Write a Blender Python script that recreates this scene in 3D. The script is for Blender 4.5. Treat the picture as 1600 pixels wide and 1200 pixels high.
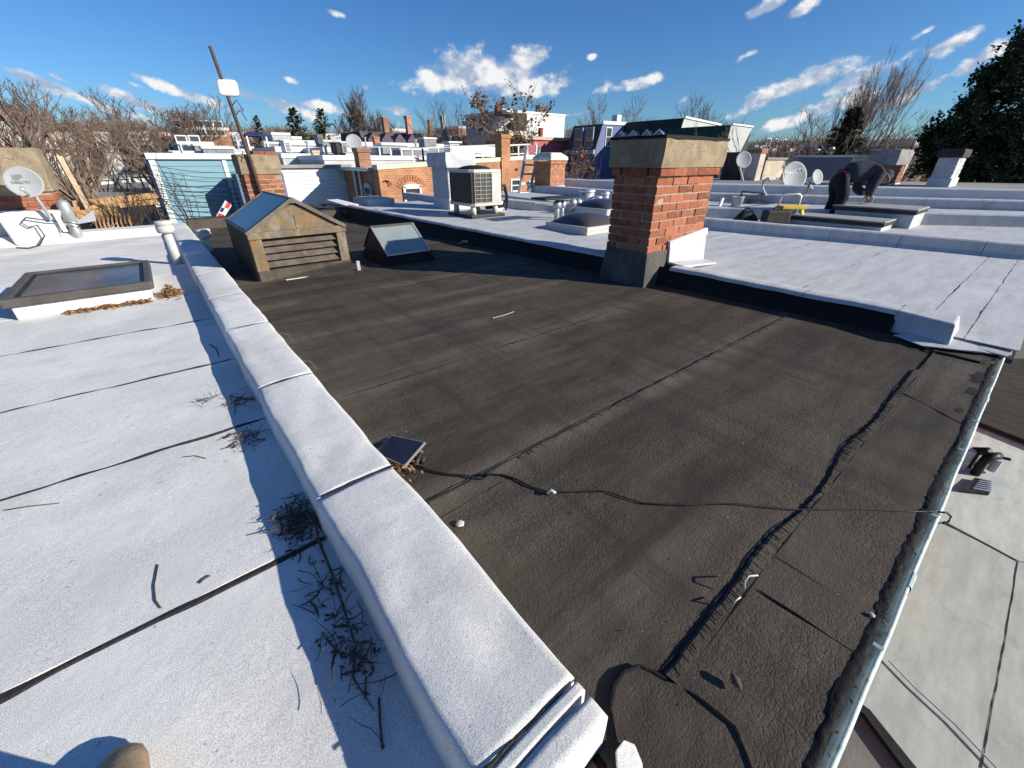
import bpy, math, random
import numpy as np
from mathutils import Vector, Matrix, noise as mnoise
R = math.radians
random.seed(7)
rnd = random.uniform

for o in list(bpy.data.objects):
    bpy.data.objects.remove(o, do_unlink=True)
S = bpy.context.scene
C = S.collection

# ------------------------------------------------------------------ camera
H = 1.05
FPX, PITCH, YAW = 641.0, R(28.54), R(39.09)
cam_d = bpy.data.cameras.new('camera'); cam = bpy.data.objects.new('camera', cam_d); C.objects.link(cam)
cam.location = (0, 0, H)
cam.rotation_euler = (R(90) - PITCH, 0, -YAW)
cam_d.sensor_width = 36.0; cam_d.lens = 36.0 * FPX / 1600.0
cam_d.clip_start = 0.03; cam_d.clip_end = 3000
S.camera = cam

# ------------------------------------------------------------------ light
SUN_AZ, SUN_EL = R(145.0), R(22.5)
SUNV = Vector((math.sin(SUN_AZ) * math.cos(SUN_EL), math.cos(SUN_AZ) * math.cos(SUN_EL), math.sin(SUN_EL)))
sd = bpy.data.lights.new('sun', 'SUN'); sd.energy = 5.0; sd.angle = R(0.5); sd.color = (1.0, 0.945, 0.825)
sun = bpy.data.objects.new('sun', sd); C.objects.link(sun)
sun.rotation_euler = SUNV.to_track_quat('Z', 'Y').to_euler()
S.view_settings.view_transform = 'Standard'; S.view_settings.look = 'None'
S.view_settings.gamma = 1.0; S.view_settings.use_curve_mapping = False
S.view_settings.exposure = 0.48

F_ = Vector((math.sin(YAW) * math.cos(PITCH), math.cos(YAW) * math.cos(PITCH), -math.sin(PITCH)))
R_ = Vector((math.cos(YAW), -math.sin(YAW), 0)); U_ = R_.cross(F_)

# measuring helpers: a point of the place from its bearing
def ray(px, py): return F_ + R_ * ((px - 800) / FPX) + U_ * ((600 - py) / FPX)
def at(px, py, z=0.0, s=0.0):
    r = ray(px, py); t = (z - H) / (r.z - s * r.y); p = r * t
    return Vector((p.x, p.y, p.z + H))
def aty(px, py, y): r = ray(px, py); return r * (y / r.y) + Vector((0, 0, H))
def atx(px, py, x): r = ray(px, py); return r * (x / r.x) + Vector((0, 0, H))
def atd(px, py, d): r = ray(px, py); return r * (d / math.hypot(r.x, r.y)) + Vector((0, 0, H))
def proj(P):
    d = Vector(P) - Vector((0, 0, H)); z = d.dot(F_)
    return 800 + FPX * d.dot(R_) / z, 600 - FPX * d.dot(U_) / z
def hz(P, py):
    """height above the ground point P that is seen at image row py"""
    d0 = math.hypot(P[0], P[1]); lo, hi = -1.5 * d0, H + 1.2 * d0
    for _ in range(50):
        m = (lo + hi) / 2
        if proj((P[0], P[1], m))[1] > py: lo = m
        else: hi = m
    return (lo + hi) / 2

# ------------------------------------------------------------------ sky
W = bpy.data.worlds.new('World'); S.world = W; W.use_nodes = True
nt = W.node_tree; nt.nodes.clear()
def N(t, **k):
    n = nt.nodes.new(t)
    for a, b in k.items(): setattr(n, a, b)
    return n
def L(a, b): nt.links.new(a, b)
def mth(op, a, b=None, c=None, clamp=False):
    n = N('ShaderNodeMath', operation=op, use_clamp=clamp)
    for i, v in enumerate((a, b, c)):
        if v is None: continue
        if isinstance(v, (int, float)): n.inputs[i].default_value = v
        else: L(v, n.inputs[i])
    return n.outputs[0]
def vdot(a, vec):
    n = N('ShaderNodeVectorMath', operation='DOT_PRODUCT'); L(a, n.inputs[0]); n.inputs[1].default_value = vec
    return n.outputs['Value']
sky = N('ShaderNodeTexSky', sky_type='NISHITA', sun_disc=False)
sky.sun_elevation = SUN_EL; sky.sun_rotation = SUN_AZ
sky.altitude = 50; sky.air_density = 1.0; sky.dust_density = 0.45; sky.ozone_density = 1.6
hs = N('ShaderNodeHueSaturation'); hs.inputs['Saturation'].default_value = 1.15; hs.inputs['Value'].default_value = 1.16
L(sky.outputs[0], hs.inputs['Color'])
tc = N('ShaderNodeTexCoord'); D = tc.outputs['Generated']
# cloud field: noise in the direction vector (squashed in height so that clouds lie flat) and a list of cloud banks
mp = N('ShaderNodeMapping'); mp.inputs['Scale'].default_value = (1, 1, 1.5); L(D, mp.inputs[0])
def nz(vec, scale, detail=7, rough=.58, dist=0.0):
    n = N('ShaderNodeTexNoise'); n.inputs['Scale'].default_value = scale; n.inputs['Detail'].default_value = detail
    n.inputs['Roughness'].default_value = rough; n.inputs['Distortion'].default_value = dist; L(vec, n.inputs['Vector'])
    return n.outputs['Fac']
n1 = nz(mp.outputs[0], 19, 8, .57)
sh = N('ShaderNodeVectorMath', operation='ADD'); L(mp.outputs[0], sh.inputs[0]); sh.inputs[1].default_value = (0.010, -0.012, 0.035)
n2 = nz(sh.outputs[0], 19, 5, .57)
BANKS = [  # px, py, half width, half height (image pixels), weight
    (770,118,125,38,1.0),(825,92,42,26,.95),(720,108,50,30,.9),(880,128,40,18,.7),(690,125,45,22,.8),
    (1000,130,52,14,.85),(925,88,12,9,.55),(940,140,22,10,.5),(1065,158,14,9,.6),
    (1190,15,36,16,.9),(1253,14,26,14,.85),(1165,88,26,10,.5),(1490,68,45,18,.75),(1545,85,32,20,.75),(1445,50,30,10,.55),
    (1270,125,75,22,.9),(1345,122,70,20,.85),(1190,155,60,22,.75),(1300,165,100,20,.75),(1420,150,60,18,.7),(1460,130,30,14,.6),(1510,105,30,22,.7),
    (1150,178,40,14,.6),(527,22,28,12,.42),(455,125,20,9,.5),(572,138,14,14,.5),(90,122,35,7,.45),
    (120,150,150,14,.75),(230,165,120,16,.7),(300,150,90,13,.75),(420,158,110,17,.75),(520,170,110,14,.7),(620,172,90,12,.55),(40,142,60,10,.6),(210,132,28,7,.45),
    (1250,185,170,16,.6),(900,178,120,10,.35)]
best = None
for px, py, rx, ry, w in BANKS:
    c = ray(px, py).normalized()
    t = (ray(px + rx, py).normalized() - c); u = (ray(px, py - ry).normalized() - c)
    a = vdot(D, tuple(t / t.length_squared)); a = mth('SUBTRACT', a, c.dot(t) / t.length_squared)
    b = vdot(D, tuple(u / u.length_squared)); b = mth('SUBTRACT', b, c.dot(u) / u.length_squared)
    cx = N('ShaderNodeCombineXYZ'); L(a, cx.inputs[0]); L(b, cx.inputs[1])
    ln = N('ShaderNodeVectorMath', operation='LENGTH'); L(cx.outputs[0], ln.inputs[0])
    v = mth('MULTIPLY_ADD', ln.outputs['Value'], -1.0, w+.12)
    best = v if best is None else mth('MAXIMUM', best, v)
# elsewhere, out of view, fair-weather cloud is thinned to keep shadows dark and blue
sx = N('ShaderNodeSeparateXYZ'); L(D, sx.inputs[0])
away = vdot(D, tuple(Vector((F_.x, F_.y, 0)).normalized()))
rest = mth('MULTIPLY', mth('SUBTRACT', nz(mp.outputs[0], 3.2, 3), .60), 2.6)
ar = N('ShaderNodeMapRange', interpolation_type='SMOOTHSTEP'); L(away, ar.inputs['Value']); ar.inputs['From Min'].default_value = .15; ar.inputs['From Max'].default_value = .5; ar.inputs['To Max'].default_value = 3.0
rest = mth('SUBTRACT', rest, ar.outputs[0])
best = mth('MAXIMUM', best, rest); best = mth('MAXIMUM', best, -1.2)
dens = mth('ADD', mth('MULTIPLY', best, 1.5), mth('MULTIPLY', mth('SUBTRACT', n1, .51), 3.6))
mr = N('ShaderNodeMapRange', interpolation_type='SMOOTHSTEP'); L(dens, mr.inputs['Value'])
mr.inputs['From Min'].default_value = .03; mr.inputs['From Max'].default_value = .90; mr.inputs['To Max'].default_value = .93
up = mth('GREATER_THAN', sx.outputs['Z'], 0.0)
mask = mth('MULTIPLY', mr.outputs[0], up)
lit = mth('MULTIPLY_ADD', mth('SUBTRACT', n1, n2), 5.0, .42, clamp=True)
cr = N('ShaderNodeMix', data_type='RGBA'); L(lit, cr.inputs['Factor'])
cr.inputs['A'].default_value = (5.6, 6.9, 9.2, 1); cr.inputs['B'].default_value = (14.0, 13.8, 13.6, 1)
mx = N('ShaderNodeMix', data_type='RGBA'); L(mask, mx.inputs['Factor']); tint = N('ShaderNodeMix', data_type='RGBA', blend_type='MULTIPLY'); tint.inputs['Factor'].default_value = 1.0; tint.inputs['B'].default_value = (0.60, 1.00, 1.55, 1)
L(hs.outputs[0], tint.inputs['A']); L(tint.outputs['Result'], mx.inputs['A']); L(cr.outputs['Result'], mx.inputs['B'])
bg = N('ShaderNodeBackground'); bg.inputs['Strength'].default_value = 0.05; L(mx.outputs['Result'], bg.inputs['Color'])
wo = N('ShaderNodeOutputWorld'); L(bg.outputs[0], wo.inputs[0])

# ------------------------------------------------------------------ object helpers
ORG = {}
def org(o): return ORG.get(o.name, Vector((0, 0, 0))) if o else Vector((0, 0, 0))
def thing(name, label, cat, loc=(0, 0, 0), group=None):
    o = bpy.data.objects.new(name, None); C.objects.link(o); o.location = loc; o.empty_display_size = .1
    o['label'] = label; o['category'] = cat
    if group: o['group'] = group
    ORG[o.name] = Vector(loc); return o
class MB:
    def __init__(s): s.v = []; s.f = []
    def add(s, vs, fs):
        b = len(s.v); s.v += [tuple(p) for p in vs]; s.f += [tuple(i + b for i in f) for f in fs]; return s
    def hexa(s, p):   # 8 points: bottom ring then top ring
        return s.add(p, [(3,2,1,0),(4,5,6,7),(0,1,5,4),(1,2,6,5),(2,3,7,6),(3,0,4,7)])
    def box(s, x0, x1, y0, y1, z0, z1):
        return s.hexa([(x0,y0,z0),(x1,y0,z0),(x1,y1,z0),(x0,y1,z0),(x0,y0,z1),(x1,y0,z1),(x1,y1,z1),(x0,y1,z1)])
    def obox(s, c, sx, sy, sz, m=None):
        m = m or Matrix.Identity(3); c = Vector(c)
        P = [c + m @ Vector((a*sx/2, b*sy/2, d*sz/2)) for d in (-1,1) for a,b in ((-1,-1),(1,-1),(1,1),(-1,1))]
        return s.hexa(P)
    def frus(s, x0, x1, y0, y1, z0, z1, k):   # box whose top is inset (k>0) or flared (k<0)
        return s.hexa([(x0,y0,z0),(x1,y0,z0),(x1,y1,z0),(x0,y1,z0),(x0+k,y0+k,z1),(x1-k,y0+k,z1),(x1-k,y1-k,z1),(x0+k,y1-k,z1)])
    def bar(s, a, b, w, h=None):
        a, b = Vector(a), Vector(b); h = h or w; d = (b - a)
        n = d.normalized(); up = Vector((0,0,1)) if abs(n.z) < .95 else Vector((0,1,0))
        x = n.cross(up).normalized(); y = x.cross(n)
        P = [q + x*i*w/2 + y*j*h/2 for q in (a, b) for i, j in ((-1,-1),(1,-1),(1,1),(-1,1))]
        return s.hexa(P)
    def tube(s, pts, r, n=6, cap=True):
        pts = [Vector(p) for p in pts]; rs = r if isinstance(r, (list, tuple)) else [r]*len(pts)
        ref = None; rings = []
        for i, p in enumerate(pts):
            d = (pts[min(i+1, len(pts)-1)] - pts[max(i-1, 0)])
            d = d.normalized() if d.length > 1e-9 else Vector((0,0,1))
            if ref is None: ref = d.orthogonal().normalized()
            ref = (ref - d*ref.dot(d)); ref = ref.normalized() if ref.length > 1e-6 else d.orthogonal().normalized()
            q = d.cross(ref)
            rings.append([p + (ref*math.cos(2*math.pi*k/n) + q*math.sin(2*math.pi*k/n))*rs[i] for k in range(n)])
        vs = [v for g in rings for v in g]; fs = []
        for i in range(len(rings)-1):
            for k in range(n):
                fs.append((i*n+k, i*n+(k+1)%n, (i+1)*n+(k+1)%n, (i+1)*n+k))
        if cap: fs += [tuple(range(n-1,-1,-1)), tuple((len(rings)-1)*n+k for k in range(n))]
        return s.add(vs, fs)
    def cyl(s, c, r, h, n=16, r2=None):
        c = Vector(c); return s.tube([c, c+Vector((0,0,h))], [r, r if r2 is None else r2], n)
    def lathe(s, c, prof, n=20, m=None):
        c = Vector(c); m = m or Matrix.Identity(3); vs = []; fs = []
        for r, z in prof:
            for k in range(n): vs.append(c + m @ Vector((r*math.cos(2*math.pi*k/n), r*math.sin(2*math.pi*k/n), z)))
        for i in range(len(prof)-1):
            for k in range(n): fs.append((i*n+k, i*n+(k+1)%n, (i+1)*n+(k+1)%n, (i+1)*n+k))
        return s.add(vs, fs)
    def prism(s, poly, ext):   # polygon of 3-D points swept by ext
        n = len(poly); P = [Vector(p) for p in poly]; e = Vector(ext)
        return s.add(P + [p + e for p in P], [tuple(range(n-1,-1,-1)), tuple(range(n, 2*n))] + [(i,(i+1)%n,n+(i+1)%n,n+i) for i in range(n)])
    def grid(s, fn, nu, nv):
        vs = [fn(i/nu, j/nv) for j in range(nv+1) for i in range(nu+1)]
        fs = [(j*(nu+1)+i, j*(nu+1)+i+1, (j+1)*(nu+1)+i+1, (j+1)*(nu+1)+i) for j in range(nv) for i in range(nu)]
        return s.add(vs, fs)
    def mesh(s, name, mat, o=Vector((0,0,0)), smooth=False):
        me = bpy.data.meshes.new(name)
        me.from_pydata([tuple(Vector(p)-o) for p in s.v], [], s.f)
        me.materials.append(mat)
        if smooth: me.shade_smooth()
        me.update(); return me
    def part(s, name, mat, parent, smooth=False, bevel=0, label=None, stuff=False, fixn=True):
        o = org(parent); me = s.mesh(name, mat, o, smooth)
        if fixn: fix(me)
        ob = bpy.data.objects.new(name, me); C.objects.link(ob); ob.parent = parent; ORG[ob.name] = o
        fin(ob, bevel, smooth)
        if label: ob['label'] = label
        if stuff: ob['kind'] = 'stuff'
        return ob
    def solo(s, name, mat, label=None, cat=None, group=None, kind=None, smooth=False, bevel=0, fixn=True):
        a = np.array(s.v); o = Vector(((a[:,0].min()+a[:,0].max())/2, (a[:,1].min()+a[:,1].max())/2, a[:,2].min()))
        me = s.mesh(name, mat, o, smooth)
        if fixn: fix(me)
        ob = bpy.data.objects.new(name, me); C.objects.link(ob); ob.location = o; ORG[ob.name] = o
        fin(ob, bevel, smooth)
        if label: ob['label'] = label
        if cat: ob['category'] = cat
        if group: ob['group'] = group
        if kind: ob['kind'] = kind
        return ob
import bmesh
def fix(me):
    bm = bmesh.new(); bm.from_mesh(me); bmesh.ops.recalc_face_normals(bm, faces=bm.faces); bm.to_mesh(me); bm.free()
def fin(ob, bevel, smooth):
    if bevel:
        m = ob.modifiers.new('bevel', 'BEVEL'); m.width = bevel; m.segments = 2; m.limit_method = 'ANGLE'; m.angle_limit = R(35)
def inst(name, me, loc, parent, rot=(0,0,0), label=None):
    ob = bpy.data.objects.new(name, me); C.objects.link(ob); ob.parent = parent
    ob.location = Vector(loc) - org(parent); ob.rotation_euler = rot
    if label: ob['label'] = label
    return ob
def text_part(name, txt, mat, parent, loc, rot, size, extrude=.0008):
    cu = bpy.data.curves.new(name, 'FONT'); cu.body = txt; cu.size = size; cu.extrude = extrude; cu.align_x = 'CENTER'; cu.align_y = 'CENTER'
    t = bpy.data.objects.new(name + '_src', cu); C.objects.link(t)
    dg = bpy.context.evaluated_depsgraph_get(); me = bpy.data.meshes.new_from_object(t.evaluated_get(dg))
    bpy.data.objects.remove(t, do_unlink=True)
    me.materials.clear(); me.materials.append(mat); me.name = name
    ob = bpy.data.objects.new(name, me); C.objects.link(ob); ob.parent = parent
    ob.matrix_local = Matrix.Translation(Vector(loc) - org(parent)) @ rot.to_4x4()
    return ob

# ------------------------------------------------------------------ materials
MATS = {}
class MT:
    def __init__(s, name, rough=.85, spec=.25, metal=0.0):
        m = bpy.data.materials.new(name); m.use_nodes = True; s.m = m; s.t = m.node_tree
        s.b = s.t.nodes['Principled BSDF']; s.b.inputs['Roughness'].default_value = rough
        s.b.inputs['Specular IOR Level'].default_value = spec; s.b.inputs['Metallic'].default_value = metal
        s.co = s.n('ShaderNodeTexCoord').outputs['Object']; s.h = None
    def n(s, t, **k):
        q = s.t.nodes.new(t)
        for a, b in k.items(): setattr(q, a, b)
        return q
    def l(s, a, b): s.t.links.new(a, b)
    def set(s, sock, v):
        if hasattr(v, 'links'): s.l(v, sock)
        elif isinstance(v, (tuple, list)): sock.default_value = (*v, 1) if len(v) == 3 and len(sock.default_value) == 4 else v
        else: sock.default_value = v
    def map(s, sc, rot=(0,0,0)):
        q = s.n('ShaderNodeMapping'); q.inputs['Scale'].default_value = sc; q.inputs['Rotation'].default_value = rot; s.l(s.co, q.inputs[0]); return q.outputs[0]
    def noise(s, sc, det=4, rough=.55, vec=None, dist=0):
        q = s.n('ShaderNodeTexNoise'); q.inputs['Scale'].default_value = sc; q.inputs['Detail'].default_value = det
        q.inputs['Roughness'].default_value = rough; q.inputs['Distortion'].default_value = dist; s.l(vec if vec else s.co, q.inputs['Vector']); return q.outputs['Fac']
    def vor(s, sc, feat='DISTANCE_TO_EDGE', vec=None, rnd=1):
        q = s.n('ShaderNodeTexVoronoi', feature=feat); q.inputs['Scale'].default_value = sc; q.inputs['Randomness'].default_value = rnd
        s.l(vec if vec else s.co, q.inputs['Vector']); return q.outputs[0]
    def math(s, op, a, b=0.0, c=None, clamp=False):
        q = s.n('ShaderNodeMath', operation=op, use_clamp=clamp); s.set(q.inputs[0], a); s.set(q.inputs[1], b)
        if c is not None: s.set(q.inputs[2], c)
        return q.outputs[0]
    def rng(s, v, a, b, c=0.0, d=1.0, smooth=True):
        q = s.n('ShaderNodeMapRange'); q.interpolation_type = 'SMOOTHSTEP' if smooth else 'LINEAR'
        s.l(v, q.inputs['Value'])
        for nm, x in (('From Min', a), ('From Max', b), ('To Min', c), ('To Max', d)): q.inputs[nm].default_value = x
        return q.outputs[0]
    def mix(s, f, a, b, mode='MIX'):
        q = s.n('ShaderNodeMix', data_type='RGBA', blend_type=mode); s.set(q.inputs['Factor'], f); s.set(q.inputs['A'], a); s.set(q.inputs['B'], b); return q.outputs['Result']
    def col(s, v): s.set(s.b.inputs['Base Color'], v); return s
    def bump(s, v, st=.3, dist=.01):
        q = s.n('ShaderNodeBump'); q.inputs['Strength'].default_value = st; q.inputs['Distance'].default_value = dist; s.l(v, q.inputs['Height'])
        if s.h: s.l(s.h, q.inputs['Normal'])
        s.h = q.outputs[0]; s.l(s.h, s.b.inputs['Normal']); return s
    def rand(s): return s.n('ShaderNodeObjectInfo').outputs['Random']
    def sep(s):
        q = s.n('ShaderNodeSeparateXYZ'); s.l(s.co, q.inputs[0]); return q.outputs
def c3(c, k): return tuple(min(1, x*k) for x in c)
def plain(name, col, rough=.8, var=.2, sc=3.0, bump=.15, bsc=60, spec=.25, metal=0.0, dirt=None, dirtamt=.5, rv=0.0):
    if name in MATS: return MATS[name]
    t = MT(name, rough, spec, metal)
    f = t.rng(t.noise(sc, 6, .62), .3, .7)
    c = t.mix(f, c3(col, 1-var), c3(col, 1+var))
    if dirt:
        g = t.rng(t.noise(sc*2.3, 7, .7), .52, .72, 0, dirtamt); c = t.mix(g, c, dirt)
    if rv:
        r = t.math('MULTIPLY_ADD', t.rand(), 2*rv, 1-rv)
        q = t.n('ShaderNodeVectorMath', operation='SCALE'); t.l(c, q.inputs[0]); t.l(r, q.inputs['Scale']); c = q.outputs[0]
    t.col(c)
    if bump: t.bump(t.noise(bsc, 4), bump, .01)
    MATS[name] = t.m; return t.m

def granule():
    t = MT('white_granules', .95, .1)
    g = t.noise(470, 2, .7)
    f = t.rng(g, .33, .62)
    c = t.mix(f, (.50,.495,.48), (.92,.90,.855))
    big = t.rng(t.noise(1.6, 5, .6), .3, .75, .80, 1.04)
    q = t.n('ShaderNodeVectorMath', operation='SCALE'); t.l(c, q.inputs[0]); t.l(big, q.inputs['Scale'])
    sp = t.rng(t.noise(55, 2, .5), .72, .76, 0, .55)
    stn = t.rng(t.noise(2.6, 7, .68, t.map((.7,1.3,1))), .50, .78, 0, .42); c2 = t.mix(stn, q.outputs[0], (.42,.40,.37))
    drp = t.rng(t.noise(13, 5, .6), .66, .80, 0, .3); c2 = t.mix(drp, c2, (.36,.34,.32))
    t.col(t.mix(sp, c2, (.12,.11,.11)))
    t.bump(g, .40, .003); t.bump(t.noise(9, 4, .6), .18, .02)
    return t.m
def membrane(name, col, line=.0):
    t = MT(name, .75, .2)
    v = t.map((1,1,1))
    st = t.noise(3, 6, .65, t.map((.6, 3.0, 1)))
    f = t.rng(st, .3, .7)
    c = t.mix(f, c3(col, .84), c3(col, 1.06))
    d = t.rng(t.noise(5, 7, .72), .54, .74, 0, .5)
    c = t.mix(d, c, c3(col, .55))
    t.col(c); t.bump(t.noise(140, 3), .25, .004); t.bump(t.noise(3.2, 4), .3, .03)
    return t.m
def felt():
    t = MT('black_felt', .8, .14)
    st = t.noise(2.2, 6, .66, t.map((.55, 2.4, 1), (0,0,R(12))))
    f = t.rng(st, .28, .74)
    c = t.mix(f, (.044,.036,.028), (.110,.090,.068))
    brn = t.rng(t.noise(1.3, 5, .6), .5, .75, 0, .55); c = t.mix(brn, c, (.118,.088,.062))
    drk = t.rng(t.noise(4.5, 6, .7), .6, .78, 0, .6); c = t.mix(drk, c, (.042,.038,.034))
    wv = t.n('ShaderNodeVectorMath', operation='ADD')
    nn = t.n('ShaderNodeTexNoise'); nn.inputs['Scale'].default_value = 14; t.l(t.co, nn.inputs['Vector'])
    sc = t.n('ShaderNodeVectorMath', operation='SCALE'); t.l(nn.outputs['Color'], sc.inputs[0]); sc.inputs['Scale'].default_value = .05
    t.l(t.map((1, 1.25, 1)), wv.inputs[0]); t.l(sc.outputs[0], wv.inputs[1])
    e = t.rng(t.vor(52, vec=wv.outputs[0]), 0, .16)
    e2 = t.rng(t.vor(120, vec=wv.outputs[0]), 0, .2)
    amt = t.rng(t.noise(1.7, 4, .6), .34, .60, .15, 1)
    crack = t.math('MULTIPLY', t.math('SUBTRACT', 1.0, e), amt)
    c = t.mix(t.math('MULTIPLY', crack, .46), c, (.026,.024,.022))
    dust = t.rng(t.noise(1.0, 5, .62, t.map((.22, 5.2, 1), (0,0,R(-3)))), .52, .74, 0, .55); c = t.mix(dust, c, (.150,.128,.104))
    yy_ = t.sep()[1]; band = None
    for ys_ in (1.0, 1.92, 2.85, 3.75, 4.7):
        e_ = t.rng(t.math('ABSOLUTE', t.math('SUBTRACT', yy_, ys_-4.3)), .0, .13, 1, 0); band = e_ if band is None else t.math('MAXIMUM', band, e_)
    c = t.mix(t.math('MULTIPLY', band, t.rng(t.noise(3.3, 5, .6), .35, .65, .25, .8)), c, (.150,.124,.096))
    brush = t.rng(t.noise(1.0, 5, .65, t.map((7.5, .45, 1), (0,0,R(4)))), .46, .68, 0, .62); c = t.mix(brush, c, (.042,.036,.030))
    wet = t.rng(t.noise(1.0, 6, .66, t.map((2.2, .7, 1), (0,0,R(20)))), .56, .76, 0, .5); c = t.mix(wet, c, (.040,.036,.033))
    t.col(c)
    hgt = t.math('ADD', t.math('MULTIPLY', crack, -1.0), t.math('MULTIPLY', e2, .25))
    t.bump(t.noise(5.5, 5, .6), .24, .03); t.bump(t.noise(190, 3, .6), .42, .004); t.bump(hgt, .30, .004)
    t.set(t.b.inputs['Roughness'], t.rng(t.noise(6, 4), .3, .7, .72, .95))
    return t.m
def tar():
    t = MT('black_tar', .75, .2); f = t.noise(14, 6, .7)
    t.col(t.mix(f, (.006,.006,.006), (.020,.018,.017))); t.bump(t.noise(38, 5, .7), .5, .012); return t.m
def rust():
    t = MT('rusty_sheet_metal', .62, .4, .25)
    a = t.rng(t.noise(5.5, 7, .68), .36, .62); b = t.rng(t.noise(11, 6, .7, t.map((1,1,.35))), .45, .68)
    c = t.mix(a, (.13,.115,.092), (.22,.135,.062)); c = t.mix(t.math('MULTIPLY', b, .7), c, (.27,.25,.205))
    d = t.rng(t.noise(23, 5, .7), .55, .7, 0, .75); c = t.mix(d, c, (.085,.05,.032))
    t.col(c); t.bump(t.noise(26, 6, .7), .35, .006); return t.m
def brickmat(name, c1, c2, mortar, bw=.21, bh=.07, axis='y', paint=None):
    t = MT(name, .9, .15)
    q = t.n('ShaderNodeTexBrick'); q.offset = .5
    s = t.sep(); cx = t.n('ShaderNodeCombineXYZ')
    # wall coordinate runs along the wall, whichever way it faces
    t.l(t.math('ADD', s[0], s[1]), cx.inputs[0]); t.l(s[2], cx.inputs[1]); t.l(cx.outputs[0], q.inputs['Vector'])
    q.inputs['Scale'].default_value = 1.0; q.inputs['Brick Width'].default_value = bw; q.inputs['Row Height'].default_value = bh
    q.inputs['Mortar Size'].default_value = .006; q.inputs['Mortar Smooth'].default_value = .2
    q.inputs['Color1'].default_value = (*c1, 1); q.inputs['Color2'].default_value = (*c2, 1); q.inputs['Mortar'].default_value = (*mortar, 1)
    c = q.outputs['Color']
    f = t.rng(t.noise(1.1, 6, .65), .35, .7, .75, 1.15)
    sc = t.n('ShaderNodeVectorMath', operation='SCALE'); t.l(c, sc.inputs[0]); t.l(f, sc.inputs['Scale']); c = sc.outputs[0]
    if paint: c = t.mix(t.rng(t.noise(2.5, 7, .7), .42, .6), c, paint)
    t.col(c); t.bump(q.outputs['Fac'], -.5, .01); return t.m
def glass(name, col=(.03,.04,.05), rough=.06):
    t = MT(name, rough, .6); f = t.noise(2.5, 5); t.col(t.mix(f, c3(col,.7), c3(col,1.4)))
    t.b.inputs['Coat Weight'].default_value = .3; t.b.inputs['Coat Roughness'].default_value = .05
    return t.m
def brick_obj():
    t = MT('chimney_brick', .92, .15)
    r = t.rand()
    c = t.mix(r, (.26,.080,.045), (.43,.150,.084))
    q = t.math('FRACT', t.math('MULTIPLY', r, 7.31)); c = t.mix(t.rng(q, .80, .98), c, (.20,.066,.042))
    c = t.mix(t.rng(t.noise(22, 6, .7), .46, .72, 0, .7), c, (.44,.235,.13))
    c = t.mix(t.rng(t.noise(48, 4, .7), .62, .74, 0, .6), c, (.11,.05,.035))
    soot = t.rng(t.noise(6.5, 6, .7), .54, .76, 0, .6); c = t.mix(soot, c, (.085,.045,.036))
    t.col(c); t.bump(t.noise(75, 5, .7), .7, .007); return t.m
def foliage(name, a, b):
    t = MT(name, .75, .2); t.col(t.mix(t.rng(t.noise(1.2, 5), .3, .7), a, b)); return t.m

def cement(name, col, dirt):
    t = MT(name, .95, .15); f = t.rng(t.noise(5, 6, .65), .3, .7); c = t.mix(f, c3(col, .78), c3(col, 1.2))
    d = t.rng(t.noise(1.0, 6, .7, t.map((9, 9, 1.3))), .52, .72, 0, .6); c = t.mix(d, c, dirt)
    e = t.rng(t.noise(16, 6, .75), .60, .74, 0, .7); c = t.mix(e, c, c3(dirt, .6)); v = t.rng(t.vor(7, vec=t.map((1,1,1))), 0, .02, .5, 0); c = t.mix(v, c, c3(dirt, .4))
    t.col(c); t.bump(t.noise(55, 5, .7), .5, .01); t.bump(t.noise(9, 5), .4, .02); MATS[name] = t.m; return t.m
GRAN = granule(); FELT = felt(); TAR = tar(); RUST = rust()
MEMB = membrane('white_membrane', (.50,.50,.505)); MEMG = membrane('grey_membrane', (.425,.455,.415))
WPAINT = plain('white_paint', (.66,.66,.65), .6, .08, 2, .08, 40, dirt=(.45,.43,.40), dirtamt=.35)
WCOAT = plain('white_roof_coating', (.58,.58,.585), .8, .07, 4, .3, 30, dirt=(.40,.38,.36), dirtamt=.4)
SEAM = plain('seam_bitumen', (.03,.029,.029), .7, .3, 9, .5, 60)
CEM = cement('cement_render', (.30,.235,.155), (.175,.135,.09))
CEMG = plain('grey_cement', (.27,.26,.245), .95, .2, 7, .6, 60, dirt=(.12,.115,.11), dirtamt=.6)
MORT = plain('mortar', (.36,.29,.215), .95, .2, 14, .6, 70, dirt=(.25,.21,.17), dirtamt=.5)
BRICK = brick_obj()
GALV = plain('galvanised_metal', (.42,.44,.45), .48, .18, 8, .05, 40, .5, .55)
ALU = plain('aluminium', (.62,.62,.61), .4, .1, 8, 0, 40, .5, .7)
DARKM = plain('dark_metal', (.035,.034,.033), .5, .3, 8, .1)
BROWNM = plain('brown_frame', (.085,.075,.066), .5, .2, 8, .1)
BLACKP = plain('black_plastic', (.018,.018,.02), .5, .3, 8, .05)
GLASS = glass('dark_glass'); SKYG = glass('skylight_glass', (.10,.115,.12), .12)
PANE = glass('window_pane', (.05,.06,.07), .08)
DUSTG = glass('dusty_glass', (.22,.26,.26), .3)
WOODO = plain('orange_timber', (.46,.27,.12), .8, .25, 6, .3, 60)
WOODG = plain('grey_timber', (.20,.165,.13), .9, .3, 6, .5, 60)
SHADEFELT = plain('shade_and_felt_dark', (.033,.028,.024), .85, .3, 4, .4, 50)  # near-black for the shaded low roof strips and the felt offcuts
MINT = plain('mint_paint', (.56,.63,.585), .6, .15, 9, .2, 40, dirt=(.24,.235,.20), dirtamt=.85)
DISH = plain('dish_grey', (.33,.34,.345), .6, .06, 5, .05, 40)
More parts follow.
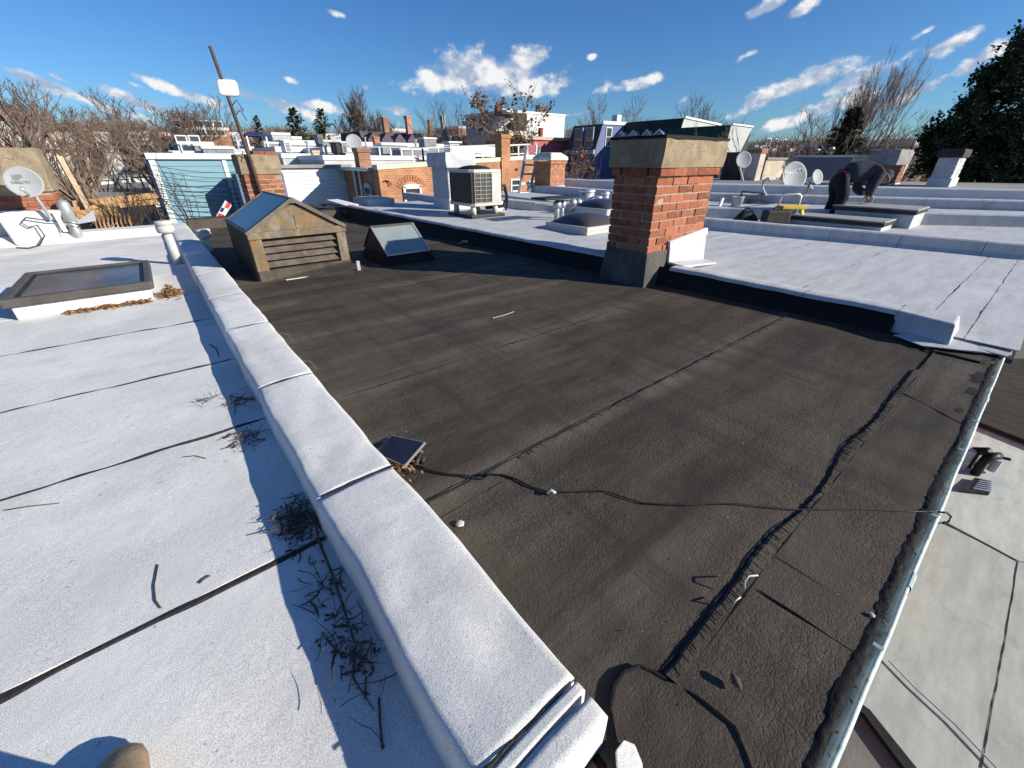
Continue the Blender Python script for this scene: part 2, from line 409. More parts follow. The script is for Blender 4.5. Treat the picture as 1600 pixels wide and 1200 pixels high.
PVC = plain('pvc_white', (.52,.51,.485), .5, .08, 6, .05, 40, dirt=(.35,.32,.28), dirtamt=.6)
TWIG = plain('dead_twig', (.105,.075,.052), .9, .35, 20, .3, 80)
LEAF = plain('brown_leaf', (.30,.155,.075), .85, .45, 30, .2, 60)
BARK = plain('bark', (.165,.125,.095), .95, .3, 5, .4, 20)
TWIGF = plain('fine_twigs', (.235,.165,.125), .95, .3, 1.5, 0)
TWIGR = plain('reddish_twigs', (.26,.18,.13), .95, .3, 1.5, 0)
EVG = foliage('evergreen_dark', (.016,.034,.018), (.055,.080,.036))
CON = foliage('conifer_green', (.05,.06,.032), (.11,.105,.06))
DRY = foliage('dry_leaves', (.075,.055,.032), (.20,.125,.06))
SIDB = plain('blue_siding', (.19,.33,.39), .7, .06, 1.2, .03, 40)
SIDW = plain('white_siding', (.66,.66,.66), .7, .05, 1.2, .03, 40)
NAVY = plain('navy_wall', (.055,.075,.135), .8, .15, .6, .1, 20)
BLUEW = plain('blue_painted_wall', (.13,.165,.29), .8, .1, .6, .1, 20)
SLATE = plain('dark_slate', (.030,.036,.036), .8, .25, 1.0, .2, 10)
GWALL = plain('pale_grey_wall', (.45,.465,.45), .85, .07, .5, .05, 20)
PINK = plain('pink_wall', (.42,.12,.14), .9, .15, .5, .1, 20)
TAN = plain('tan_wall', (.50,.40,.28), .9, .12, .5, .1, 20)
CREAM = plain('cream_wall', (.62,.56,.42), .9, .12, .5, .1, 20)
GREYR = plain('grey_roof', (.27,.25,.23), .95, .2, .8, .2, 10)
REDW = brickmat('red_wall', (.30,.07,.06), (.36,.09,.07), (.3,.2,.17))
OBRICK = brickmat('orange_brick_wall', (.40,.165,.075), (.50,.225,.11), (.52,.38,.26), .21, .075)
DBRICK = brickmat('distant_brick', (.30,.14,.085), (.38,.18,.11), (.40,.30,.22), .22, .08)

# ================================================================== STRUCTURE
def nz3(x, y, z=0.0, s=1.0): return mnoise.noise(Vector((x*s, y*s, z)))
GZ = -7.5
g = MB()
def terr(x, y):   # the town climbs gently beyond the alley
    d = max(0.0, math.hypot(x, y) - 45)
    return GZ + min(d*.045, 34) + (1.2*nz3(x, y, 3, .02) if d > 5 else 0)
NR = 60
def gfn(u, v):
    r = 1.2*(1600/1.2)**v if v > 0 else 0; a = u*2*math.pi
    x, y = r*math.cos(a), r*math.sin(a); return (x, y, terr(x, y))
g.grid(gfn, 90, NR)
g.solo('ground', plain('town_ground', (.13,.125,.095), .95, .35, .05, .2, 1), kind='structure', smooth=True, fixn=False)

def sheet(fx0, fx1, fy0, fy1, z, nu, nv, th=.005, und=.003, us=2.2, seed=0, z2=None):
    """a felt or cap sheet: curved edges, slight waves, real thickness"""
    m = MB(); P = []
    for j in range(nv+1):
        for i in range(nu+1):
            u, v = i/nu, j/nv
            y = fy0*(1-v) + fy1*v
            x = fx0(y) if callable(fx0) else fx0; x1 = fx1(y) if callable(fx1) else fx1
            x = x*(1-u) + x1*u
            if v in (0, 1): y += .006*nz3(x*5, seed+v*9, 1) + .004*nz3(x*17, seed+v*5, 2)
            zz = z if z2 is None else z*(1-v)+z2*v
            if callable(z): zz = z(x, y)
            P.append(Vector((x, y, zz + und*nz3(x, y, seed, us))))
    n = nu+1
    m.v = [tuple(p) for p in P]
    m.f = [(j*n+i, j*n+i+1, (j+1)*n+i+1, (j+1)*n+i) for j in range(nv) for i in range(nu)]
    b = [j*n for j in range(nv, 0, -1)] + list(range(n)) + [j*n+nu for j in range(1, nv+1)] + [nv*n+i for i in range(nu-1, 0, -1)]
    base = len(m.v)
    m.v += [m.v[k] for k in b] + [(m.v[k][0], m.v[k][1], m.v[k][2]-th) for k in b]
    nbv = len(b)
    for k in range(nbv):
        q = (k+1) % nbv; m.f.append((base+k, base+q, base+nbv+q, base+nbv+k))
    return m
def bead(pts, w, h, name, mat, parent, step=.02, wob=.3, seed=0):
    """a squeezed-out line of bitumen along a seam"""
    P = [Vector(p) for p in pts]; out = []
    for a, b in zip(P, P[1:]):
        k = max(1, int((b-a).length/step))
        out += [a.lerp(b, i/k) for i in range(k)]
    out.append(P[-1]); m = MB(); vs = []; n = len(out)
    for i, p in enumerate(out):
        d = (out[min(i+1, n-1)] - out[max(i-1, 0)]).normalized(); q = Vector((0,0,1)).cross(d)
        f = 1 + wob*2*nz3(p.x*9, p.y*9, seed) ; c = p + q*wob*w*1.4*nz3(p.x*6, p.y*6, seed+5)
        f = max(.25, f)
        for t, hh in ((-.5, 0), (-.22, .85), (.22, .85), (.5, 0)): vs.append(c + q*w*f*t + Vector((0,0,h*hh*f - .001)))
    fs = [(i*4+k, i*4+k+1, i*4+k+5, i*4+k+4) for i in range(n-1) for k in range(3)]
    m.add(vs, fs); return m.part(name, mat, parent)

# ---------------------------------------------------------------- house under the photographer (white granulated roof)
PL0, PL1, PH = .125, .385, .112
LX = -3.4
hl = thing('row_house', 'row house with the white granulated roof in the foreground and the white-capped party parapet', 'house', (-1.4, 4.3, GZ))
MB().box(LX, PL1-.02, -.12, 9.35, GZ, -.012).part('house_body', DBRICK, hl)
ys = [-1.0, 1.09, 1.97, 2.81, 3.75, 4.65, 5.55, 6.45, 7.35, 8.2, 8.93]
ys[0] = -.115
for i in range(len(ys)-1):
    gp = (.016, .008, .007, .006, .006, .005, .005, .005, .005, .005)[i]
    sheet(LX, PL0+.01, ys[i]+.004, ys[i+1]-gp, .0, 60 if i < 4 else 24, 6, .006, .0035, seed=i).part('roofing_sheet', GRAN if i < 4 else GRAN, hl, smooth=True)
MB().box(LX, PL0+.02, -.11, 9.0, -.011, -.0045).part('roof_underlay', SEAM, hl)
for i, yv in enumerate(ys[1:5]):     # bitumen bled out along the laps
    bead([(x, yv-.006+.004*nz3(x*3, i), .001) for x in np.linspace(LX+.5, PL0-.03, 40)], .020-.003*i, .004, 'seam_bead', SEAM, hl, wob=.55, seed=i)
# rear kerb (cant) of that roof
y0 = 8.95
MB().prism([(LX, y0, 0), (LX, y0+.16, .11), (LX, y0+.42, .12), (LX, y0+.42, -.1), (LX, y0, -.1)], (PL0-LX, 0, 0)).part('end_kerb', GRAN, hl, bevel=.01)
# party parapet with its cap sheets
par = MB().box(PL0+.035, PL1-.03, .185, 9.4, -.3, PH-.03).part('parapet', SEAM, hl)
cap_y = [.178, .232, .262, at(497,782,PH).y, at(405,604,PH).y, at(350,516,PH).y, at(318,467,PH).y, at(295,430,PH).y, 7.6, 9.4]
def capsheet(y0, y1, seed, lift=0.0, gap=.006):
    m = MB(); prof = [(0.0, .0), (.003, .03), (.006, .075), (.010, .094), (.017, .104), (.028, .109), (.06, .111), (.10, .113), (.15, .1145), (.20, .1145), (.245, .113), (.258, .110), (.264, .103), (.266, .06), (.264, -.002)]
    nv = max(3, int((y1-y0)/.022)); n = len(prof)
    for j in range(nv+1):
        v = j/nv
        for k, (px, pz) in enumerate(prof):
            yy = y0 + (y1-y0)*v
            if v == 0: yy += gap*(.3 + .9*abs(nz3(px*14, seed, 4))) + (.012 if y0 > .3 else .004)*nz3(px*7, seed+3)
            if v == 1: yy -= gap*(.3 + .9*abs(nz3(px*14, seed+7, 4))) - (.012 if y1 > .3 else .004)*nz3(px*7, seed+4)
            top = max(0, min(1, (pz-.05)/.05))
            dz = top*(.005*nz3(px*5, yy*2.6, 1.7) + .0028*nz3(px*11, yy*9, 2.2) + .0016*nz3(px*26, yy*24, 5))
            if abs(yy-.42) < .30 and top > .5:      # the long dent near the end
                dz -= .022*math.exp(-((px-.20 - (.42-yy)*.28)/.028)**2)*math.exp(-((yy-.40)/.11)**2)
            dz += top*.022*max(0, min(1, (1.6-yy)/.9))
            if top > .5:
                for (cx_, cy_, sx_, sy_, dp_, sl_) in ((.13, .72, .030, .10, .008, .35), (.21, .92, .035, .16, .007, -.2), (.09, 1.35, .030, .15, .007, .3), (.19, 1.75, .04, .18, .008, .2), (.12, 2.35, .04, .25, .008, -.2), (.05, .50, .03, .12, .006, .1), (.22, 1.25, .03, .08, .007, .5)):
                    dz -= dp_*math.exp(-((px-cx_-(yy-cy_)*sl_)/sx_)**2 - ((yy-cy_)/sy_)**2)
            dx = .006*nz3(yy*3.1, px*2, 6) + .004*nz3(yy*8, px*3, 7)
            m.v.append((PL0-.006 + px + dx, yy, pz + dz + lift))
    m.f = [(j*n+k, j*n+k+1, (j+1)*n+k+1, (j+1)*n+k) for j in range(nv) for k in range(n-1)]
    m.f += [tuple(range(n-1, -1, -1)), tuple(nv*n+k for k in range(n))]
    return m
gaps = [.008, .010, .012, .010, .006, .005, .004, .004, .004]
for i in range(len(cap_y)-1):
    capsheet(cap_y[i], cap_y[i+1], i*3.1, gap=gaps[i]).part('cap_sheet', GRAN, par, smooth=True)
for i in (2, 3, 4, 5):
    yv = cap_y[i]
    bead([(PL0+.01+t*.25, yv + .004*nz3(t*5, i), PH-.001+.004*math.sin(t*3.1)+.022*max(0, min(1, (1.6-yv)/.9))) for t in np.linspace(0.02, .98, 14)], .010 if i < 4 else .007, .0015, 'cap_bead', SEAM, par, wob=.6, seed=i*2.3)
MB().prism([at(962,1172,.035), at(975,1155,.035), at(992,1162,.025), at(1004,1192,.015), at(1006,1235,.010), at(966,1235,.02)], (0, 0, -.009)).part('flashing_flap', GRAN, hl, bevel=.003)

# ---------------------------------------------------------------- black felt house
def wallx(y): return 3.77 - .072*y          # foot of the neighbour's wall
BX = PL1 + .0
hb = thing('row_house', 'row house with the black patched felt roof between the two white roofs', 'house', (2.0, 4.3, GZ))
MB().box(BX+.004, 3.05, -.075, 9.3, GZ, -.03).part('house_body', DBRICK, hb)
MB().prism([(BX-.03, -.08, -.028), (wallx(-.08)+.1, -.08, -.028), (wallx(9.6)+.1, 9.6, -.028), (BX-.03, 9.6, -.028)], (0, 0, .02)).part('roof_deck', TAR, hb)
bys = [.138, 1.005, 1.92, 2.85, 3.75, 4.7, 5.6, 6.5, 7.4, 8.3, 9.3]
for i in range(len(bys)-1):
    sheet(BX-.015, lambda y: wallx(y)+.06, bys[i]-.02, bys[i+1]+.012, .0, 90 if i < 4 else 40, 26 if i < 4 else 10, .005, .0025 if i < 2 else .007, 1.9, seed=20+i, z2=.006).part('felt_sheet', FELT, hb, smooth=True)
xe = [BX-.01, at(1075,1075).x, at(1190,922).x, at(1385,640).x, 3.86]
xe = [BX-.01, .78, 1.15, 2.35, 3.86]
for i in range(4):
    sheet(xe[i]-.01, xe[i+1]+.012, -.102, .152, .0070 + .0004*i, 50, 14, .004, .0025, 4.5, seed=40+i*3, z2=.0070).part('eave_sheet', FELT, hb, smooth=True)
bead([(x, 1.005 + .012*nz3(x*2.1, 3), .008) for x in np.linspace(BX, 3.62, 60)],   .012, .0025, 'seam_bead', SEAM, hb, wob=.7, seed=3)
for i, yv in enumerate(bys[2:6]):
    bead([(x, yv + .010*nz3(x*1.7, i+7), .006) for x in np.linspace(BX, wallx(yv)-.04, 60)], .013, .0012, 'seam_bead', SEAM, hb, step=.03, wob=.4, seed=9+i)
for i, yv in enumerate(bys[1:6]):
    bead([(x, yv - .085 + .008*nz3(x*1.9, i+17), .0045) for x in np.linspace(BX, wallx(yv)-.04, 60)], .0065, .0012, 'lap_line', SEAM, hb, step=.03, wob=.8, seed=60+i)
    cm = MB(); xx = BX + .05
    while xx < wallx(yv)-.1:
        y_ = yv + (.012*nz3(xx*2.1, 3) if i == 0 else .010*nz3(xx*1.7, i+6)); l_ = rnd(.006, .020)
        if nz3(xx*2.5, i*3.3) > -.15: cm.tube([(xx, y_-.004, .008), (xx+.004, y_-.004-l_*.5, .0075), (xx+.007, y_-.004-l_, .0055)], [.0022, .0018, .0006], 4, False)
        xx += rnd(.015, .09)*(1 + .5*i)
    cm.part('seam_wrinkle', FELT if i else TAR, hb, stuff=True, fixn=False)
# curled, pleated lap beside the eave sheets
m = MB(); vs = []; xs = np.linspace(.60, 3.62, 420); n = 6
for i, x in enumerate(xs):
    hgt = .5 + .5*nz3(x*1.5, 4.2); w = .020 + .030*max(0, .45 + nz3(x*2.3, 8.1)) + .006*nz3(x*21, 2)
    if x > 3.1: w *= .45
    ple = .0012*math.sin(x*150 + 14*nz3(x*2.2, 1))*max(0, .3+1.2*nz3(x*4.7, 6)) * (1 if x < 2.7 else .5)
    lift = .001 + .004*max(0, nz3(x*3.1, 12))
    c = .148 + .006*nz3(x*2, 1)
    for k in range(n):
        t = k/(n-1)
        z = .0095 + lift*math.sin(t*1.9)*1.05 + ple*(.3+t)
        if k == n-1: z -= .004
        vs.append((x + .004*math.sin(x*165)*t, c + w*t, z))
m.add(vs, [(i*n+k, i*n+k+1, (i+1)*n+k+1, (i+1)*n+k) for i in range(len(xs)-1) for k in range(n-1)])
m.part('curled_lap', FELT, hb, smooth=False)
cm = MB(); xx = .62
while xx < 2.95:
    wv_ = .020 + .030*max(0, .45 + nz3(xx*2.3, 8.1)) + .006*nz3(xx*21, 2); c_ = .148 + .006*nz3(xx*2, 1); lf_ = .001 + .004*max(0, nz3(xx*3.1, 12)); ln_ = rnd(.55, 1.0)
    cm.tube([(xx + .010*q_*ln_ + rnd(-.001,.001), c_ + wv_*(1 - ln_ + ln_*q_), .0100 + lf_*math.sin((1-ln_+ln_*q_)*1.9)*1.05) for q_ in (.05, .45, .85)], [.0006, rnd(.0006,.0013), .0008], 4, False); xx += rnd(.007, .024)*(1 if nz3(xx*5.3, 2.2) > -.1 else 4)
cm.part('lap_crease', TAR, hb, stuff=True, fixn=False)
bead([(x, .149 + .006*nz3(x*2, 1), .0085) for x in np.linspace(.6, 3.62, 90)], .005, .003, 'lap_bead', TAR, hb, wob=.6, seed=31)
bead([(x, .150 + .006*nz3(x*2, 1) + max(.012, (.020 + .030*max(0, .45 + nz3(x*2.3, 8.1)))*(.45 if x > 3.1 else 1)) + .003, .003) for x in np.linspace(.60, 3.6, 110)], .008, .001, 'lap_bead', SEAM, hb, wob=.9, seed=33)
# the loose felt patch at the parapet end, and creases
pp = [(955,1100),(962,1075),(978,1052),(1000,1043),(1022,1052),(1040,1063),(1068,1072),(1090,1110),(1100,1160),(1095,1240),(985,1240),(966,1160)]
m = MB(); q = [at(a, b, .013 + .002*(i % 3 == 0)) for i, (a, b) in enumerate(pp)]
cen = sum(q, Vector())/len(q); cen.z = .013; vs = []
for r in range(5):
    for p in q:
        v = cen.lerp(p, (r+1)/5); v.z = .011 + .003*nz3(v.x*9, v.y*9, 3) + (.005 if r == 4 else 0)*max(0, nz3(p.x*8, p.y*8, 2)); vs.append(v)
nq = len(q)
m.add([cen] + vs, [(0, 1+i, 1+(i+1) % nq) for i in range(nq)] + [(1+r*nq+i, 1+(r+1)*nq+i, 1+(r+1)*nq+(i+1) % nq, 1+r*nq+(i+1) % nq) for r in range(4) for i in range(nq)])
m.part('felt_patch', FELT, hb, smooth=True)
bead([at(a, b, .012) for a, b in ((953,1108),(962,1075),(978,1052),(1000,1043),(1022,1052),(1040,1063))], .010, .004, 'patch_edge', TAR, hb, wob=.6, seed=51)
bead([at(a, b, .010) for a, b in ((1068,1072),(1090,1085),(1115,1105),(1150,1135),(1165,1170),(1182,1215))], .008, .005, 'patch_edge', FELT, hb, wob=.7, seed=52)
bead([at(a, b, .010) for a, b in ((1186,921),(1240,955),(1290,990),(1350,1030))], .005, .0022, 'patch_edge', TAR, hb, wob=.7, seed=53)
bead([at(a, b, .010) for a, b in ((1405,612),(1445,630),(1480,650),(1515,668))], .005, .002, 'patch_edge', TAR, hb, wob=.7, seed=54)
bead([at(a, b, .012) for a, b in ((1435,533),(1452,548),(1490,556),(1530,566),(1552,566))], .018, .008, 'patch_edge', TAR, hb, wob=.6, seed=55)
# tar daubed along the gutter
m = MB(); vs = []; xs = np.linspace(.45, 3.72, 300); n = 5
for x in xs:
    w = .024 + .012*nz3(x*2.3, 3) + .006*nz3(x*11, 5) + .004*nz3(x*41, 8); w = max(.010, w)
    for k in range(n):
        t = k/(n-1); vs.append((x, -.108 + w*t, .0105 + (.003 + .004*nz3(x*8, 1))*math.sin(min(1, t*1.05)*math.pi) - .002*t + .003*nz3(x*30, t*4)))
m.add(vs, [(i*n+k, i*n+k+1, (i+1)*n+k+1, (i+1)*n+k) for i in range(len(xs)-1) for k in range(n-1)])
m.part('edge_tar', TAR, hb, smooth=True)
for (a, b, r) in ((1530,590,.07),(1520,610,.05),(1532,585,.05),(1500,640,.03)):
    c = at(a, b, .0135); mm = MB(); k = 14
    mm.add([c + Vector((0,0,-.003))] + [c + Vector((r*(1.3+.6*nz3(i*.9, a))*math.cos(2*math.pi*i/k), r*.45*(1+.6*nz3(i*.9, b))*math.sin(2*math.pi*i/k), -.0048)) for i in range(k)], [(0, 1+i, 1+(i+1) % k) for i in range(k)])
    mm.part('tar_daub', TAR, hb, smooth=True)
# mint gutter: trough and rolled lip
gt = MB(); vs = []; xs = np.linspace(.2, 3.74, 90); prof = [(-.098, .010), (-.103, .003), (-.106, -.016), (-.113, -.019), (-.119, -.012), (-.121, .000), (-.124, .005), (-.130, .004), (-.133, -.004), (-.132, -.06)]
for x in xs:
    for (py, pz) in prof: vs.append((x, py + .0025*nz3(x*4, py*9), pz + .003*nz3(x*3, 4)))
n = len(prof); gt.add(vs, [(i*n+k, i*n+k+1, (i+1)*n+k+1, (i+1)*n+k) for i in range(len(xs)-1) for k in range(n-1)])
gut = gt.part('gutter', MINT, hb, smooth=True)
for x in (1.05, 1.72, 2.28, 2.62, 3.3):
    MB().box(x, x+.012, -.129, -.102, .0075, .0095).part('gutter_strap', GALV, gut)
for x in (1.36, 2.95):
    jm = MB(); jv = []
    for xx in (x-.035, x+.035):
        for (py, pz) in prof: jv.append((xx, py - (.0025 if py < -.12 else 0), pz + .0022))
    jm.add(jv, [(k, k+1, n+k+1, n+k) for k in range(n-1)]).part('gutter_joint', MINT, gut)
# far end: low black kerb
MB().prism([(BX+.02, 9.28, -.02), (BX+.02, 9.34, .16), (BX+.02, 9.56, .17), (BX+.02, 9.56, -.02)], (2.65, 0, 0)).part('end_kerb', FELT, hb, bevel=.01)
# black-coated face up to the white neighbour roof
m = MB(); ny = 80; vs = []
def wtop(y): return .150 + .012*y + .008*nz3(y*2.5, 2)
for j in range(ny+1):
    y = .42 + (9.2-.42)*j/ny
    for k, t in enumerate((0, .18, .5, .8, 1)):
        vs.append((wallx(y) - .03*(1-t)**2*2 + .008*nz3(y*4, t*3) , y, .004 + (wtop(y)-.012)*t))
n = 5; m.add(vs, [(j*n+k, j*n+k+1, (j+1)*n+k+1, (j+1)*n+k) for j in range(ny) for k in range(n-1)])
m.part('wall_coating', TAR, hb, smooth=True)

# ---------------------------------------------------------------- white membrane house on the right
def zr(y): return .055 + .022*y if y < 4.5 else .154 + .012*(y-4.5)
def kerbx(y): return 6.32 - .27*y if y < 6 else 4.7 - .02*(y-6)
kp = [at(1597,403,.07), at(1440,388,.09), at(1240,372,.10), at(1105,360,.12), at(900,334,.17), at(800,318,.2)]
def kerbx(y):
    q = sorted((p.y, p.x) for p in kp)
    if y <= q[0][0]: a, b = q[0], q[1]
    elif y >= q[-1][0]: a, b = q[-2], q[-1]
    else:
        for a, b in zip(q, q[1:]):
            if a[0] <= y <= b[0]: break
    return a[1] + (b[1]-a[1])*(y-a[0])/(b[0]-a[0])
hr = thing('row_house', 'row house with the smooth white membrane roof carrying the air conditioner', 'house', (5.0, 4.3, GZ))
MB().prism([(3.86, -.10, GZ), (6.1, -.10, GZ), (kerbx(8.9), 9.6, GZ), (3.2, 9.6, GZ)], (0, 0, -GZ+.005)).part('house_body', DBRICK, hr)
MB().prism([(wallx(y)+.012, y, -.02) for y in (.42, 9.7)] + [(wallx(y)+.14, y, -.02) for y in (9.7, .42)], (0, 0, .145)).part('party_wall', DBRICK, hr)
sy = sorted([at(1271,439,.1).y, at(1122,420,.12).y, at(1469,475,.08).y, at(1508,525,.07).y])
rys = [-.17] + sy + [sy[-1]+.95*i for i in range(1, 20) if sy[-1]+.95*i < 9.3] + [9.7]
for i in range(len(rys)-1):
    sheet(lambda y: wallx(y)+.13 if y > .3 else wallx(y)+.0, lambda y: kerbx(y)+.02, rys[i]+.002, rys[i+1]-.003, lambda x, y: zr(y), 40, 10, .006, .005, 1.6, seed=60+i).part('membrane_sheet', MEMB, hr, smooth=True)
for i, yv in enumerate(rys[1:5]):
    bead([(x, yv, zr(yv)-.001) for x in np.linspace(wallx(yv)+.2, kerbx(yv)-.05, 40)], .007, .002, 'seam_bead', SEAM, hr, step=.03, wob=.6, seed=70+i)
MB().prism([(3.75, -.165, -.03), (kerbx(0), -.165, -.03), (kerbx(9.6), 9.6, .1), (wallx(9.6)+.2, 9.6, .1)], (0, 0, .03)).part('roof_underlay', SEAM, hr)
# cap of the party wall
segs = [.10, .55, 1.75, 2.2]
def rcap(y0, y1, seed, endface=False):
    m = MB(); nv = max(3, int((y1-y0)/.06)); vs = []
    for j in range(nv+1):
        y = y0 + (y1-y0)*j/nv; zt = wtop(y)
        for (dx, z) in ((-.012, zt-.03), (-.008, zt-.006), (.02, zt+.002), (.12, zt), (.20, zt-.012), (.30, zr(y)+.004)):
            vs.append((wallx(y) + dx + .006*nz3(y*6, seed), y, z + .004*nz3(y*5, dx*9, seed)))
    n = 6; m.add(vs, [(j*n+k, j*n+k+1, (j+1)*n+k+1, (j+1)*n+k) for j in range(nv) for k in range(n-1)])
    return m
for i, (a, b) in enumerate(((.43, 1.0), (1.0, 2.1), (2.72, 5.0), (5.0, 7.2), (7.2, 9.5))):
    rcap(a, b-.004, i).part('wall_cap', MEMB, hr, smooth=True)
# white wrapped end block of that wall
e = .012
MB().hexa([(3.62, .115, .03), (3.98, .115, .035), (3.98, .44, .04), (3.73, .44, .0), (3.66, .135, .158), (3.93, .150, .158), (3.95, .44, .158), (3.735, .44, .157)]).part('wall_end', MEMB, hr, bevel=.012)
MB().prism([at(1396,524,.022), at(1440,541,.022), at(1545,553,.022), at(1580,556,.02), at(1582,545,.03), at(1497,527,.045), at(1420,524,.03)], (0, 0, .006)).part('eave_flashing', MEMB, hr)
MB().prism([at(1530,541,.031), at(1577,553,.028), at(1574,559,.022), at(1527,546,.024)], (0, 0, .008)).part('eave_clip', MEMB, hr)
bead([at(a, b, .031) for a, b in ((1440,541),(1480,545),(1530,549),(1575,558))], .006, .003, 'flashing_bead', SEAM, hr, wob=.6, seed=81)
# kerb to the next roof
KH = .155
ky = [-.1] + [at(a, b, .1).y for a, b in ((1527,400),(1402,384),(1290,377),(1178,366))] + [4.4, 5.8, 7.2, 8.9]
ky = sorted(ky)
for i in range(len(ky)-1):
    m = MB(); vs = []; nv = max(2, int((ky[i+1]-ky[i])/.2))
    for j in range(nv+1):
        y = ky[i]+.003 + (ky[i+1]-ky[i]-.006)*j/nv; x = kerbx(y); z0 = zr(y)
        for dx, dz in ((-.05, -.005), (0, .04), (.015, KH-.015), (.035, KH), (.20, KH-.004), (.215, KH-.02), (.22, 0)): vs.append((x+dx+.01*nz3(y*2, dx), y, z0+dz+.006*nz3(y*3, dx*4, 2)))
    n = 7; m.add(vs, [(j*n+k, j*n+k+1, (j+1)*n+k+1, (j+1)*n+k) for j in range(nv) for k in range(n-1)] + [tuple(range(n-1, -1, -1)), tuple(nv*n+k for k in range(n))])
    m.part('kerb_cap', MEMB, hr, smooth=False)
# low kerbs at the far end of the white roof
def kbox(pn, pl, pr, ptop, name, mat, parent, z0=.2, dy=None):
    c = at(*pn, z0); t = hz(c, ptop); r = aty(pr[0], pr[1], c.y); l = atx(pl[0], pl[1], c.x)
    return MB().box(c.x, r.x, c.y, l.y if dy is None else c.y+dy, z0-.03, t).part(name, mat, parent, bevel=.012)
kbox((578,323), (552,313), (618,323), 311.5, 'roof_kerb', MEMB, hr, .2)
kbox((690,318), (630,309), (704,318), 308, 'roof_kerb', MEMB, hr, .2)

# ---------------------------------------------------------------- rear additions below the eaves
Z2 = -2.6
lr = thing('rear_addition', 'low rear addition with the pale grey flat roof below the mint gutter', 'house', (2.2, -2.0, GZ))
def poly(name, pts, z, th, mat, parent, **k): return MB().prism([at(a, b, z) for a, b in pts], (0, 0, -th)).part(name, mat, parent, **k)
poly('membrane_sheet', [(1400,822),(1475,818),(1590,878),(1534,1200),(1505,1290),(1358,1108),(1290,1060)], Z2, .02, MEMG, lr)
poly('membrane_sheet', [(1590.6,878.3),(1700,885),(1760,1250),(1600,1330),(1505.8,1290),(1534.8,1200)], Z2, .02, MEMG, lr)
poly('membrane_sheet', [(1460,640),(1542,666),(1604,690),(1720,735),(1720,880),(1592,876),(1476,814),(1400,819)], Z2+.012, .02, membrane('pale_membrane', (.52,.55,.50)), lr)
poly('roof_edge', [(1290,1060),(1359,1108.5),(1507,1292),(1600,1330),(1590,1345),(1488,1300),(1350,1115),(1280,1068)], Z2+.004, .04, BLACKP, lr)
c = [at(*q, Z2-.04) for q in ((1250,1010),(1400,610),(1720,690),(1800,1260),(1600,1320),(1509,1290),(1359,1110))]
MB().prism([c[0], c[1], c[2], c[3], c[4], c[5], c[6]], (0, 0, GZ-Z2+.04)).part('house_body', plain('dark_wall', (.05,.047,.043), .9), lr)
bead([at(a, b, Z2+.004) for a, b in ((1475,818),(1535,848),(1591,878),(1565,1030),(1533,1200))], .007, .002, 'seam_bead', SEAM, lr, step=.05, wob=.5, seed=90)
MB().tube([at(a, b, Z2+.02) for a, b in ((1388,1032),(1430,1075),(1490,1130),(1560,1203))], .006, 6).solo('cable', GALV, 'thin pale cable lying diagonally over the low grey roof below the gutter', 'cable')
l2 = thing('rear_addition', 'second low rear addition with a dull dark roof at the bottom right corner', 'house', (1.2, -2.2, GZ))
c = [at(*q, Z2-.05) for q in ((1270,1085),(1330,1085),(1352,1117),(1520,1330),(1250,1500),(1180,1300))]
MB().prism(c, (0, 0, -4)).part('house_body', plain('dull_roof', (.17,.17,.155), .95, .2, 2, .3, 30), l2)
# dark strips stand in for shade on the low roof beyond the gutter
dk = thing('shaded_roof_patch', 'dark strips standing in for shaded low roof at the right edge beyond the gutter', 'deck', at(1590,620,Z2))
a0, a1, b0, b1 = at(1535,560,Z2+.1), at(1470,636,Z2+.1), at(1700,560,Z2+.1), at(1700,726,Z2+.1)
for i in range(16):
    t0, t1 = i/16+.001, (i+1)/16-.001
    m = MB(); m.prism([a0.lerp(a1, t0), a0.lerp(a1, t1), b0.lerp(b1, t1), b0.lerp(b1, t0)], (0, 0, -.05)); m.part('shade_strip', SHADEFELT, dk)
# meter cluster and louvred vent on the low roof
mc = thing('pipe_cluster', 'tangle of black and white pipe fittings standing on the low grey roof by the gutter', 'pipes', at(1525,740,Z2))
b0 = at(1522,742,Z2)
MB().tube([b0, b0+Vector((0,0,.22)), b0+Vector((.08,-.05,.30)), b0+Vector((.2,-.1,.28))], .05, 8).part('pipe', BLACKP, mc, smooth=True)
MB().tube([b0+Vector((.16,.1,0)), b0+Vector((.16,.1,.26)), b0+Vector((.08,.0,.34))], .06, 8).part('pipe', BLACKP, mc, smooth=True)
MB().cyl(b0+Vector((.03,.16,.0)), .07, .30, 10).part('canister', PVC, mc)
MB().cyl(b0+Vector((.2,-.12,.05)), .05, .18, 10).part('canister', PVC, mc)
MB().tube([b0+Vector((.24,.02,.0)), b0+Vector((.30,.0,.2)), b0+Vector((.16,-.2,.3))], .02, 6).part('hose', BLACKP, mc, smooth=True)
lv = thing('louvred_vent', 'small grey louvred vent box on the low roof under the pipe fittings', 'vent', at(1530,762,Z2))
p = [at(*q, Z2+.06) for q in ((1502,765),(1523,746),(1549,752),(1547,770))]
MB().prism(p, (0, 0, -.06)).part('box', DARKM, lv)
for i in range(6):
    t = (i+.5)/6; a = p[1].lerp(p[0], t*.9).lerp(p[2].lerp(p[3], t), .35); b = p[2].lerp(p[3], t)
    MB().bar(a+Vector((0,0,.012)), b+Vector((0,0,.012)), .022, .012).part('louvre', ALU, lv)

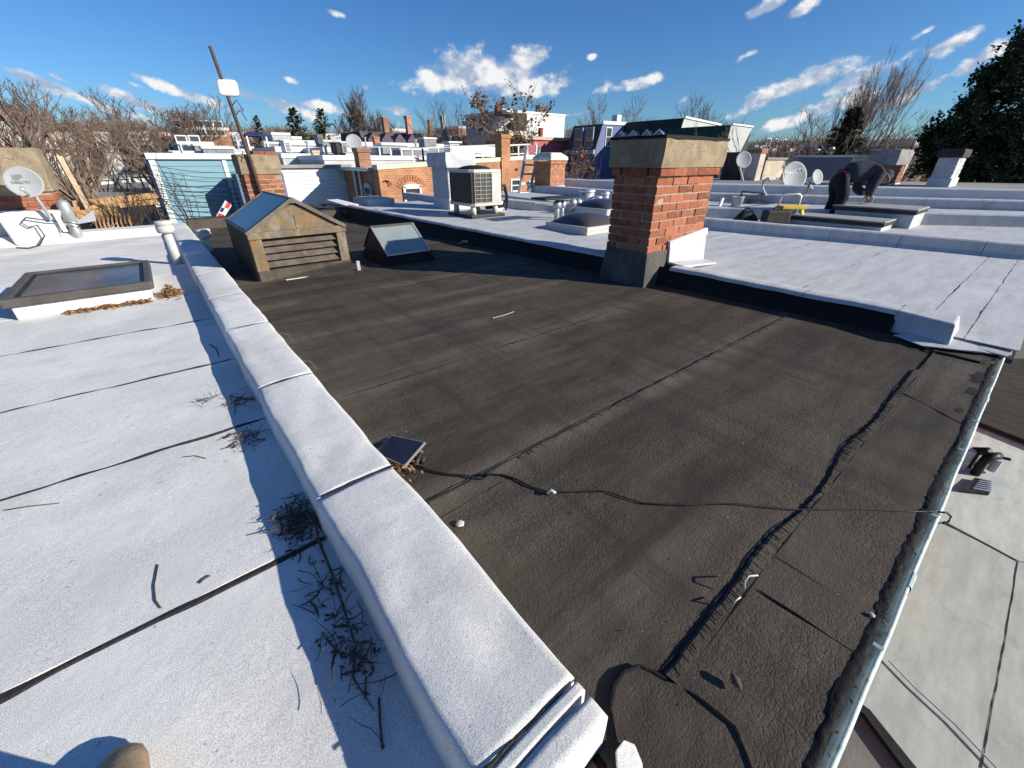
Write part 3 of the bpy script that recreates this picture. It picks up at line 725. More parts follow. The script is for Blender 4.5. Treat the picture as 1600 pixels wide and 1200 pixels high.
# ================================================================== CHIMNEYS
brick_meshes = []
def brick_mesh(l, w, h, seed):
    r = random.Random(seed); m = MB(); j = lambda s: r.uniform(-s, s)
    P = [Vector((sx*l/2 + j(.004), sy*w/2 + j(.003), sz*h/2 + j(.003))) for sz in (-1, 1) for sx, sy in ((-1,-1),(1,-1),(1,1),(-1,1))]
    m.hexa(P); me = m.mesh('brick', BRICK); fix(me)
    return me
BL, BW = .200, .095
BM = {}
def bmesh_for(l, w, h):
    k = (round(l, 2), round(w, 2), round(h, 3))
    if k not in BM: BM[k] = [brick_mesh(k[0], k[1], h, 3*len(BM)+i) for i in range(3)]
    return random.choice(BM[k])
def brick_courses(x0, x1, y0, y1, z0, n, ch, parent, skip=None, joint=.011):
    """real bricks one by one round the four faces of a stack"""
    h = ch - joint; t = .095
    for k in range(n):
        zc = z0 + (k+.5)*ch
        for face in range(4):
            L_ = (x1-x0) if face in (0, 2) else (y1-y0)
            nb = max(2, round(L_/.212)); unit = L_/nb
            # stretchers on the long faces; alternate courses shift by half a brick
            cuts = [i*unit for i in range(nb+1)] if (k+face) % 2 == 0 else [0] + [(i+.5)*unit for i in range(nb)] + [L_]
            for a, b in zip(cuts, cuts[1:]):
                a2 = a + (joint/2 if a > 0 else (0 if face in (0, 2) else .0)); b2 = b - (joint/2 if b < L_ else 0)
                if face in (1, 3) and (a == 0 or b == L_):   # leave the corners to the other faces
                    if a == 0: a2 = t + joint*.6
                    if b == L_: b2 = L_ - t - joint*.6
                    if b2-a2 < .03: continue
                l = round(b2-a2, 2); m = (a2+b2)/2; pr = rnd(-.004, .005)
                if face == 0: loc, rz = (x0+m, y0+t/2-pr, zc), 0
                elif face == 2: loc, rz = (x0+m, y1-t/2+pr, zc), 0
                elif face == 1: loc, rz = (x1-t/2+pr, y0+m, zc), R(90)
                else: loc, rz = (x0+t/2-pr, y0+m, zc), R(90)
                if skip and skip(loc, face): continue
                inst('brick', bmesh_for(l, t, h), loc, parent, (0, 0, rz+rnd(-.008, .008)))
def roughbox(x0, x1, y0, y1, z0, z1, amp=.012, top=.0, nx=8, nz_=6, seed=0, bul=0.0):
    """rendered block: faces cut into a grid and roughened"""
    m = MB()
    def d(p):
        v = Vector((nz3(p[0]*7+seed, p[2]*7, p[1]*5), nz3(p[1]*7+seed, p[2]*7, p[0]*5+4), 0))*amp
        zz = (p[2]-z0)/(z1-z0); b = bul*math.sin(zz*math.pi)
        v += Vector(((1 if p[0] > (x0+x1)/2 else -1)*b, (1 if p[1] > (y0+y1)/2 else -1)*b, 0))
        if zz > .97: v.z += top*nz3(p[0]*6+seed, p[1]*6, 3); 
        return Vector(p) + v
    def face(fn, nu, nv): m.grid(lambda u, v: d(fn(u, v)), nu, nv)
    X = lambda u: x0+(x1-x0)*u
    Y = lambda u: y0+(y1-y0)*u
    Z = lambda u: z0+(z1-z0)*u
    face(lambda u, v: (X(u), y0, Z(v)), nx, nz_); face(lambda u, v: (X(1-u), y1, Z(v)), nx, nz_)
    face(lambda u, v: (x1, Y(u), Z(v)), nx, nz_); face(lambda u, v: (x0, Y(1-u), Z(v)), nx, nz_)
    face(lambda u, v: (X(u), Y(v), z1), nx, nx); face(lambda u, v: (X(u), Y(1-v), z0), nx, nx)
    return m
# ---- the big brick chimney
cx0, cx1, cy0, cy1 = 3.42, 4.36, 2.24, 2.70
ch = thing('brick_chimney', 'large red brick chimney with a thick cement cap at the corner of the black roof', 'chimney', ((cx0+cx1)/2, (cy0+cy1)/2, 0))
zb = .285; cc = .0715
roughbox(cx0+.006, cx1-.006, cy0+.006, cy1-.006, 0, 1.0, .006, 0, 20, 24, 2).part('mortar_core', MORT, ch)
brick_courses(cx0, cx1, cy0, cy1, zb, 9, cc, ch, joint=.0135)
z1 = zb + 9*cc
brick_courses(cx0-.025, cx1+.03, cy0-.03, cy1+.025, z1+.002, 1, .072, ch)
roughbox(cx0-.045, cx1+.045, cy0-.045, cy1+.04, z1+.070, 1.222, .014, .01, 12, 7, 3, .008).part('cement_cap', CEM, ch)
m = MB(); vs = []; k = 40     # ragged tar skin on the crown
for i in range(k):
    u = i/k*4; s = int(u); f = u-s; X0, X1, Y0, Y1 = cx0-.055, cx1+.055, cy0-.055, cy1+.05
    p = [(X0+(X1-X0)*f, Y0), (X1, Y0+(Y1-Y0)*f), (X1-(X1-X0)*f, Y1), (X0, Y1-(Y1-Y0)*f)][s]
    vs += [Vector((p[0], p[1], 1.213 + .012*nz3(i*.7, 3))), Vector((p[0], p[1], 1.235 + .010*nz3(i*.5, 9)))]
cc_ = Vector(((cx0+cx1)/2, (cy0+cy1)/2, 1.262))
m.add(vs + [cc_, cc_ - Vector((0,0,.05))], [(2*i, 2*((i+1) % k), 2*((i+1) % k)+1, 2*i+1) for i in range(k)] + [(2*i+1, 2*((i+1) % k)+1, 2*k) for i in range(k)] + [(2*((i+1) % k), 2*i, 2*k+1) for i in range(k)])
m.part('tar_crown', TAR, ch)
fl = MB(); fl.frus(cx0-.06, cx1+.012, cy0-.055, cy1+.03, -.01, .30, .035); 
fl.part('base_flashing', plain('old_flashing', (.085,.078,.072), .85, .35, 5, .5, 40, dirt=(.16,.15,.14), dirtamt=.6), ch, bevel=.01)
MB().prism([(cx0+.30, cy0-.060, .19), (cx1+.035, cy0-.062, .10), (cx1+.035, cy0-.034, .375), (cx0+.32, cy0-.034, .33)], (0, .03, 0)).part('white_flashing', MEMB, ch, bevel=.004)
MB().prism([(cx0+.305, cy0-.046, .322), (cx1+.03, cy0-.046, .385), (cx1+.03, cy0-.036, .445), (cx0+.305, cy0-.036, .378)], (0, .03, 0)).part('counter_flashing', WPAINT, ch)
MB().prism([(cx0+.32, cy0-.20, .178), (cx1+.04, cy0-.20, .125), (cx1+.04, cy0-.05, .135), (cx0+.30, cy0-.05, .195)], (0, 0, -.02)).part('flashing_apron', MEMB, ch)

# ---- old chimney with the leaning mast (behind the rusty dormer)
q0 = at(404,345,0); yq = 9.75
def at_y(px, py, y): return aty(px, py, y)
lx0, lx1 = aty(388,300,yq).x, aty(446,300,yq).x
lz = aty(420,236,yq).z; lzc = aty(420,272,yq).z
ch2 = thing('brick_chimney', 'leaning old brick chimney with flaking render behind the rusty metal dormer', 'chimney', ((lx0+lx1)/2, yq+.3, 0))
roughbox(lx0+.004, lx1-.004, yq+.004, yq+.59, -.4, lz-.09, .014, 0, 10, 24, 5).part('mortar_core', MORT, ch2)
nb = int((lzc+.25)/.085)
brick_courses(lx0, lx1, yq, yq+.6, lzc-nb*.085, nb, .085, ch2, joint=.024)
roughbox(lx0-.03, lx1+.02, yq-.03, yq+.62, lzc, lz-.06, .016, .02, 8, 6, 11).part('cement_cap', CEM, ch2)
brick_courses(lx0+.25, lx1, yq-.01, yq+.6, lz-.075, 1, .075, ch2)
mast = MB(); a = aty(392,252,yq-.08); b = aty(328,72,yq-.08)
foot = aty(412,318,yq-.08); 
mast.tube([foot, a, a.lerp(b, .35)+Vector((.0,0,0)), b], [.035,.034,.030,.026], 8)
ms = thing('antenna_mast', 'rusty iron mast leaning above the old brick chimney', 'mast', foot)
mast.part('pole', plain('rusty_pole', (.085,.055,.045), .8, .3, 9, .3, 60), ms, smooth=True)
for i, (t, s) in enumerate(((.30, 1), (.02, -1), (.36, 1))):
    p = a.lerp(b, t*1.4); MB().tube([p, p+Vector((.10*s, -.05, .10)), p+Vector((.16*s, -.04, -.06))], .009, 5).part('wire_clip', DARKM, ms)
pa = thing('panel_antenna', 'white rounded panel antenna clamped near the top of the leaning mast', 'antenna', aty(356,139,yq-.1))
m = MB(); c = aty(357,138,yq-.06); w, hh = .30, .235
ex = Vector((.96,-.28,0)).normalized(); ez = Vector((.05,0,1)).normalized(); ey = ex.cross(ez)
def rrect(w, h, r, n=6):
    P = []
    for sx, sy, a0 in ((1,1,0),(-1,1,90),(-1,-1,180),(1,-1,270)):
        for i in range(n): an = R(a0 + 90*i/(n-1)); P.append((sx*(w/2-r)+r*math.cos(an), sy*(h/2-r)+r*math.sin(an)))
    return P
m.prism([c + ex*u + ez*v for u, v in rrect(w, hh, .06)], ey*(.07))
m.part('housing', WPAINT, pa, bevel=.02)
MB().prism([c - ey*.004 + ex*u + ez*v for u, v in rrect(.03, hh*.98, .012)], ey*.01).part('seam', DARKM, pa)
MB().obox(c - ey*.05 + ex*(-.05), .09, .08, .10).part('clamp', ALU, pa, bevel=.01)

# ---- rendered chimney at the far left with the dish in front
bc = at(25.5,385.7); bl = bc.y
cz1, cz2, cz3 = hz(bc, 331), hz(bc, 303), hz(bc, 229)
wx = aty(92,380,bl).x - bc.x
x0, x1 = bc.x - .62, bc.x + .36
ch3 = thing('rendered_chimney', 'broad chimney with a tan rendered top and white coated base at the left edge', 'chimney', (bc.x, bl+.4, 0))
MB().prism([(bc.x, bl, 0), (bc.x+wx, bl, 0), (bc.x+wx+.18, bl+.05, hz(at(90,380),330)), (bc.x-.05, bl+.02, cz1)], (0, .7, 0)).part('white_base', WCOAT, ch3, bevel=.03)
MB().box(x0-.5, bc.x+.05, bl+.35, bl+.9, 0, cz1-.02).part('white_base', WCOAT, ch3, bevel=.03)
tx = aty(76,290,bl+.25).x
MB().box(x0-.4, tx-.012, bl+.262, bl+.95, cz1-.15, cz2+.05).part('mortar_core', MORT, ch3)
brick_courses(x0-.4, tx, bl+.25, bl+.95, cz1-.05, max(2, int((cz2-cz1+.05)/.075)), .075, ch3)
roughbox(x0-.45, tx+.02, bl+.22, bl+1.0, cz2, cz3, .02, .03, 10, 8, 21, .02).part('rendered_top', CEM, ch3, bevel=.05)

def dish(label, c, r, nrm, parent_group=None, mast=None, emblem=None, lnb=True, name='satellite_dish', rx=1.0):
    """offset dish: bowl, rim, feed arm with its head, bracket and mast"""
    nrm = Vector(nrm).normalized(); ex = Vector((0,0,1)).cross(nrm).normalized(); ey = nrm.cross(ex)
    M = Matrix((ex, ey, nrm)).transposed()
    t = thing(name, label, 'satellite dish', mast[0] if mast else c, parent_group)
    m = MB(); prof = [(r*k/8, .16*r*((k/8)**2)) for k in range(0, 9)]
    prof[0] = (.001, 0)
    back = [(r*1.0, .16*r-.010)] + [(r*k/8, .16*r*((k/8)**2)-.012) for k in range(8, 0, -1)] + [(.001, -.012)]
    m.lathe(c, prof + [(r*1.01, .16*r-.004)] + back, 28, M)
    m.v = [tuple(c + (M @ Vector(((M.transposed() @ (Vector(v)-c)).x*rx, (M.transposed() @ (Vector(v)-c)).y, (M.transposed() @ (Vector(v)-c)).z)))) for v in m.v]
    m.part('reflector', DISH, t, smooth=True)
    bot = c - ey*r*.86 - nrm*.03; tip = c + nrm*r*1.45 - ey*r*.75
    if lnb:
        MB().tube([bot, bot+nrm*.1, tip], r*.055, 6).part('feed_arm', GALV, t)
        hd = MB(); hd.tube([tip - (tip-c).normalized()*r*.02, tip - (tip-c).normalized()*r*.30], [r*.10, r*.13], 10); hd.part('feed_head', PVC, t, smooth=True)
    bk = c - nrm*.05
    MB().obox(bk - nrm*.03, .12, .08, .16, M).part('bracket', GALV, t)
    if mast:
        MB().tube([bk - nrm*.06, bk - nrm*.10 - Vector((0,0,.06)), Vector(mast[0])], mast[1], 8).part('mast', GALV, t)
    return t, M, ex, ey, nrm
def onbowl(ob, loc, m3, c, r):
    nb_ = m3 @ Vector((0,0,1))
    for v in ob.data.vertices:
        z0 = v.co.z; p = Vector(loc) + m3 @ Vector((v.co.x, v.co.y, 0)); d = p - c; d -= nb_*d.dot(nb_)
        v.co = m3.transposed() @ (c + d + nb_*(.16*d.length_squared/r + .004 + r*.03 + z0) - Vector(loc))
dc = aty(38,285,bl-.25); dr = (aty(71,285,bl-.25)-aty(5,285,bl-.25)).length/2*.96
tgt = Vector((-.05, -.99, .22))
t, M, ex, ey, nn = dish('grey satellite dish with a square emblem in front of the tan chimney at the left', dc, dr, tgt, mast=(aty(80,342,bl-.04), .022))
# emblem: rounded block with a cut, and the wordmark beneath it
EMB = plain('emblem_grey', (.19,.19,.20), .6, .05, 5, 0)
pz = nn*(.16*dr*.12+.004)
def onface(u, v): rr = math.hypot(u, v); return dc + ex*u*dr + ey*v*dr + nn*(.16*dr*rr*rr + .003)
MB().prism([onface(-u, v) for u, v in ((-.02,.50),(.30,.50),(.36,.42),(.36,.22),(.20,.14),(.06,.30),(-.02,.30))], nn*.002).part('emblem', EMB, t)
MB().prism([onface(-u, v) for u, v in ((.40,.50),(.48,.44),(.50,.20),(.42,.12),(.26,.12),(.40,.22))], nn*.002).part('emblem', EMB, t)
onbowl(text_part('wordmark', 'DIRECTV', EMB, t, onface(-.16, -.02), M, dr*.24), onface(-.16, -.02), M, dc, dr)
MB().tube([aty(77,345,bl-.05), aty(40,340,bl-.04), aty(33,348,bl-.03), aty(45,355,bl-.03), aty(58,352,bl-.05), aty(70,368,bl-.08), aty(62,383,bl-.1), at(45,388,.01), at(26,387,.01)], .009, 5).solo('cable', DARKM, 'dark cable looping down from the dish over the white chimney base', 'cable', smooth=True)
MB().tube([aty(78,345,bl-.05), aty(110,348,bl-.02), aty(125,352,bl), at(132,362,.0)], .008, 5).solo('cable', DARKM, 'short dark cable running from the dish mast past the metal flue', 'cable', smooth=True)
fp = thing('flue_pipe', 'shiny metal flue pipe with a capped head beside the left satellite dish', 'pipe', Vector((aty(119,362,bl+.12).x, bl+.12, 0)))
b = aty(119,362,bl+.12); b.z = 0; tz = hz(b, 311); rr = .062
MB().cyl(b-Vector((0,0,.1)), rr, tz-.12, 18).part('pipe', GALV, fp, smooth=True)
MB().lathe(b, [(rr*1.02, tz-.30), (rr*1.22, tz-.29), (rr*1.24, tz-.10), (rr*1.15, tz-.05), (rr*.8, tz-.02), (.001, tz)], 18).part('cap', GALV, fp, smooth=True)
MB().bar(aty(84,330,bl-.02), aty(103,362,bl-.05), .05, .02).solo('board', WPAINT, 'narrow white board leaning beside the metal flue', 'board')

# white PVC vents
def vent(label, b, ztop, r, capr, caph):
    v = thing('vent_pipe', label, 'pipe', b)
    MB().tube([b-Vector((0,0,.05)), b+Vector((0,0,ztop-caph))], [r, r*.98], 16).part('pipe', PVC, v, smooth=True)
    MB().lathe(b, [(r, ztop-caph-.01), (capr*.94, ztop-caph), (capr, ztop-caph+.02), (capr, ztop-caph*.5), (capr*.9, ztop-caph*.45), (capr*.9, ztop-caph*.4), (capr, ztop-caph*.35), (capr, ztop-.01), (capr*.93, ztop), (.001, ztop+.004)], 18).part('cap', PVC, v, smooth=True)
    return v
b = Vector((.055, at(284,412).y, 0)); 
vent('tall white pipe with a round cap standing against the white parapet', b, hz(b, 345), .045, .085, .12)
b = at(327,392); vent('short white capped pipe on the black roof behind the parapet', b, hz(b, 358), .045, .085, .10)

# ---- skylight on the left roof
sk = thing('skylight', 'low flat skylight with a dark brown frame on a white kerb', 'skylight', at(130,470))
zc, zf = .10, .165
A = [at(12,506,0), at(247,470,0), at(240,418,0), at(70,440,0)]
k0 = Vector((at(20,505).x, at(20,505).y, 0)); xl, xr = at(20,505).x, at(246,468).x; yf, yb = at(246,469).y, at(240,405,zf).y
MB().box(xl+.02, xr-.02, yf+.01, yb-.01, 0, zc).part('kerb', GRAN, sk, bevel=.01)
fr = MB(); w = .040
fr.box(xl-.02, xr+.015, yf-.02, yf+w, zc, zf); fr.box(xl-.02, xr+.015, yb-w, yb+.015, zc, zf)
fr.box(xl-.02, xl+w, yf+w, yb-w, zc, zf); fr.box(xr-w, xr+.015, yf+w, yb-w, zc, zf)
fr.part('frame', BROWNM, sk, bevel=.012)
f2 = MB(); e = w+.004
for i in range(2):
    d = e + i*.014; hh = zf - .012 - i*.008
    f2.box(xl+d, xr-d, yf+d, yf+d+.010, zc, hh); f2.box(xl+d, xr-d, yb-d-.010, yb-d, zc, hh); f2.box(xl+d, xl+d+.010, yf+d+.010, yb-d-.010, zc, hh); f2.box(xr-d-.010, xr-d, yf+d+.010, yb-d-.010, zc, hh)
f2.part('inner_frame', DARKM, sk)
tg = MT('skylight_pane', .26, .4); tg.col(tg.mix(tg.rng(tg.noise(1.6, 6, .65, tg.map((1.6,.8,1),(0,0,.6))), .38, .66), (.035,.040,.045), (.13,.115,.095)))
MB().box(xl+.06, xr-.06, yf+.06, yb-.06, zc+.01, zf-.022).part('pane', tg.m, sk)

# leaf piles, leaf by leaf but uncountable
def leaves(label, region, n, hmax, size=.03, seed=0, name='leaf_litter'):
    r = random.Random(seed); m = MB()
    for _ in range(n):
        p = region(r); h = hmax*r.random()**1.5*p[1]; c = Vector((p[0].x, p[0].y, p[0].z + .003 + h))
        a = r.uniform(0, 6.28); el = r.uniform(-.7, .7); l = size*r.uniform(.5, 1.3); w = l*r.uniform(.25, .55)
        d = Vector((math.cos(a)*math.cos(el), math.sin(a)*math.cos(el), math.sin(el))); q = d.cross(Vector((r.uniform(-.4,.4), r.uniform(-.4,.4), 1))).normalized(); up = q.cross(d)*l*.2
        m.add([c-d*l/2, c+q*w/2+up, c+d*l/2, c-q*w/2+up], [(0,1,2,3)])
    return m.solo(name, LEAF, label, 'leaves', kind='stuff', fixn=False)
e0, e1 = at(100,497), at(235,468)
def reg1(r):
    t = r.random()**.8; return (Vector((e0.x+(e1.x-e0.x)*t + r.uniform(-.02,.03), yf - abs(r.gauss(0, .035)) - .005, 0)), 1.0)
leaves('brown dead leaves drifted along the front of the skylight kerb', reg1, 420, .025, .035, 1)
pc = at(268,462)
def reg2(r):
    a, d = r.uniform(0, 6.28), abs(r.gauss(0, .055)); return (Vector((pc.x+d*math.cos(a)*.9, pc.y+d*math.sin(a)*1.1, 0)), max(0, 1-d/.14))
leaves('heap of dead brown leaves at the corner of the skylight', reg2, 420, .10, .04, 2)

# twig clumps in the gutter between roof and parapet
def twigs(label, c, n, rad, lr_, hmax, seed, group=None, flat=False, thick=.0016):
    r = random.Random(seed); m = MB(); main = r.uniform(0, 3.14)
    for i in range(n):
        a = main + r.gauss(0, .75) + (3.14 if r.random() < .4 else 0); p = c + Vector((r.gauss(0, rad*.5), r.gauss(0, rad*.95), .003 + hmax*r.random()**1.8))
        d = Vector((math.cos(a), math.sin(a), r.gauss(0, .18))).normalized(); l = r.uniform(*lr_)*r.uniform(.45, 1.1)
        cv = r.gauss(0, .42); pts = [p - d*l*.5]
        for k in range(5):
            d = (Matrix.Rotation(cv*.5, 3, 'Z') @ d + Vector((r.gauss(0,.13), r.gauss(0,.13), r.gauss(0,.09)))).normalized(); q = pts[-1] + d*l/5; q.z = max(.003, min(q.z, hmax*1.5)); q.x = min(q.x, PL0-.012)
            pts.append(q)
        t = thick*r.choice((.5, .7, .9, 1.3, 2.0)); m.tube(pts, [t, t, t*.9, t*.8, t*.6, t*.35], 4, False)
        if r.random() < .35: m.tube([pts[2], pts[2] + Vector((r.gauss(0,.012), r.gauss(0,.012), .004))], [t*.6, t*.3], 3, False)
    for i in range(n):      # crumbs of leaf and seed head caught between the stems
        p = c + Vector((min(r.gauss(0, rad*.5), PL0-.02-c.x), r.gauss(0, rad*.9), .003 + .4*hmax*r.random()**2)); z = r.uniform(.003, .008); a = r.uniform(0, 6.28)
        m.add([p + Vector((math.cos(a+k*1.57)*z*(1.4 if k % 2 else .6), math.sin(a+k*1.57)*z*(1.4 if k % 2 else .6), r.uniform(0,.004))) for k in range(4)], [(0,1,2,3)])
    return m.solo('twig_clump', TWIG, label, 'twigs', group, kind='stuff', fixn=False)
for i, (px, py, n, rad, lab) in enumerate((
    (372,628,26,.05,'small dark twig clump in the parapet shade, farthest along the parapet'),
    (383,690,34,.06,'fan of dry twigs poking out of the parapet shade into the sun'),
    (462,822,110,.06,'largest dark heap of twigs and leaves in the parapet shade'),
    (505,912,26,.05,'thin twigs strewn in the shade just below the largest heap'),
    (548,1020,60,.055,'dark twig clump nearest the camera in the parapet shade'),
    (322,627,9,.03,'few dry twigs lying in the sun at the edge of the shade'))):
    twigs(lab, at(px,py), int(n*.85), rad, (.05, .14), .030 if n > 40 else .014, 30+i)
tr = MB(); tr.tube([at(455,770,.02), at(490,800,.03), at(498,845,.02), at(520,900,.01), at(540,960,.01), at(556,1010,.012), at(552,1060,.006), at(585,1110,.004)], [.002,.004,.0045,.004,.003,.0025,.002,.001], 5)
tr.solo('twig', TWIG, 'long crooked twig trailing through the parapet shade', 'twig', smooth=True)
tw = [(((247,882),(241,915),(243,938),(252,950)), .0018, 'curved dark twig lying alone on the near white roof'),
      (((8,797),(45,791),(92,786)), .002, 'thin straight twig at the left edge of the white roof'),
      (((286,714),(304,712),(322,716)), .0018, 'short pale stem beside the shaded edge of the roof'),
      (((328,538),(338,545),(342,556)), .003, 'small dark twig on the white roof near the skylight leaves'),
      (((592,1090),(594,1130),(598,1170)), .0025, 'short straight twig in the shade nearest the camera'),
      (((312,911),(318,905),(328,899)), .003, 'tiny twig fragment beside the near roof seam')]
for pts, r_, lab in tw:
    MB().tube([at(a, b, .004) for a, b in pts], [r_]*len(pts), 5).solo('twig', TWIG, lab, 'twig', smooth=True)

leaves('crumbs of dead leaf scattered along the mint gutter', lambda r: (Vector((r.uniform(.5, 3.6), r.gauss(-.110, .006), -.010)), 1.0), 130, .008, .016, 9)
leaves('dark specks and grit scattered over the near black felt', lambda r: (Vector((r.uniform(.45, 3.2), r.uniform(-.05, 2.2), .018)), 1.0), 170, .002, .009, 10, 'grit')
# ---------------------------------------------------------------- rusty metal dormer with louvres
p0 = at(408.5,440.5); fy = p0.y; fx0 = p0.x; fx1 = aty(551,430,fy).x
zs = aty(391,364,fy).z; za = aty(455,312,fy).z; xa = aty(455,312,fy).x; xa = (fx0+fx1)/2
dl = 1.22
dm = thing('metal_dormer', 'rusty sheet metal dormer with a louvred front and glazed gable roof', 'skylight', ((fx0+fx1)/2, fy+dl/2, 0))
zB, zL = .10, .13
q_ = at(553,431.5); MB().hexa([(fx0-.01, fy-.03, -.01), (q_.x, q_.y, -.01), (fx1+.06, fy+dl+.03, -.01), (fx0-.02, fy+dl+.03, -.01), (fx0-.004, fy-.010, zB), (fx1+.01, fy-.012, zB), (fx1+.01, fy+dl+.01, zB), (fx0-.004, fy+dl+.01, zB)]).part('base_flashing', FELT, dm, bevel=.006)
MB().box(fx0-.016, fx0-.0045, fy-.004, fy+dl, zB-.06, zs-.004).part('side_wall', TAR, dm); MB().box(fx1-.012, fx1, fy+.06, fy+dl, zB, zs).part('side_wall', RUST, dm)  # left wall tar black, its full shade put into the colour
MB().prism([(fx0+.012, fy+dl-.02, zB), (fx1-.012, fy+dl-.02, zB), (fx1-.012, fy+dl-.02, zs), (xa, fy+dl-.02, za-.02), (fx0+.012, fy+dl-.02, zs)], (0, .015, 0)).part('back_wall', RUST, dm)
MB().box(fx0-.004, fx0+.10, fy-.006, fy+.07, zB-.01, zs-.065).part('corner_post', RUST, dm, bevel=.004)
MB().box(fx1-.09, fx1+.004, fy-.006, fy+.07, zB-.01, zs-.065).part('corner_post', RUST, dm, bevel=.004)
MB().box(fx0-.012, fx1+.012, fy-.018, fy+.07, zs-.064, zs).part('top_rail', RUST, dm, bevel=.004)
LOUV = plain('weathered_louvre', (.115,.092,.074), .7, .3, 9, .3, 50, dirt=(.26,.15,.08), dirtamt=.7)
zb0 = zB + .02; nl = 4; stp = (zs-.064-zb0)/nl
for i in range(nl):
    z = zb0 + i*stp
    MB().prism([(fx0+.10, fy+.012, z), (fx0+.10, fy+.024, z-.004), (fx0+.10, fy+.078, z+stp*.84), (fx0+.10, fy+.066, z+stp*.84)], (fx1-fx0-.19, 0, 0)).part('louvre', LOUV, dm)
MB().box(fx0+.10, fx1-.09, fy+.10, fy+.11, zB, zs-.07).part('louvre_backing', BLACKP, dm)
MB().prism([(fx0+.01, fy+.004, zs+.001), (fx1-.01, fy+.004, zs+.001), (xa, fy+.004, za-.03)], (0, .02, 0)).part('gable_panel', RUST, dm)
MB().box(xa-.012, xa+.012, fy-.003, fy+.003, zs+.002, zs+.13).part('gable_seam', RUST, dm)
ov = .012
for s, xe_ in ((-1, fx0-ov), (1, fx1+ov)):
    ze = zs - .015
    sl = Vector((xa-xe_, 0, za-ze)); n_ = Vector((-sl.z*s*-1 if s < 0 else sl.z, 0, abs(sl.x))).normalized()
    if s < 0: n_ = Vector((-sl.z, 0, sl.x)).normalized()
    else: n_ = Vector((sl.z, 0, -sl.x)).normalized()
    P = lambda t, y, o: Vector((xe_, y, ze)) + sl*t + n_*o
    MB().prism([P(.03, fy+.02, 0), P(.985, fy+.02, 0), P(.985, fy+dl-.02, 0), P(.03, fy+dl-.02, 0)], n_*.012).part('glass_pane', glass('dormer_glass', (.022,.028,.036), .34), dm)
    for t0, t1, ya, yb_ in ((0, .06, fy-.03, fy+dl+.02), (.06, .99, fy-.03, fy+.045), (.06, .99, fy+dl-.03, fy+dl+.02)):
        MB().prism([P(t0, ya, -.012), P(t1, ya, -.012), P(t1, yb_, -.012), P(t0, yb_, -.012)], n_*.034).part('roof_bar', plain('weathered_metal', (.14,.125,.105), .6, .3, 9, .2, 60, metal=.2), dm)
MB().prism([(xa-.05, fy-.035, za-.028), (xa, fy-.035, za+.02), (xa+.05, fy-.035, za-.028)], (0, dl+.06, 0)).part('ridge_cap', plain('weathered_metal', (.14,.125,.105)), dm)
MB().box(fx0+.2, fx1-.15, fy-.125, fy-.112, .008, .014).solo('board', WPAINT, 'thin pale strip lying at the foot of the rusty dormer', 'strip')
MB().obox((fx1+.03, fy-.15, .05), .035, .02, .11).solo('metal_strap', GALV, 'small bent metal strap at the right foot of the rusty dormer', 'strap')

# ---------------------------------------------------------------- small glazed ridge skylight
p0 = at(607,416); sy_ = p0.y; sx0 = p0.x; sx1 = at(676,406).x
zk = hz(p0, 400); rp = aty(583,355.5,sy_+.30)
sx1 = aty(671,392,sy_).x
dep_ = .62; yr = sy_ + .36; zrg = aty(585,355.7,yr).z
sm = thing('ridge_skylight', 'small dark ridge skylight with one sloping glass face near the middle of the black roof', 'skylight', ((sx0+sx1)/2, sy_+dep_/2, 0))
MB().frus(sx0-.06, sx1+.06, sy_-.05, sy_+dep_+.05, -.01, zk, .045).part('kerb', TAR, sm, bevel=.01)
for x in (sx0, sx1-.02):
    MB().prism([(x, sy_, zk), (x, yr, zrg), (x, sy_+dep_+.02, zk)], (.02, 0, 0)).part('gable_end', DARKM, sm)
sl = Vector((0, yr-sy_, zrg-zk)); nv = Vector((0, -sl.z, sl.y)).normalized()
P = lambda x, t, o=0: Vector((x, sy_, zk)) + sl*t + nv*o
MB().prism([P(sx0+.022,.03), P(sx1-.022,.03), P(sx1-.022,.97), P(sx0+.022,.97)], nv*.008).part('glass_pane', DUSTG, sm)
for a, b in ((P(sx0+.008,0,.01), P(sx0+.008,1,.01)), (P(sx1-.008,0,.01), P(sx1-.008,1,.01)), (P(sx0,.0,.008), P(sx1,.0,.008))):
    MB().bar(a, b, .020, .014).part('glazing_bar', ALU, sm)
MB().prism([(sx0-.01, yr, zrg+.008), (sx1+.01, yr, zrg+.008), (sx1+.01, sy_+dep_+.03, zk+.008), (sx0-.01, sy_+dep_+.03, zk+.008)], (0, .006, .012)).part('back_slope', BROWNM, sm)
MB().bar((sx0-.01, yr, zrg+.012), (sx1+.01, yr, zrg+.012), .035, .02).part('ridge_cap', BROWNM, sm)

# ---------------------------------------------------------------- solar panel, leaves, cable, debris
sp = thing('solar_panel', 'small dark solar panel propped on dead leaves beside the parapet', 'solar panel', at(620,720))
q = [at(585,708,.055), at(632.5,728,.045), at(664.5,691,.085), at(612.5,680,.095)]
nv = (q[1]-q[0]).cross(q[3]-q[0]).normalized()
MB().prism(q, -nv*.010).part('frame', ALU, sp)
c = sum(q, Vector())/4
pv = MT('solar_cells', .16, .6); pv.col(pv.mix(pv.noise(2, 3), (.010,.014,.028), (.018,.024,.045)))
MB().prism([c+(p-c)*.955+nv*.0015 for p in q], nv*.001).part('cells', pv.m, sp)
MB().prism([at(577,697,.03), at(600,715,.03), at(622,690,.05), at(603,683,.05)], (0, 0, -.012)).part('back_panel', BLACKP, sp)
MB().tube([at(648,728,.01), at(655,712,.03), at(662,714,.02), at(660,724,.006)], .010, 8).part('hinge', DARKM, sp, smooth=True)
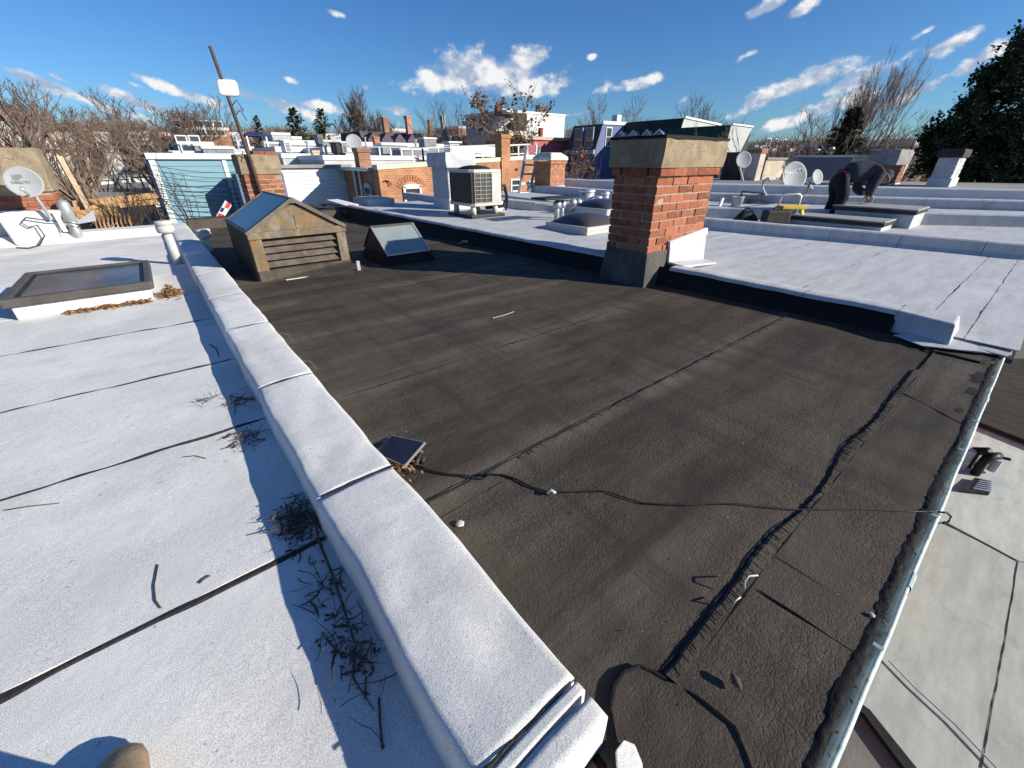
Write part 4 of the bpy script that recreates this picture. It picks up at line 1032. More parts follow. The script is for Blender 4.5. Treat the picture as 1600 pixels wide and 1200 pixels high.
def reg3(r):
    a, d = r.uniform(0, 6.28), abs(r.gauss(0, .05)); c_ = at(628,722); return (Vector((c_.x+d*math.cos(a)*.9, c_.y+d*math.sin(a), .01)), max(0, 1-d/.12))
leaves('reddish dead leaves packed under the small solar panel', reg3, 330, .04, .03, 5)
cb = [(648,727),(672,735),(700,741),(725,743),(746,748),(757,748),(764,742),(757,740),(747,743),(760,741),(785,742),(805,748),(828,760),(858,769),(905,768),(945,767),(975,777),(1005,786),(1040,788),(1075,789),(1110,787),(1150,787),(1195,792),(1240,796),(1300,796),(1350,796),(1420,799),(1470,800)]
pts = [at(a, b, .011) for a, b in cb]
MB().tube(pts, [.0042]*13 + [.003]*8 + [.0022]*7, 6).solo('cable', BLACKP, 'long black cable snaking from the solar panel across the felt to the gutter', 'cable', smooth=True)
MB().tube([at(1466,800,.02), at(1480,801,.02), at(1486,807,.0), at(1482,815,-.02), at(1474,818,.0)], .0035, 5).solo('wire_hook', DARKM, 'bent wire hook over the lip of the mint gutter', 'hook', smooth=True)
MB().tube([at(855,771,.018), at(862,766,.024), at(868,771,.018)], .006, 5).solo('cable_tie', PVC, 'frayed pale knot on the long black cable', 'tie', smooth=True)
def lump(label, cat, name, c, r, mat, seed, sq=.6):
    m = MB(); prof = 6
    m.grid(lambda u, v: c + Vector((math.cos(u*6.2832)*math.sin(v*math.pi)*r*(1+.5*nz3(u*9+seed, v*7)), math.sin(u*6.2832)*math.sin(v*math.pi)*r*(1+.5*nz3(u*7, v*9+seed)), r*sq*(.8-math.cos(v*math.pi)*.8))), 10, 6)
    return m.solo(name, mat, label, cat)
lump('crumpled white scrap on the black felt below the solar panel', 'scrap', 'paper_scrap', at(719,820,.006), .013, plain('grimy_white', (.48,.47,.45), .8, .2, 20, .2), 3)
lump('small pale scrap on the dark eave felt near the gutter', 'scrap', 'paper_scrap', at(1362,962,.010), .007, plain('grimy_white', (.48,.47,.45)), 8)
MB().tube([at(770,497,.012), at(786,493,.014), at(803,487,.012)], .0035, 5).solo('stick', plain('grey_stick', (.36,.34,.31), .8), 'short white stick lying on the middle of the black felt', 'stick')
MB().tube([at(1143,1052,.03), at(1150,1064,.026), at(1158,1078,.022)], [.004,.010,.003], 6).solo('stick', TWIG, 'stubby dark stick on the felt near the bottom edge', 'stick', smooth=True)
MB().tube([at(1163,920,.03), at(1164,908,.05), at(1170,900,.055), at(1184,899,.04)], .0024, 5).solo('wire_loop', PVC, 'pale loop of wire sticking up from the curled felt lap', 'wire', smooth=True)
MB().tube([at(1145,945,.02), at(1148,939,.04), at(1157,933,.035)], .0024, 5).solo('wire_loop', PVC, 'smaller pale wire end just below the wire loop', 'wire', smooth=True)
m = MB(); cD = at(716,381,.01); m.tube([cD, cD+Vector((.12,.02,.03)), cD+Vector((.2,-.03,.01))], .012, 5); m.obox(cD+Vector((.14,-.02,.03)), .12, .09, .03, Matrix.Rotation(.5, 3, 'Z')); m.solo('scrap_metal', GALV, 'small scrap of bent metal on the felt behind the glazed ridge skylight', 'scrap')
m = MB(); cD = at(935,417,.01); m.obox(cD, .16, .05, .02, Matrix.Rotation(.2, 3, 'Z')); m.obox(cD+Vector((.05,.03,.015)), .08, .07, .012, Matrix.Rotation(-.4, 3, 'Z')); m.solo('paper_scrap', WPAINT, 'crushed white wrapper in the shade at the left foot of the brick chimney', 'scrap')
for (a, b, lab) in ((452,533,'thin stem hanging over the inner parapet edge, farther of two'),(488,577,'thin stem hanging over the inner parapet edge, nearer of two')):
    p = at(a, b, .02); MB().tube([p+Vector((-.05,.0,.07)), p+Vector((0,0,.05)), p+Vector((.02,-.01,.0))], .003, 4).solo('stem', TWIG, lab, 'stem')
# brush and offcuts heaped at the far end of the black roof
rb = at(525,335,.0)
m = MB(); r_ = random.Random(4)
for i in range(14): m.obox(rb+Vector((r_.uniform(-.8,.5), r_.uniform(-.3,.5), .04+r_.random()*.16)), r_.uniform(.3,.7), r_.uniform(.1,.3), .02, Matrix.Rotation(r_.uniform(0,3), 3, 'Z') @ Matrix.Rotation(r_.uniform(-.25,.25), 3, 'X'))
m.solo('felt_offcuts', SHADEFELT, 'flat heap of dark felt offcuts at the far end of the black roof', 'offcuts')
MB().prism([at(510,312,.34), at(528,311,.34), at(560,319,.26), at(548,323,.24)], (0, 0, -.02)).solo('board', WPAINT, 'white board lying on the dark offcuts at the far roof end', 'board')

# boot of the photographer, at the bottom left
bt = thing('person', 'tan boot toe of a person standing at the bottom left edge', 'person', at(192,1215))
c = at(196,1216)
m = MB(); dirv = Vector((-.10, 1, 0)).normalized(); sd_ = Vector((1, .10, 0)).normalized(); prof = [(-.26,.040,.10),(-.22,.044,.30),(-.16,.043,.30),(-.10,.043,.12),(-.05,.047,.085),(0,.046,.066),(.03,.038,.052),(.05,.022,.036),(.058,.004,.02)]
n = 12; vs = []
for (l, w, h) in prof:
    for k in range(n):
        a = 2*math.pi*k/n; vs.append(c + dirv*(l-.005) + sd_*w*math.cos(a) + Vector((0, 0, max(.001, h*.5 + h*.5*math.sin(a)))))
m.add(vs, [(i*n+k, i*n+(k+1) % n, (i+1)*n+(k+1) % n, (i+1)*n+k) for i in range(len(prof)-1) for k in range(n)] + [tuple(range(n))])
m.part('boot', plain('tan_leather', (.36,.25,.15), .7, .15, 20, .2, 80), bt, smooth=True)

# ================================================================== ON THE WHITE MEMBRANE ROOF
# ---- air conditioner
Z = .185
p = at(737.5,341.5,Z); pr = aty(784.5,335.6,p.y); pl = atx(718,334,p.x)
ac = thing('air_conditioner', 'beige outdoor air conditioning unit on legs on the white roof', 'air conditioner', p)
px0, px1, py0, py1 = p.x, pr.x, p.y, p.y+.78
px1 = max(px1, px0+.72)
MB().box(px0, px1, py0, py1, Z-.01, Z+.045).part('base_pad', DARKM, ac, bevel=.01)
ax0, ax1, ay0, ay1 = px0+.03, px1-.06, py0+.03, py1-.05
zb_ = hz((ax0, ay0), 323.5); zt_ = hz((ax0, ay0), 265.5)
for x in (ax0+.08, ax1-.08):
    for y in (ay0+.08, ay1-.08): MB().tube([(x, y, Z+.04), (x, y, zb_)], [.055, .045], 10).part('leg', PVC, ac, smooth=True)
cham = .07
prof = [(ax0+cham, ay0), (ax1, ay0), (ax1, ay1), (ax0, ay1), (ax0, ay0+cham)]
MB().prism([(x, y, zb_) for x, y in prof], (0, 0, .05)).part('base_pan', plain('ac_beige', (.50,.48,.42), .5, .05, 5, .03), ac, bevel=.006)
AB = plain('ac_beige', (.50,.48,.42))
MB().prism([(x+.012 if x < ax0+.2 else x-.012, y+.012 if y < ay0+.2 else y-.012, zb_+.05) for x, y in prof], (0, 0, zt_-zb_-.09)).part('coil', plain('ac_coil', (.055,.05,.045), .6, .25, 30, .3, 120), ac)
MB().prism([(x, y, zt_-.045) for x, y in prof], (0, 0, .05)).part('top_pan', AB, ac, bevel=.008)
gx1 = ax0 + (ax1-ax0)*.68
MB().box(gx1, ax1-.002, ay0-.004, ay0+.03, zb_+.05, zt_-.045).part('service_panel', AB, ac, bevel=.005)
MB().box(ax1-.03, ax1+.004, ay0+.031, ay1-.02, zb_+.05, zt_-.045).part('side_panel', AB, ac, bevel=.005)
MB().box(gx1+.02, gx1+.07, ay0-.007, ay0-.0045, zt_-.30, zt_-.07).part('rating_label', WPAINT, ac)
nr = 8
for i in range(nr):
    z = zb_+.06 + (zt_-zb_-.12)*i/(nr-1)
    MB().bar((ax0+cham, ay0-.001, z), (gx1, ay0-.001, z), .0032).part('guard_wire', ALU, ac); MB().bar((ax0-.001, ay0+cham, z), (ax0-.001, ay1-.02, z), .0032).part('guard_wire', BLACKP, ac)
for i in range(4):
    x = ax0+cham + (gx1-ax0-cham)*i/3; MB().bar((x, ay0-.006, zb_+.05), (x, ay0-.006, zt_-.045), .0032).part('guard_wire', ALU, ac)
MB().bar((ax0+cham*.4, ay0+cham*.4, zb_+.05), (ax0+cham*.4, ay0+cham*.4, zt_-.045), .03).part('corner_post', BLACKP, ac)
cc = Vector(((ax0+ax1)/2, (ay0+ay1)/2, zt_+.004)); rr = (ax1-ax0)*.44
MB().lathe(cc, [(rr, 0), (rr*.98, .02), (rr*.7, .045), (rr*.3, .06), (.001, .062)], 24).part('fan_guard', BLACKP, ac, smooth=True)
lnp = [aty(775,304,ay1+.1), aty(788,318,ay1+.1), aty(783,328,ay1)]
MB().tube([(ax1+.0, ay0+.12, zb_+.30), (ax1+.16, ay0+.1, zb_+.30), (ax1+.24, ay0+.14, zb_+.1), (ax1+.16, ay0+.16, zb_-.04), (ax1-.2, ay0+.2, zb_-.05)], .028, 8).solo('refrigerant_line', BLACKP, 'thick black insulated line looping out beside the air conditioner', 'pipe', smooth=True)
MB().tube([(ax1+.0, ay0+.18, zb_+.2), (ax1+.22, ay0+.2, zb_+.24), (ax1+.30, ay0+.2, zb_+.06), (ax1+.26, ay0+.2, zb_-.12)], .018, 8).solo('refrigerant_line', BLACKP, 'thin black line hanging beside the air conditioner', 'pipe', smooth=True)
MB().lathe(Vector((ax1+.40, ay0+.7, Z)), [(.12,0),(.16,.05),(.15,.16),(.08,.22),(.001,.23)], 14).solo('vent_hood', WPAINT, 'white rounded vent hood behind the air conditioner', 'vent', smooth=True)

# ---- white painted chimney behind it
WB = brickmat('white_painted_brick', (.70,.71,.72), (.62,.63,.65), (.50,.51,.53))
c = at(703.5,328,.19); l_ = atx(690,322.5,c.x).y - c.y
xw = .56; yd = .62
zc1, zc2, zp = hz(c, 262), hz(c, 238), hz(c, 304)
wc = thing('painted_chimney', 'white painted brick chimney with a plain cap standing behind the air conditioner', 'chimney', (c.x+xw/2, c.y+yd/2, .18))
MB().box(c.x-.02, c.x+xw+.02, c.y-.02, c.y+yd+.02, .15, zp-.06).part('base_coating', WCOAT, wc, bevel=.02)
MB().box(c.x+.008, c.x+xw-.008, c.y+.008, c.y+yd-.008, zp-.1, zc1+.05).part('mortar_core', WCOAT, wc)
m = MB(); nk = max(4, int((zc1-zp+.06)/.075))
def joined_bricks(x0, x1, y0, y1, z0, n, chh, depth=.05, j=.012):
    m = MB(); h = chh - j
    for k in range(n):
        z = z0 + k*chh
        for face in range(4):
            Lf = (x1-x0) if face in (0,2) else (y1-y0); nb = max(2, round(Lf/.215)); u = Lf/nb
            cuts = [i*u for i in range(nb+1)] if (k+face) % 2 == 0 else [0]+[(i+.5)*u for i in range(nb)]+[Lf]
            for a, b in zip(cuts, cuts[1:]):
                pr = rnd(-.003, .004); a += j/2; b -= j/2
                if b-a < .03: continue
                if face == 0: m.box(x0+a, x0+b, y0-pr, y0+depth, z, z+h)
                elif face == 2: m.box(x0+a, x0+b, y1-depth, y1+pr, z, z+h)
                elif face == 1: m.box(x1-depth, x1+pr, y0+a, y0+b, z, z+h)
                else: m.box(x0-pr, x0+depth, y0+a, y0+b, z, z+h)
    return m
joined_bricks(c.x, c.x+xw, c.y, c.y+yd, zp-.06, nk, (zc1-zp+.06)/nk).part('brickwork', plain('white_brick_paint', (.50,.51,.52), .8, .1, 6, .3, 60, dirt=(.40,.39,.38), dirtamt=.5), wc, stuff=True)
roughbox(c.x-.05, c.x+xw+.05, c.y-.05, c.y+yd+.05, zc1, zc2, .012, .012, 8, 6, 4, .012).part('cap', plain('white_brick_paint', (.50,.51,.52)), wc, bevel=.02)
MB().box(c.x+.2, c.x+.46, c.y+.2, c.y+.46, zc2-.02, zc2+.02).part('flue_base', WPAINT, wc)
for i in range(4): MB().box(c.x+.22, c.x+.44, c.y+.22, c.y+.44, zc2+.03+i*.035, zc2+.05+i*.035).part('flue_ring', WPAINT, wc)
MB().box(c.x+.18, c.x+.48, c.y+.18, c.y+.48, zc2+.165, zc2+.19).part('flue_lid', WPAINT, wc)
# ---- brick chimney with pale rounded cap
c = at(858.7,305.6,.235); xr_ = aty(881,303,c.y).x; yl = .62
z1_, z2_, zw = hz(c, 256), hz(c, 238), hz(c, 290.5)
bc2 = thing('brick_chimney', 'medium brick chimney with a rounded cream cap and white base beyond the metal vents', 'chimney', ((c.x+xr_)/2, c.y+.3, .22))
MB().box(c.x-.012, xr_+.012, c.y-.012, c.y+yl+.012, .18, zw).part('base_coating', WCOAT, bc2, bevel=.01)
MB().box(c.x+.01, xr_-.01, c.y+.01, c.y+yl-.01, zw, z1_).part('mortar_core', MORT, bc2)
nk = max(4, round((z1_-zw)/.082)); BR2 = plain('worn_brick', (.40,.17,.09), .9, .25, 9, .4, 60, dirt=(.50,.40,.30), dirtamt=.6)
joined_bricks(c.x, xr_, c.y, c.y+yl, zw+.006, nk, (z1_-zw)/nk).part('brickwork', BR2, bc2, stuff=True)
joined_bricks(c.x-.03, xr_+.03, c.y-.03, c.y+yl+.03, z1_, 1, .075).part('corbel', BR2, bc2)
m = MB(); q = [(c.x-.05, c.y-.05), (xr_+.05, c.y-.05), (xr_+.05, c.y+yl+.05), (c.x-.05, c.y+yl+.05)]
m.frus(c.x-.05, xr_+.05, c.y-.05, c.y+yl+.05, z1_+.075, z2_-.10, .0); m.frus(c.x-.05, xr_+.05, c.y-.05, c.y+yl+.05, z2_-.10, z2_, .14)
m.part('cap', plain('cream_cap', (.66,.62,.52), .9, .12, 5, .4, 40, dirt=(.4,.37,.32)), bc2, bevel=.02)
# ---- far parapet kerb along the rear of that roof, between the chimneys
# ---- ladder leaning on the brick house
yl_ = c.y + .35
ld = thing('ladder', 'aluminium ladder leaning against the orange brick house', 'ladder', aty(818,306,yl_))
a0, a1 = aty(810,307,yl_), aty(823,230,yl_+.9); b0, b1 = aty(826,306,yl_), aty(843,231.5,yl_+.9)
MB().bar(a0, a1, .06, .09).part('rail', ALU, ld); MB().bar(b0, b1, .06, .09).part('rail', ALU, ld)
for i in range(5):
    t = .06 + i*.19; MB().bar(a0.lerp(a1, t), b0.lerp(b1, t), .05).part('rung', ALU, ld)
# ---- dome skylight
Z = .165
p = at(917,366,Z); pr = aty(957,362,p.y); pl = atx(854,348.5,p.x)
x1_ = p.x + .82; y1_ = pl.y; zt_ = hz(p, 356.5)
def dome(label, x0, x1, y0, y1, zb, zt, rise, mat, kmat):
    t = thing('dome_skylight', label, 'skylight', ((x0+x1)/2, (y0+y1)/2, zb))
    MB().box(x0, x1, y0, y1, zb-.02, zt).part('kerb', kmat, t, bevel=.01)
    MB().box(x0-.012, x1+.012, y0-.012, y1+.012, zt-.055, zt+.006).part('frame', AB, t, bevel=.006)
    m = MB(); m.grid(lambda u, v: (x0+.03+(x1-x0-.06)*u, y0+.03+(y1-y0-.06)*v, zt+.004 + rise*(max(0, 1-abs(2*u-1)**2.6)*max(0, 1-abs(2*v-1)**2.6))**.75), 16, 16)
    m.part('dome', mat, t, smooth=True); return t
SMK = glass('smoked_dome', (.06,.048,.042), .22)
dome('low smoked dome skylight on a pale kerb just left of the big brick chimney', p.x, x1_, p.y, y1_, Z, zt_, .15, SMK, WCOAT)
p2 = at(953,340,.17); dome('second smoked dome half hidden behind the big brick chimney', p2.x-.1, p2.x+.8, p2.y, p2.y+.9, .17, .30, .14, SMK, WCOAT)
# ---- twin metal vents
def mvent(label, px, py, ptop, r, Z=.175, g='small galvanised vents beside the dome skylight'):
    b = at(px, py, Z); zt = hz(b, ptop); t = thing('metal_vent', label, 'vent', b, g)
    MB().tube([b-Vector((0,0,.02)), Vector((b.x, b.y, zt-.02))], r, 12).part('pipe', GALV, t, smooth=True)
    MB().lathe(Vector((b.x, b.y, zt)), [(r*.9,-.12),(r*1.75,-.11),(r*1.75,-.03),(r*.8,0),(.001,.012)], 14).part('cap', GALV, t, smooth=True)
mvent('capped galvanised vent, leftmost of the four beside the dome skylight', 869.5, 343, 313.5, .042)
mvent('capped galvanised vent, second from the left beside the dome skylight', 877.5, 340, 313.0, .038)
mvent('capped galvanised vent, third from the left beside the dome skylight', 894, 334, 311.0, .042)
mvent('capped galvanised vent, nearest of the four to the big chimney', 902.5, 332.5, 310.5, .040)
MB().box(at(876,313,.52).x-.05, at(903,311,.52).x+.35, at(890,312,.5).y+.1, at(890,312,.5).y+.45, .50, .53).solo('black_tray', BLACKP, 'flat dark tray behind the galvanised vents', 'tray')
for i, (px, py, pt, r, lab) in enumerate(((916,323,295,.15,'streaked shiny metal flue, widest of the three behind the vents'), (932,324,306,.10,'short bright metal flue between its two neighbours'), (944,321,299,.085,'slim shiny metal flue nearest the big chimney'))):
    b = at(px, py, .2); zt = hz(b, pt); t = thing('metal_flue', lab, 'flue', b)
    MB().cyl(b-Vector((0,0,.05)), r, zt-b.z, 16).part('pipe', GALV, t, smooth=True)
    MB().lathe(Vector((b.x, b.y, zt-.03)), [(r*1.08,-.03),(r*1.12,.0),(r*.9,.03),(.001,.04)], 16).part('rim', ALU, t, smooth=True)
b = at(903,291,.25); MB().cyl(b, .035, hz(b, 279)-b.z, 8).solo('vent_pipe', PVC, 'thin white vent pipe standing beyond the metal flues', 'pipe')

# ================================================================== ROOFS FURTHER RIGHT
Zb = .15
mkc = lambda px, py: at(px, py, Zb)
def rowh(label, x_near, x_far, z, mat, y0=-.1, y1=9.4):
    """a row house seen by its roof: x edges given as functions of y"""
    t = thing('row_house', label, 'house', ((x_near(4)+x_far(4))/2, 4.5, GZ))
    Q = [(x_near(y0), y0), (x_far(y0), y0), (x_far(y1), y1), (x_near(y1), y1)]
    MB().prism([(x, y, GZ) for x, y in Q], (0, 0, -GZ+z-.03)).part('house_body', DBRICK, t)
    n = 6
    for i in range(n):
        a, b = y0+(y1-y0)*i/n, y0+(y1-y0)*(i+1)/n
        sheet(x_near, x_far, a+.003, b-.004, z, 12, 6, .02, .012, .8, seed=int(z*100)+i).part('membrane_sheet', mat, t, smooth=True)
    return t
def parapet(parent, xf, z0, z1, w, y0=-.1, y1=9.4, mat=None, n=10):
    m = MB(); vs = []
    for j in range(n+1):
        y = y0+(y1-y0)*j/n; x = xf(y); d = .012*nz3(y*1.3, z0*9)
        for dx, z in ((0, z0-.05), (.0, z1-.02+d), (.02, z1+d), (w-.02, z1+d), (w, z1-.02+d), (w, z0-.05)): vs.append((x+dx, y, z))
    m.add(vs, [(j*6+k, j*6+k+1, (j+1)*6+k+1, (j+1)*6+k) for j in range(n) for k in range(5)] + [tuple(range(5,-1,-1)), tuple(n*6+k for k in range(6))])
    return m.part('parapet', mat or MEMB, parent)
def edge_line(a, b, z):
    p, q = at(*a, z), at(*b, z); s = (q.x-p.x)/(q.y-p.y)
    return lambda y, p=p, s=s: p.x + s*(min(y, 6.5)-p.y)
xk = lambda y: kerbx(y)+.19
xA = edge_line((1437,350.5), (1600,355.5), .15)
r2 = rowh('row house whose white roof carries the crouching worker and his tools', xk, xA, .15, MEMB)
z3 = hz((xA(1.0), 1.0), proj((xA(1.0), 1.0, .15))[1]-16.5)
xB = edge_line((1444,325.0), (1600,330.0), z3)
r3 = rowh('row house with the raised white roof just beyond the skylight kerbs', lambda y: xA(y), xB, z3, MEMB)
z4 = z3 + (hz((xB(1.0), 1.0), 312) - z3)
z4 = hz((xB(1.0), 1.0), proj((xB(1.0), 1.0, z3))[1]-15)
parapet(r3, lambda y: xA(y)-.02, .12, z3+.02, .3)
xC = edge_line((1480,306.5), (1600,309.5), z4)
r4 = rowh('row house with a narrow white roof strip behind the raised roof', lambda y: xB(y), xC, z4-.06, MEMB)
parapet(r4, lambda y: xB(y)-.02, z3-.03, z4, .35)
z5 = hz((xC(1.0), 1.0), proj((xC(1.0), 1.0, z4))[1]-12)
r5 = rowh('last row house with a weathered brownish roof in front of the dark evergreen', lambda y: xC(y), lambda y: xC(y)+5.5, z5-.05, GREYR)
parapet(r5, lambda y: xC(y)-.02, z4-.1, z5, .35, mat=WCOAT)

# ---- skylight kerbs beside the worker
def kerb2(label, pc_, pr_, ptop, pl_, z=.15):
    c = at(*pc_, z); xr = aty(*pr_, c.y).x; yb = atx(*pl_, c.x).y; zt = hz(c, ptop)
    xr = min(xr, c.x+.95)
    t = thing('skylight_kerb', label, 'skylight', ((c.x+xr)/2, (c.y+yb)/2, z))
    MB().box(c.x, xr, c.y, yb, z-.02, zt-.075).part('kerb', MEMB, t, bevel=.012)
    MB().box(c.x-.02, xr+.02, c.y-.02, yb+.02, zt-.075, zt-.02).part('frame', DARKM, t, bevel=.006)
    MB().box(c.x-.025, xr+.025, c.y-.025, yb+.025, zt-.02, zt).part('cover', plain('dull_cover', (.36,.345,.32), .6, .12, 4, .1), t, bevel=.006)
    return t
kerb2('long white skylight kerb with a dull grey cover, nearest behind the roof kerb', (1375,362.6), (1390.4,360.5), 346.5, (1236,345))
kerb2('long white skylight kerb with a dull grey cover, in front of the worker', (1419.7,357.7), (1436,354), 327.5, (1300,334))

# ---- two chimneys at the right
def chim(label, pc_, pr_, ptop, pcap, pl_, z, mats, wpaint=None, capmat=CEMG, flare=.03, depthmax=1.3):
    c = at(*pc_, z); xr = aty(*pr_, c.y).x; yb = min(atx(*pl_, c.x).y, c.y+depthmax)
    z1 = hz(c, pcap); z2 = hz(c, ptop)
    t = thing('brick_chimney', label, 'chimney', ((c.x+xr)/2, (c.y+yb)/2, z))
    MB().box(c.x+.01, xr-.01, c.y+.01, yb-.01, z-.1, z1).part('mortar_core', MORT if not wpaint else WCOAT, t)
    n = max(4, round((z1-z)/.082)); 
    joined_bricks(c.x, xr, c.y, yb, z, n, (z1-z)/n).part('brickwork', mats, t, stuff=True)
    roughbox(c.x-flare, xr+flare, c.y-flare, yb+flare, z1, z2, .014, .012, 8, 6, 9, .01).part('cap', capmat, t)
    return t, c, xr, yb, z1, z2
BR3 = plain('dark_brick', (.25,.095,.06), .9, .3, 8, .4, 60, dirt=(.42,.36,.30), dirtamt=.75)
t, c, xr, yb, z1, z2 = chim('broad weathered brick chimney right of the crouching worker', (1374,318), (1393,316), 233, 258, (1338,310), .15, BR3)
MB().box(c.x+.02, xr+.012, c.y-.013, c.y+.03, .1, .15+(z1-.15)*.52).part('white_flashing', WCOAT, t)
MB().prism([(xr+.0, c.y+.02, z2-.02), (xr+.42, c.y+.02, z2-.05), (xr+.02, c.y+.02, .15+(z1-.15)*.35)], (0, .05, 0)).part('leaning_sheet', plain('pale_sheet', (.45,.42,.38), .8, .12, 4, .1), t)
MB().box(c.x-.012, c.x+.0, c.y, yb, .1, .30).part('base_flashing', DARKM, t)
t, c, xr, yb, z1, z2 = chim('white painted brick chimney with a black cap in front of the dark evergreen', (1473,306), (1484,304), 232.5, 246, (1448,290), z4-.1, plain('white_brick_paint', (.50,.51,.52)), True, plain('black_cap', (.05,.045,.042), .8, .3, 5, .4))
MB().box(c.x-.03, xr+.02, c.y-.03, yb+.02, z4-.3, z4+(z1-z4)*.38).part('base_coating', WCOAT, t, bevel=.01)

# ---- dishes round the worker
Zw = .15
dpole = at(1253,318,Zw)
dc = atd(1239,276,math.hypot(dpole.x, dpole.y)+.05); 
drr = (atd(1265,268,math.hypot(dpole.x, dpole.y))-atd(1213,285,math.hypot(dpole.x, dpole.y))).length/2*.98
t, M, ex, ey, nn = dish('big grey satellite dish with white lettering beside the crouching worker', dc, drr, (-.50,-.83,.30), mast=(dpole, .035), lnb=False)
def onf(u, v): rr = math.hypot(u, v); return dc + ex*u*drr + ey*v*drr + nn*(.16*drr*rr*rr + .004)
onbowl(text_part('wordmark', 'DIRECTV', plain('dish_lettering', (.80,.80,.80), .6, .03, 5, 0), t, onf(.02, .28), M @ Matrix.Rotation(R(14), 3, 'Z'), drr*.40, .002), onf(.02, .28), M @ Matrix.Rotation(R(14), 3, 'Z'), dc, drr)
MB().prism([onf(-.82+u*.12, .12+v*.16) for u, v in ((0,0),(1,.1),(1,1),(.2,.9))], nn*.003).part('emblem', WPAINT, t)
fa = onf(-.35, -.85); la = atd(1197,290,math.hypot(dpole.x, dpole.y)-1.0)
MB().tube([atd(1197,306,8.7), atd(1191,294,8.7), atd(1193,283,8.7), atd(1200,278,8.7), atd(1204,283,8.7)], .02, 7).solo('feed_bracket', PVC, 'white curved antenna bracket left of the big lettered dish', 'bracket', smooth=True)
d3 = atd(1276,277,10.8); t, M, ex, ey, nn = dish('pale dish half hidden behind the crouching worker', d3, .14, (-.3,-.85,.35), mast=(at(1283,318,Zw), .03), lnb=False)
d4 = atd(1161,250,13.5); t, M, ex, ey, nn = dish('small round satellite dish on a pole right of the big brick chimney', d4, .20, (-.55,-.75,.25), mast=(atd(1161,283,13.6), .025), lnb=False)

# ---- tools and bags behind the kerb
TARP = plain('black_tarp', (.022,.022,.025), .55, .3, 5, .5, 12); YEL = plain('yellow_plastic', (.75,.50,.02), .5, .08, 6, .05)
rt = lambda px, py, d: atd(px, py, d)
tb = at(1230,347,Zw)
ss = thing('step_stool', 'yellow and grey folding step stool on the roof behind the kerb', 'stool', at(1232,347,Zw))
b = at(1230,349,Zw); w_ = .32
ztop = hz(b, 304); zst = hz(b, 324)
rx = Vector((.776,-.631,0)); fz = Vector((.631,.776,0))
lft, rgt = b - rx*w_*.5, b + rx*w_*.5
MB().tube([lft+fz*.1, lft+fz*.1+Vector((0,0,ztop-b.z-.03)), lft+rx*.04+fz*.1+Vector((0,0,ztop-b.z)), rgt-rx*.04+fz*.1+Vector((0,0,ztop-b.z)), rgt+fz*.1+Vector((0,0,ztop-b.z-.03)), rgt+fz*.1], .015, 6).part('frame', ALU, ss, smooth=True)
MB().obox(b+fz*.02+Vector((0,0,zst-b.z)), w_+.06, .2, .05, Matrix((rx, fz, Vector((0,0,1)))).transposed()).part('step', YEL, ss, bevel=.01)
MB().bar(lft-fz*.12-rx*.02, lft+Vector((0,0,zst-b.z)), .04, .03).part('leg', YEL, ss); MB().bar(rgt-fz*.12+rx*.02, rgt+Vector((0,0,zst-b.z)), .04, .03).part('leg', YEL, ss)
cs = thing('tool_case', 'dark brown tool case standing beside the yellow step stool', 'case', at(1208,349,Zw))
b = at(1209,350,Zw); zt = hz(b, 328); Mx = Matrix((rx, fz, Vector((0,0,1)))).transposed()
MB().obox(b+Vector((0,0,(zt-b.z)/2)), .40, .18, zt-b.z, Mx).part('case_body', plain('brown_case', (.05,.042,.036), .7, .2, 8, .2), cs, bevel=.03)
MB().tube([b+Vector((0,0,zt-b.z))-rx*.07, b+Vector((0,0,zt-b.z+.04))-rx*.05, b+Vector((0,0,zt-b.z+.04))+rx*.05, b+Vector((0,0,zt-b.z))+rx*.07], .01, 6).part('handle', BLACKP, cs)
bgx = thing('tool_bag', 'low black tool bag lying behind the kerb left of the brown case', 'bag', at(1165,345,Zw))
b = at(1164,346,Zw); m = MB(); m.grid(lambda u, v: b + rx*((u-.5)*.38) + fz*((v-.5)*.22) + Vector((0,0,.17*max(0, 1-abs(2*u-1)**3)*max(0, 1-abs(2*v-1)**3))), 10, 8); m.part('bag_body', BLACKP, bgx, smooth=True)
MB().tube([b-rx*.1+Vector((0,0,.16)), b+Vector((0,0,.21)), b+rx*.1+Vector((0,0,.16))], .009, 6).part('strap', BLACKP, bgx)
tp = thing('tarp', 'crumpled black tarpaulin draped over a low frame behind the tool bags', 'tarp', at(1180,322,Zw))
b = at(1183,330,Zw); zt = hz(b, 299)
m = MB(); m.grid(lambda u, v: b + rx*((u-.5)*.95) + fz*((v-.4)*.9) + Vector((0,0,(zt-b.z)*(.72-.35*u)*math.sin(min(1, v*1.6+.05)*math.pi*.85+.1) + .06*nz3(u*5, v*5, 2))), 16, 14); m.part('sheet', TARP, tp, smooth=False)
MB().tube([b-rx*.42, b-rx*.40+Vector((0,0,zt-b.z)), b+rx*.05+Vector((0,0,(zt-b.z)*.9)), b+rx*.4+Vector((0,0,.1))], .02, 6).part('frame', BLACKP, tp)
wb = thing('bucket', 'white plastic bucket beside the black tarpaulin', 'bucket', at(1147,336,Zw)); b = at(1147,336,Zw); zt = hz(b, 307)
MB().lathe(b, [(.001,0),(.085,0),(.10,(zt-b.z)*.95),(.108,(zt-b.z)*.96),(.108,zt-b.z),(.095,zt-b.z),(.08,.03)], 16).part('pail', PVC, wb, smooth=True)
MB().tube([b-rx*.1+Vector((0,0,zt-b.z-.02)), b+Vector((0,-.1,zt-b.z-.12)), b+rx*.1+Vector((0,0,zt-b.z-.02))], .005, 5).part('handle', DARKM, wb)
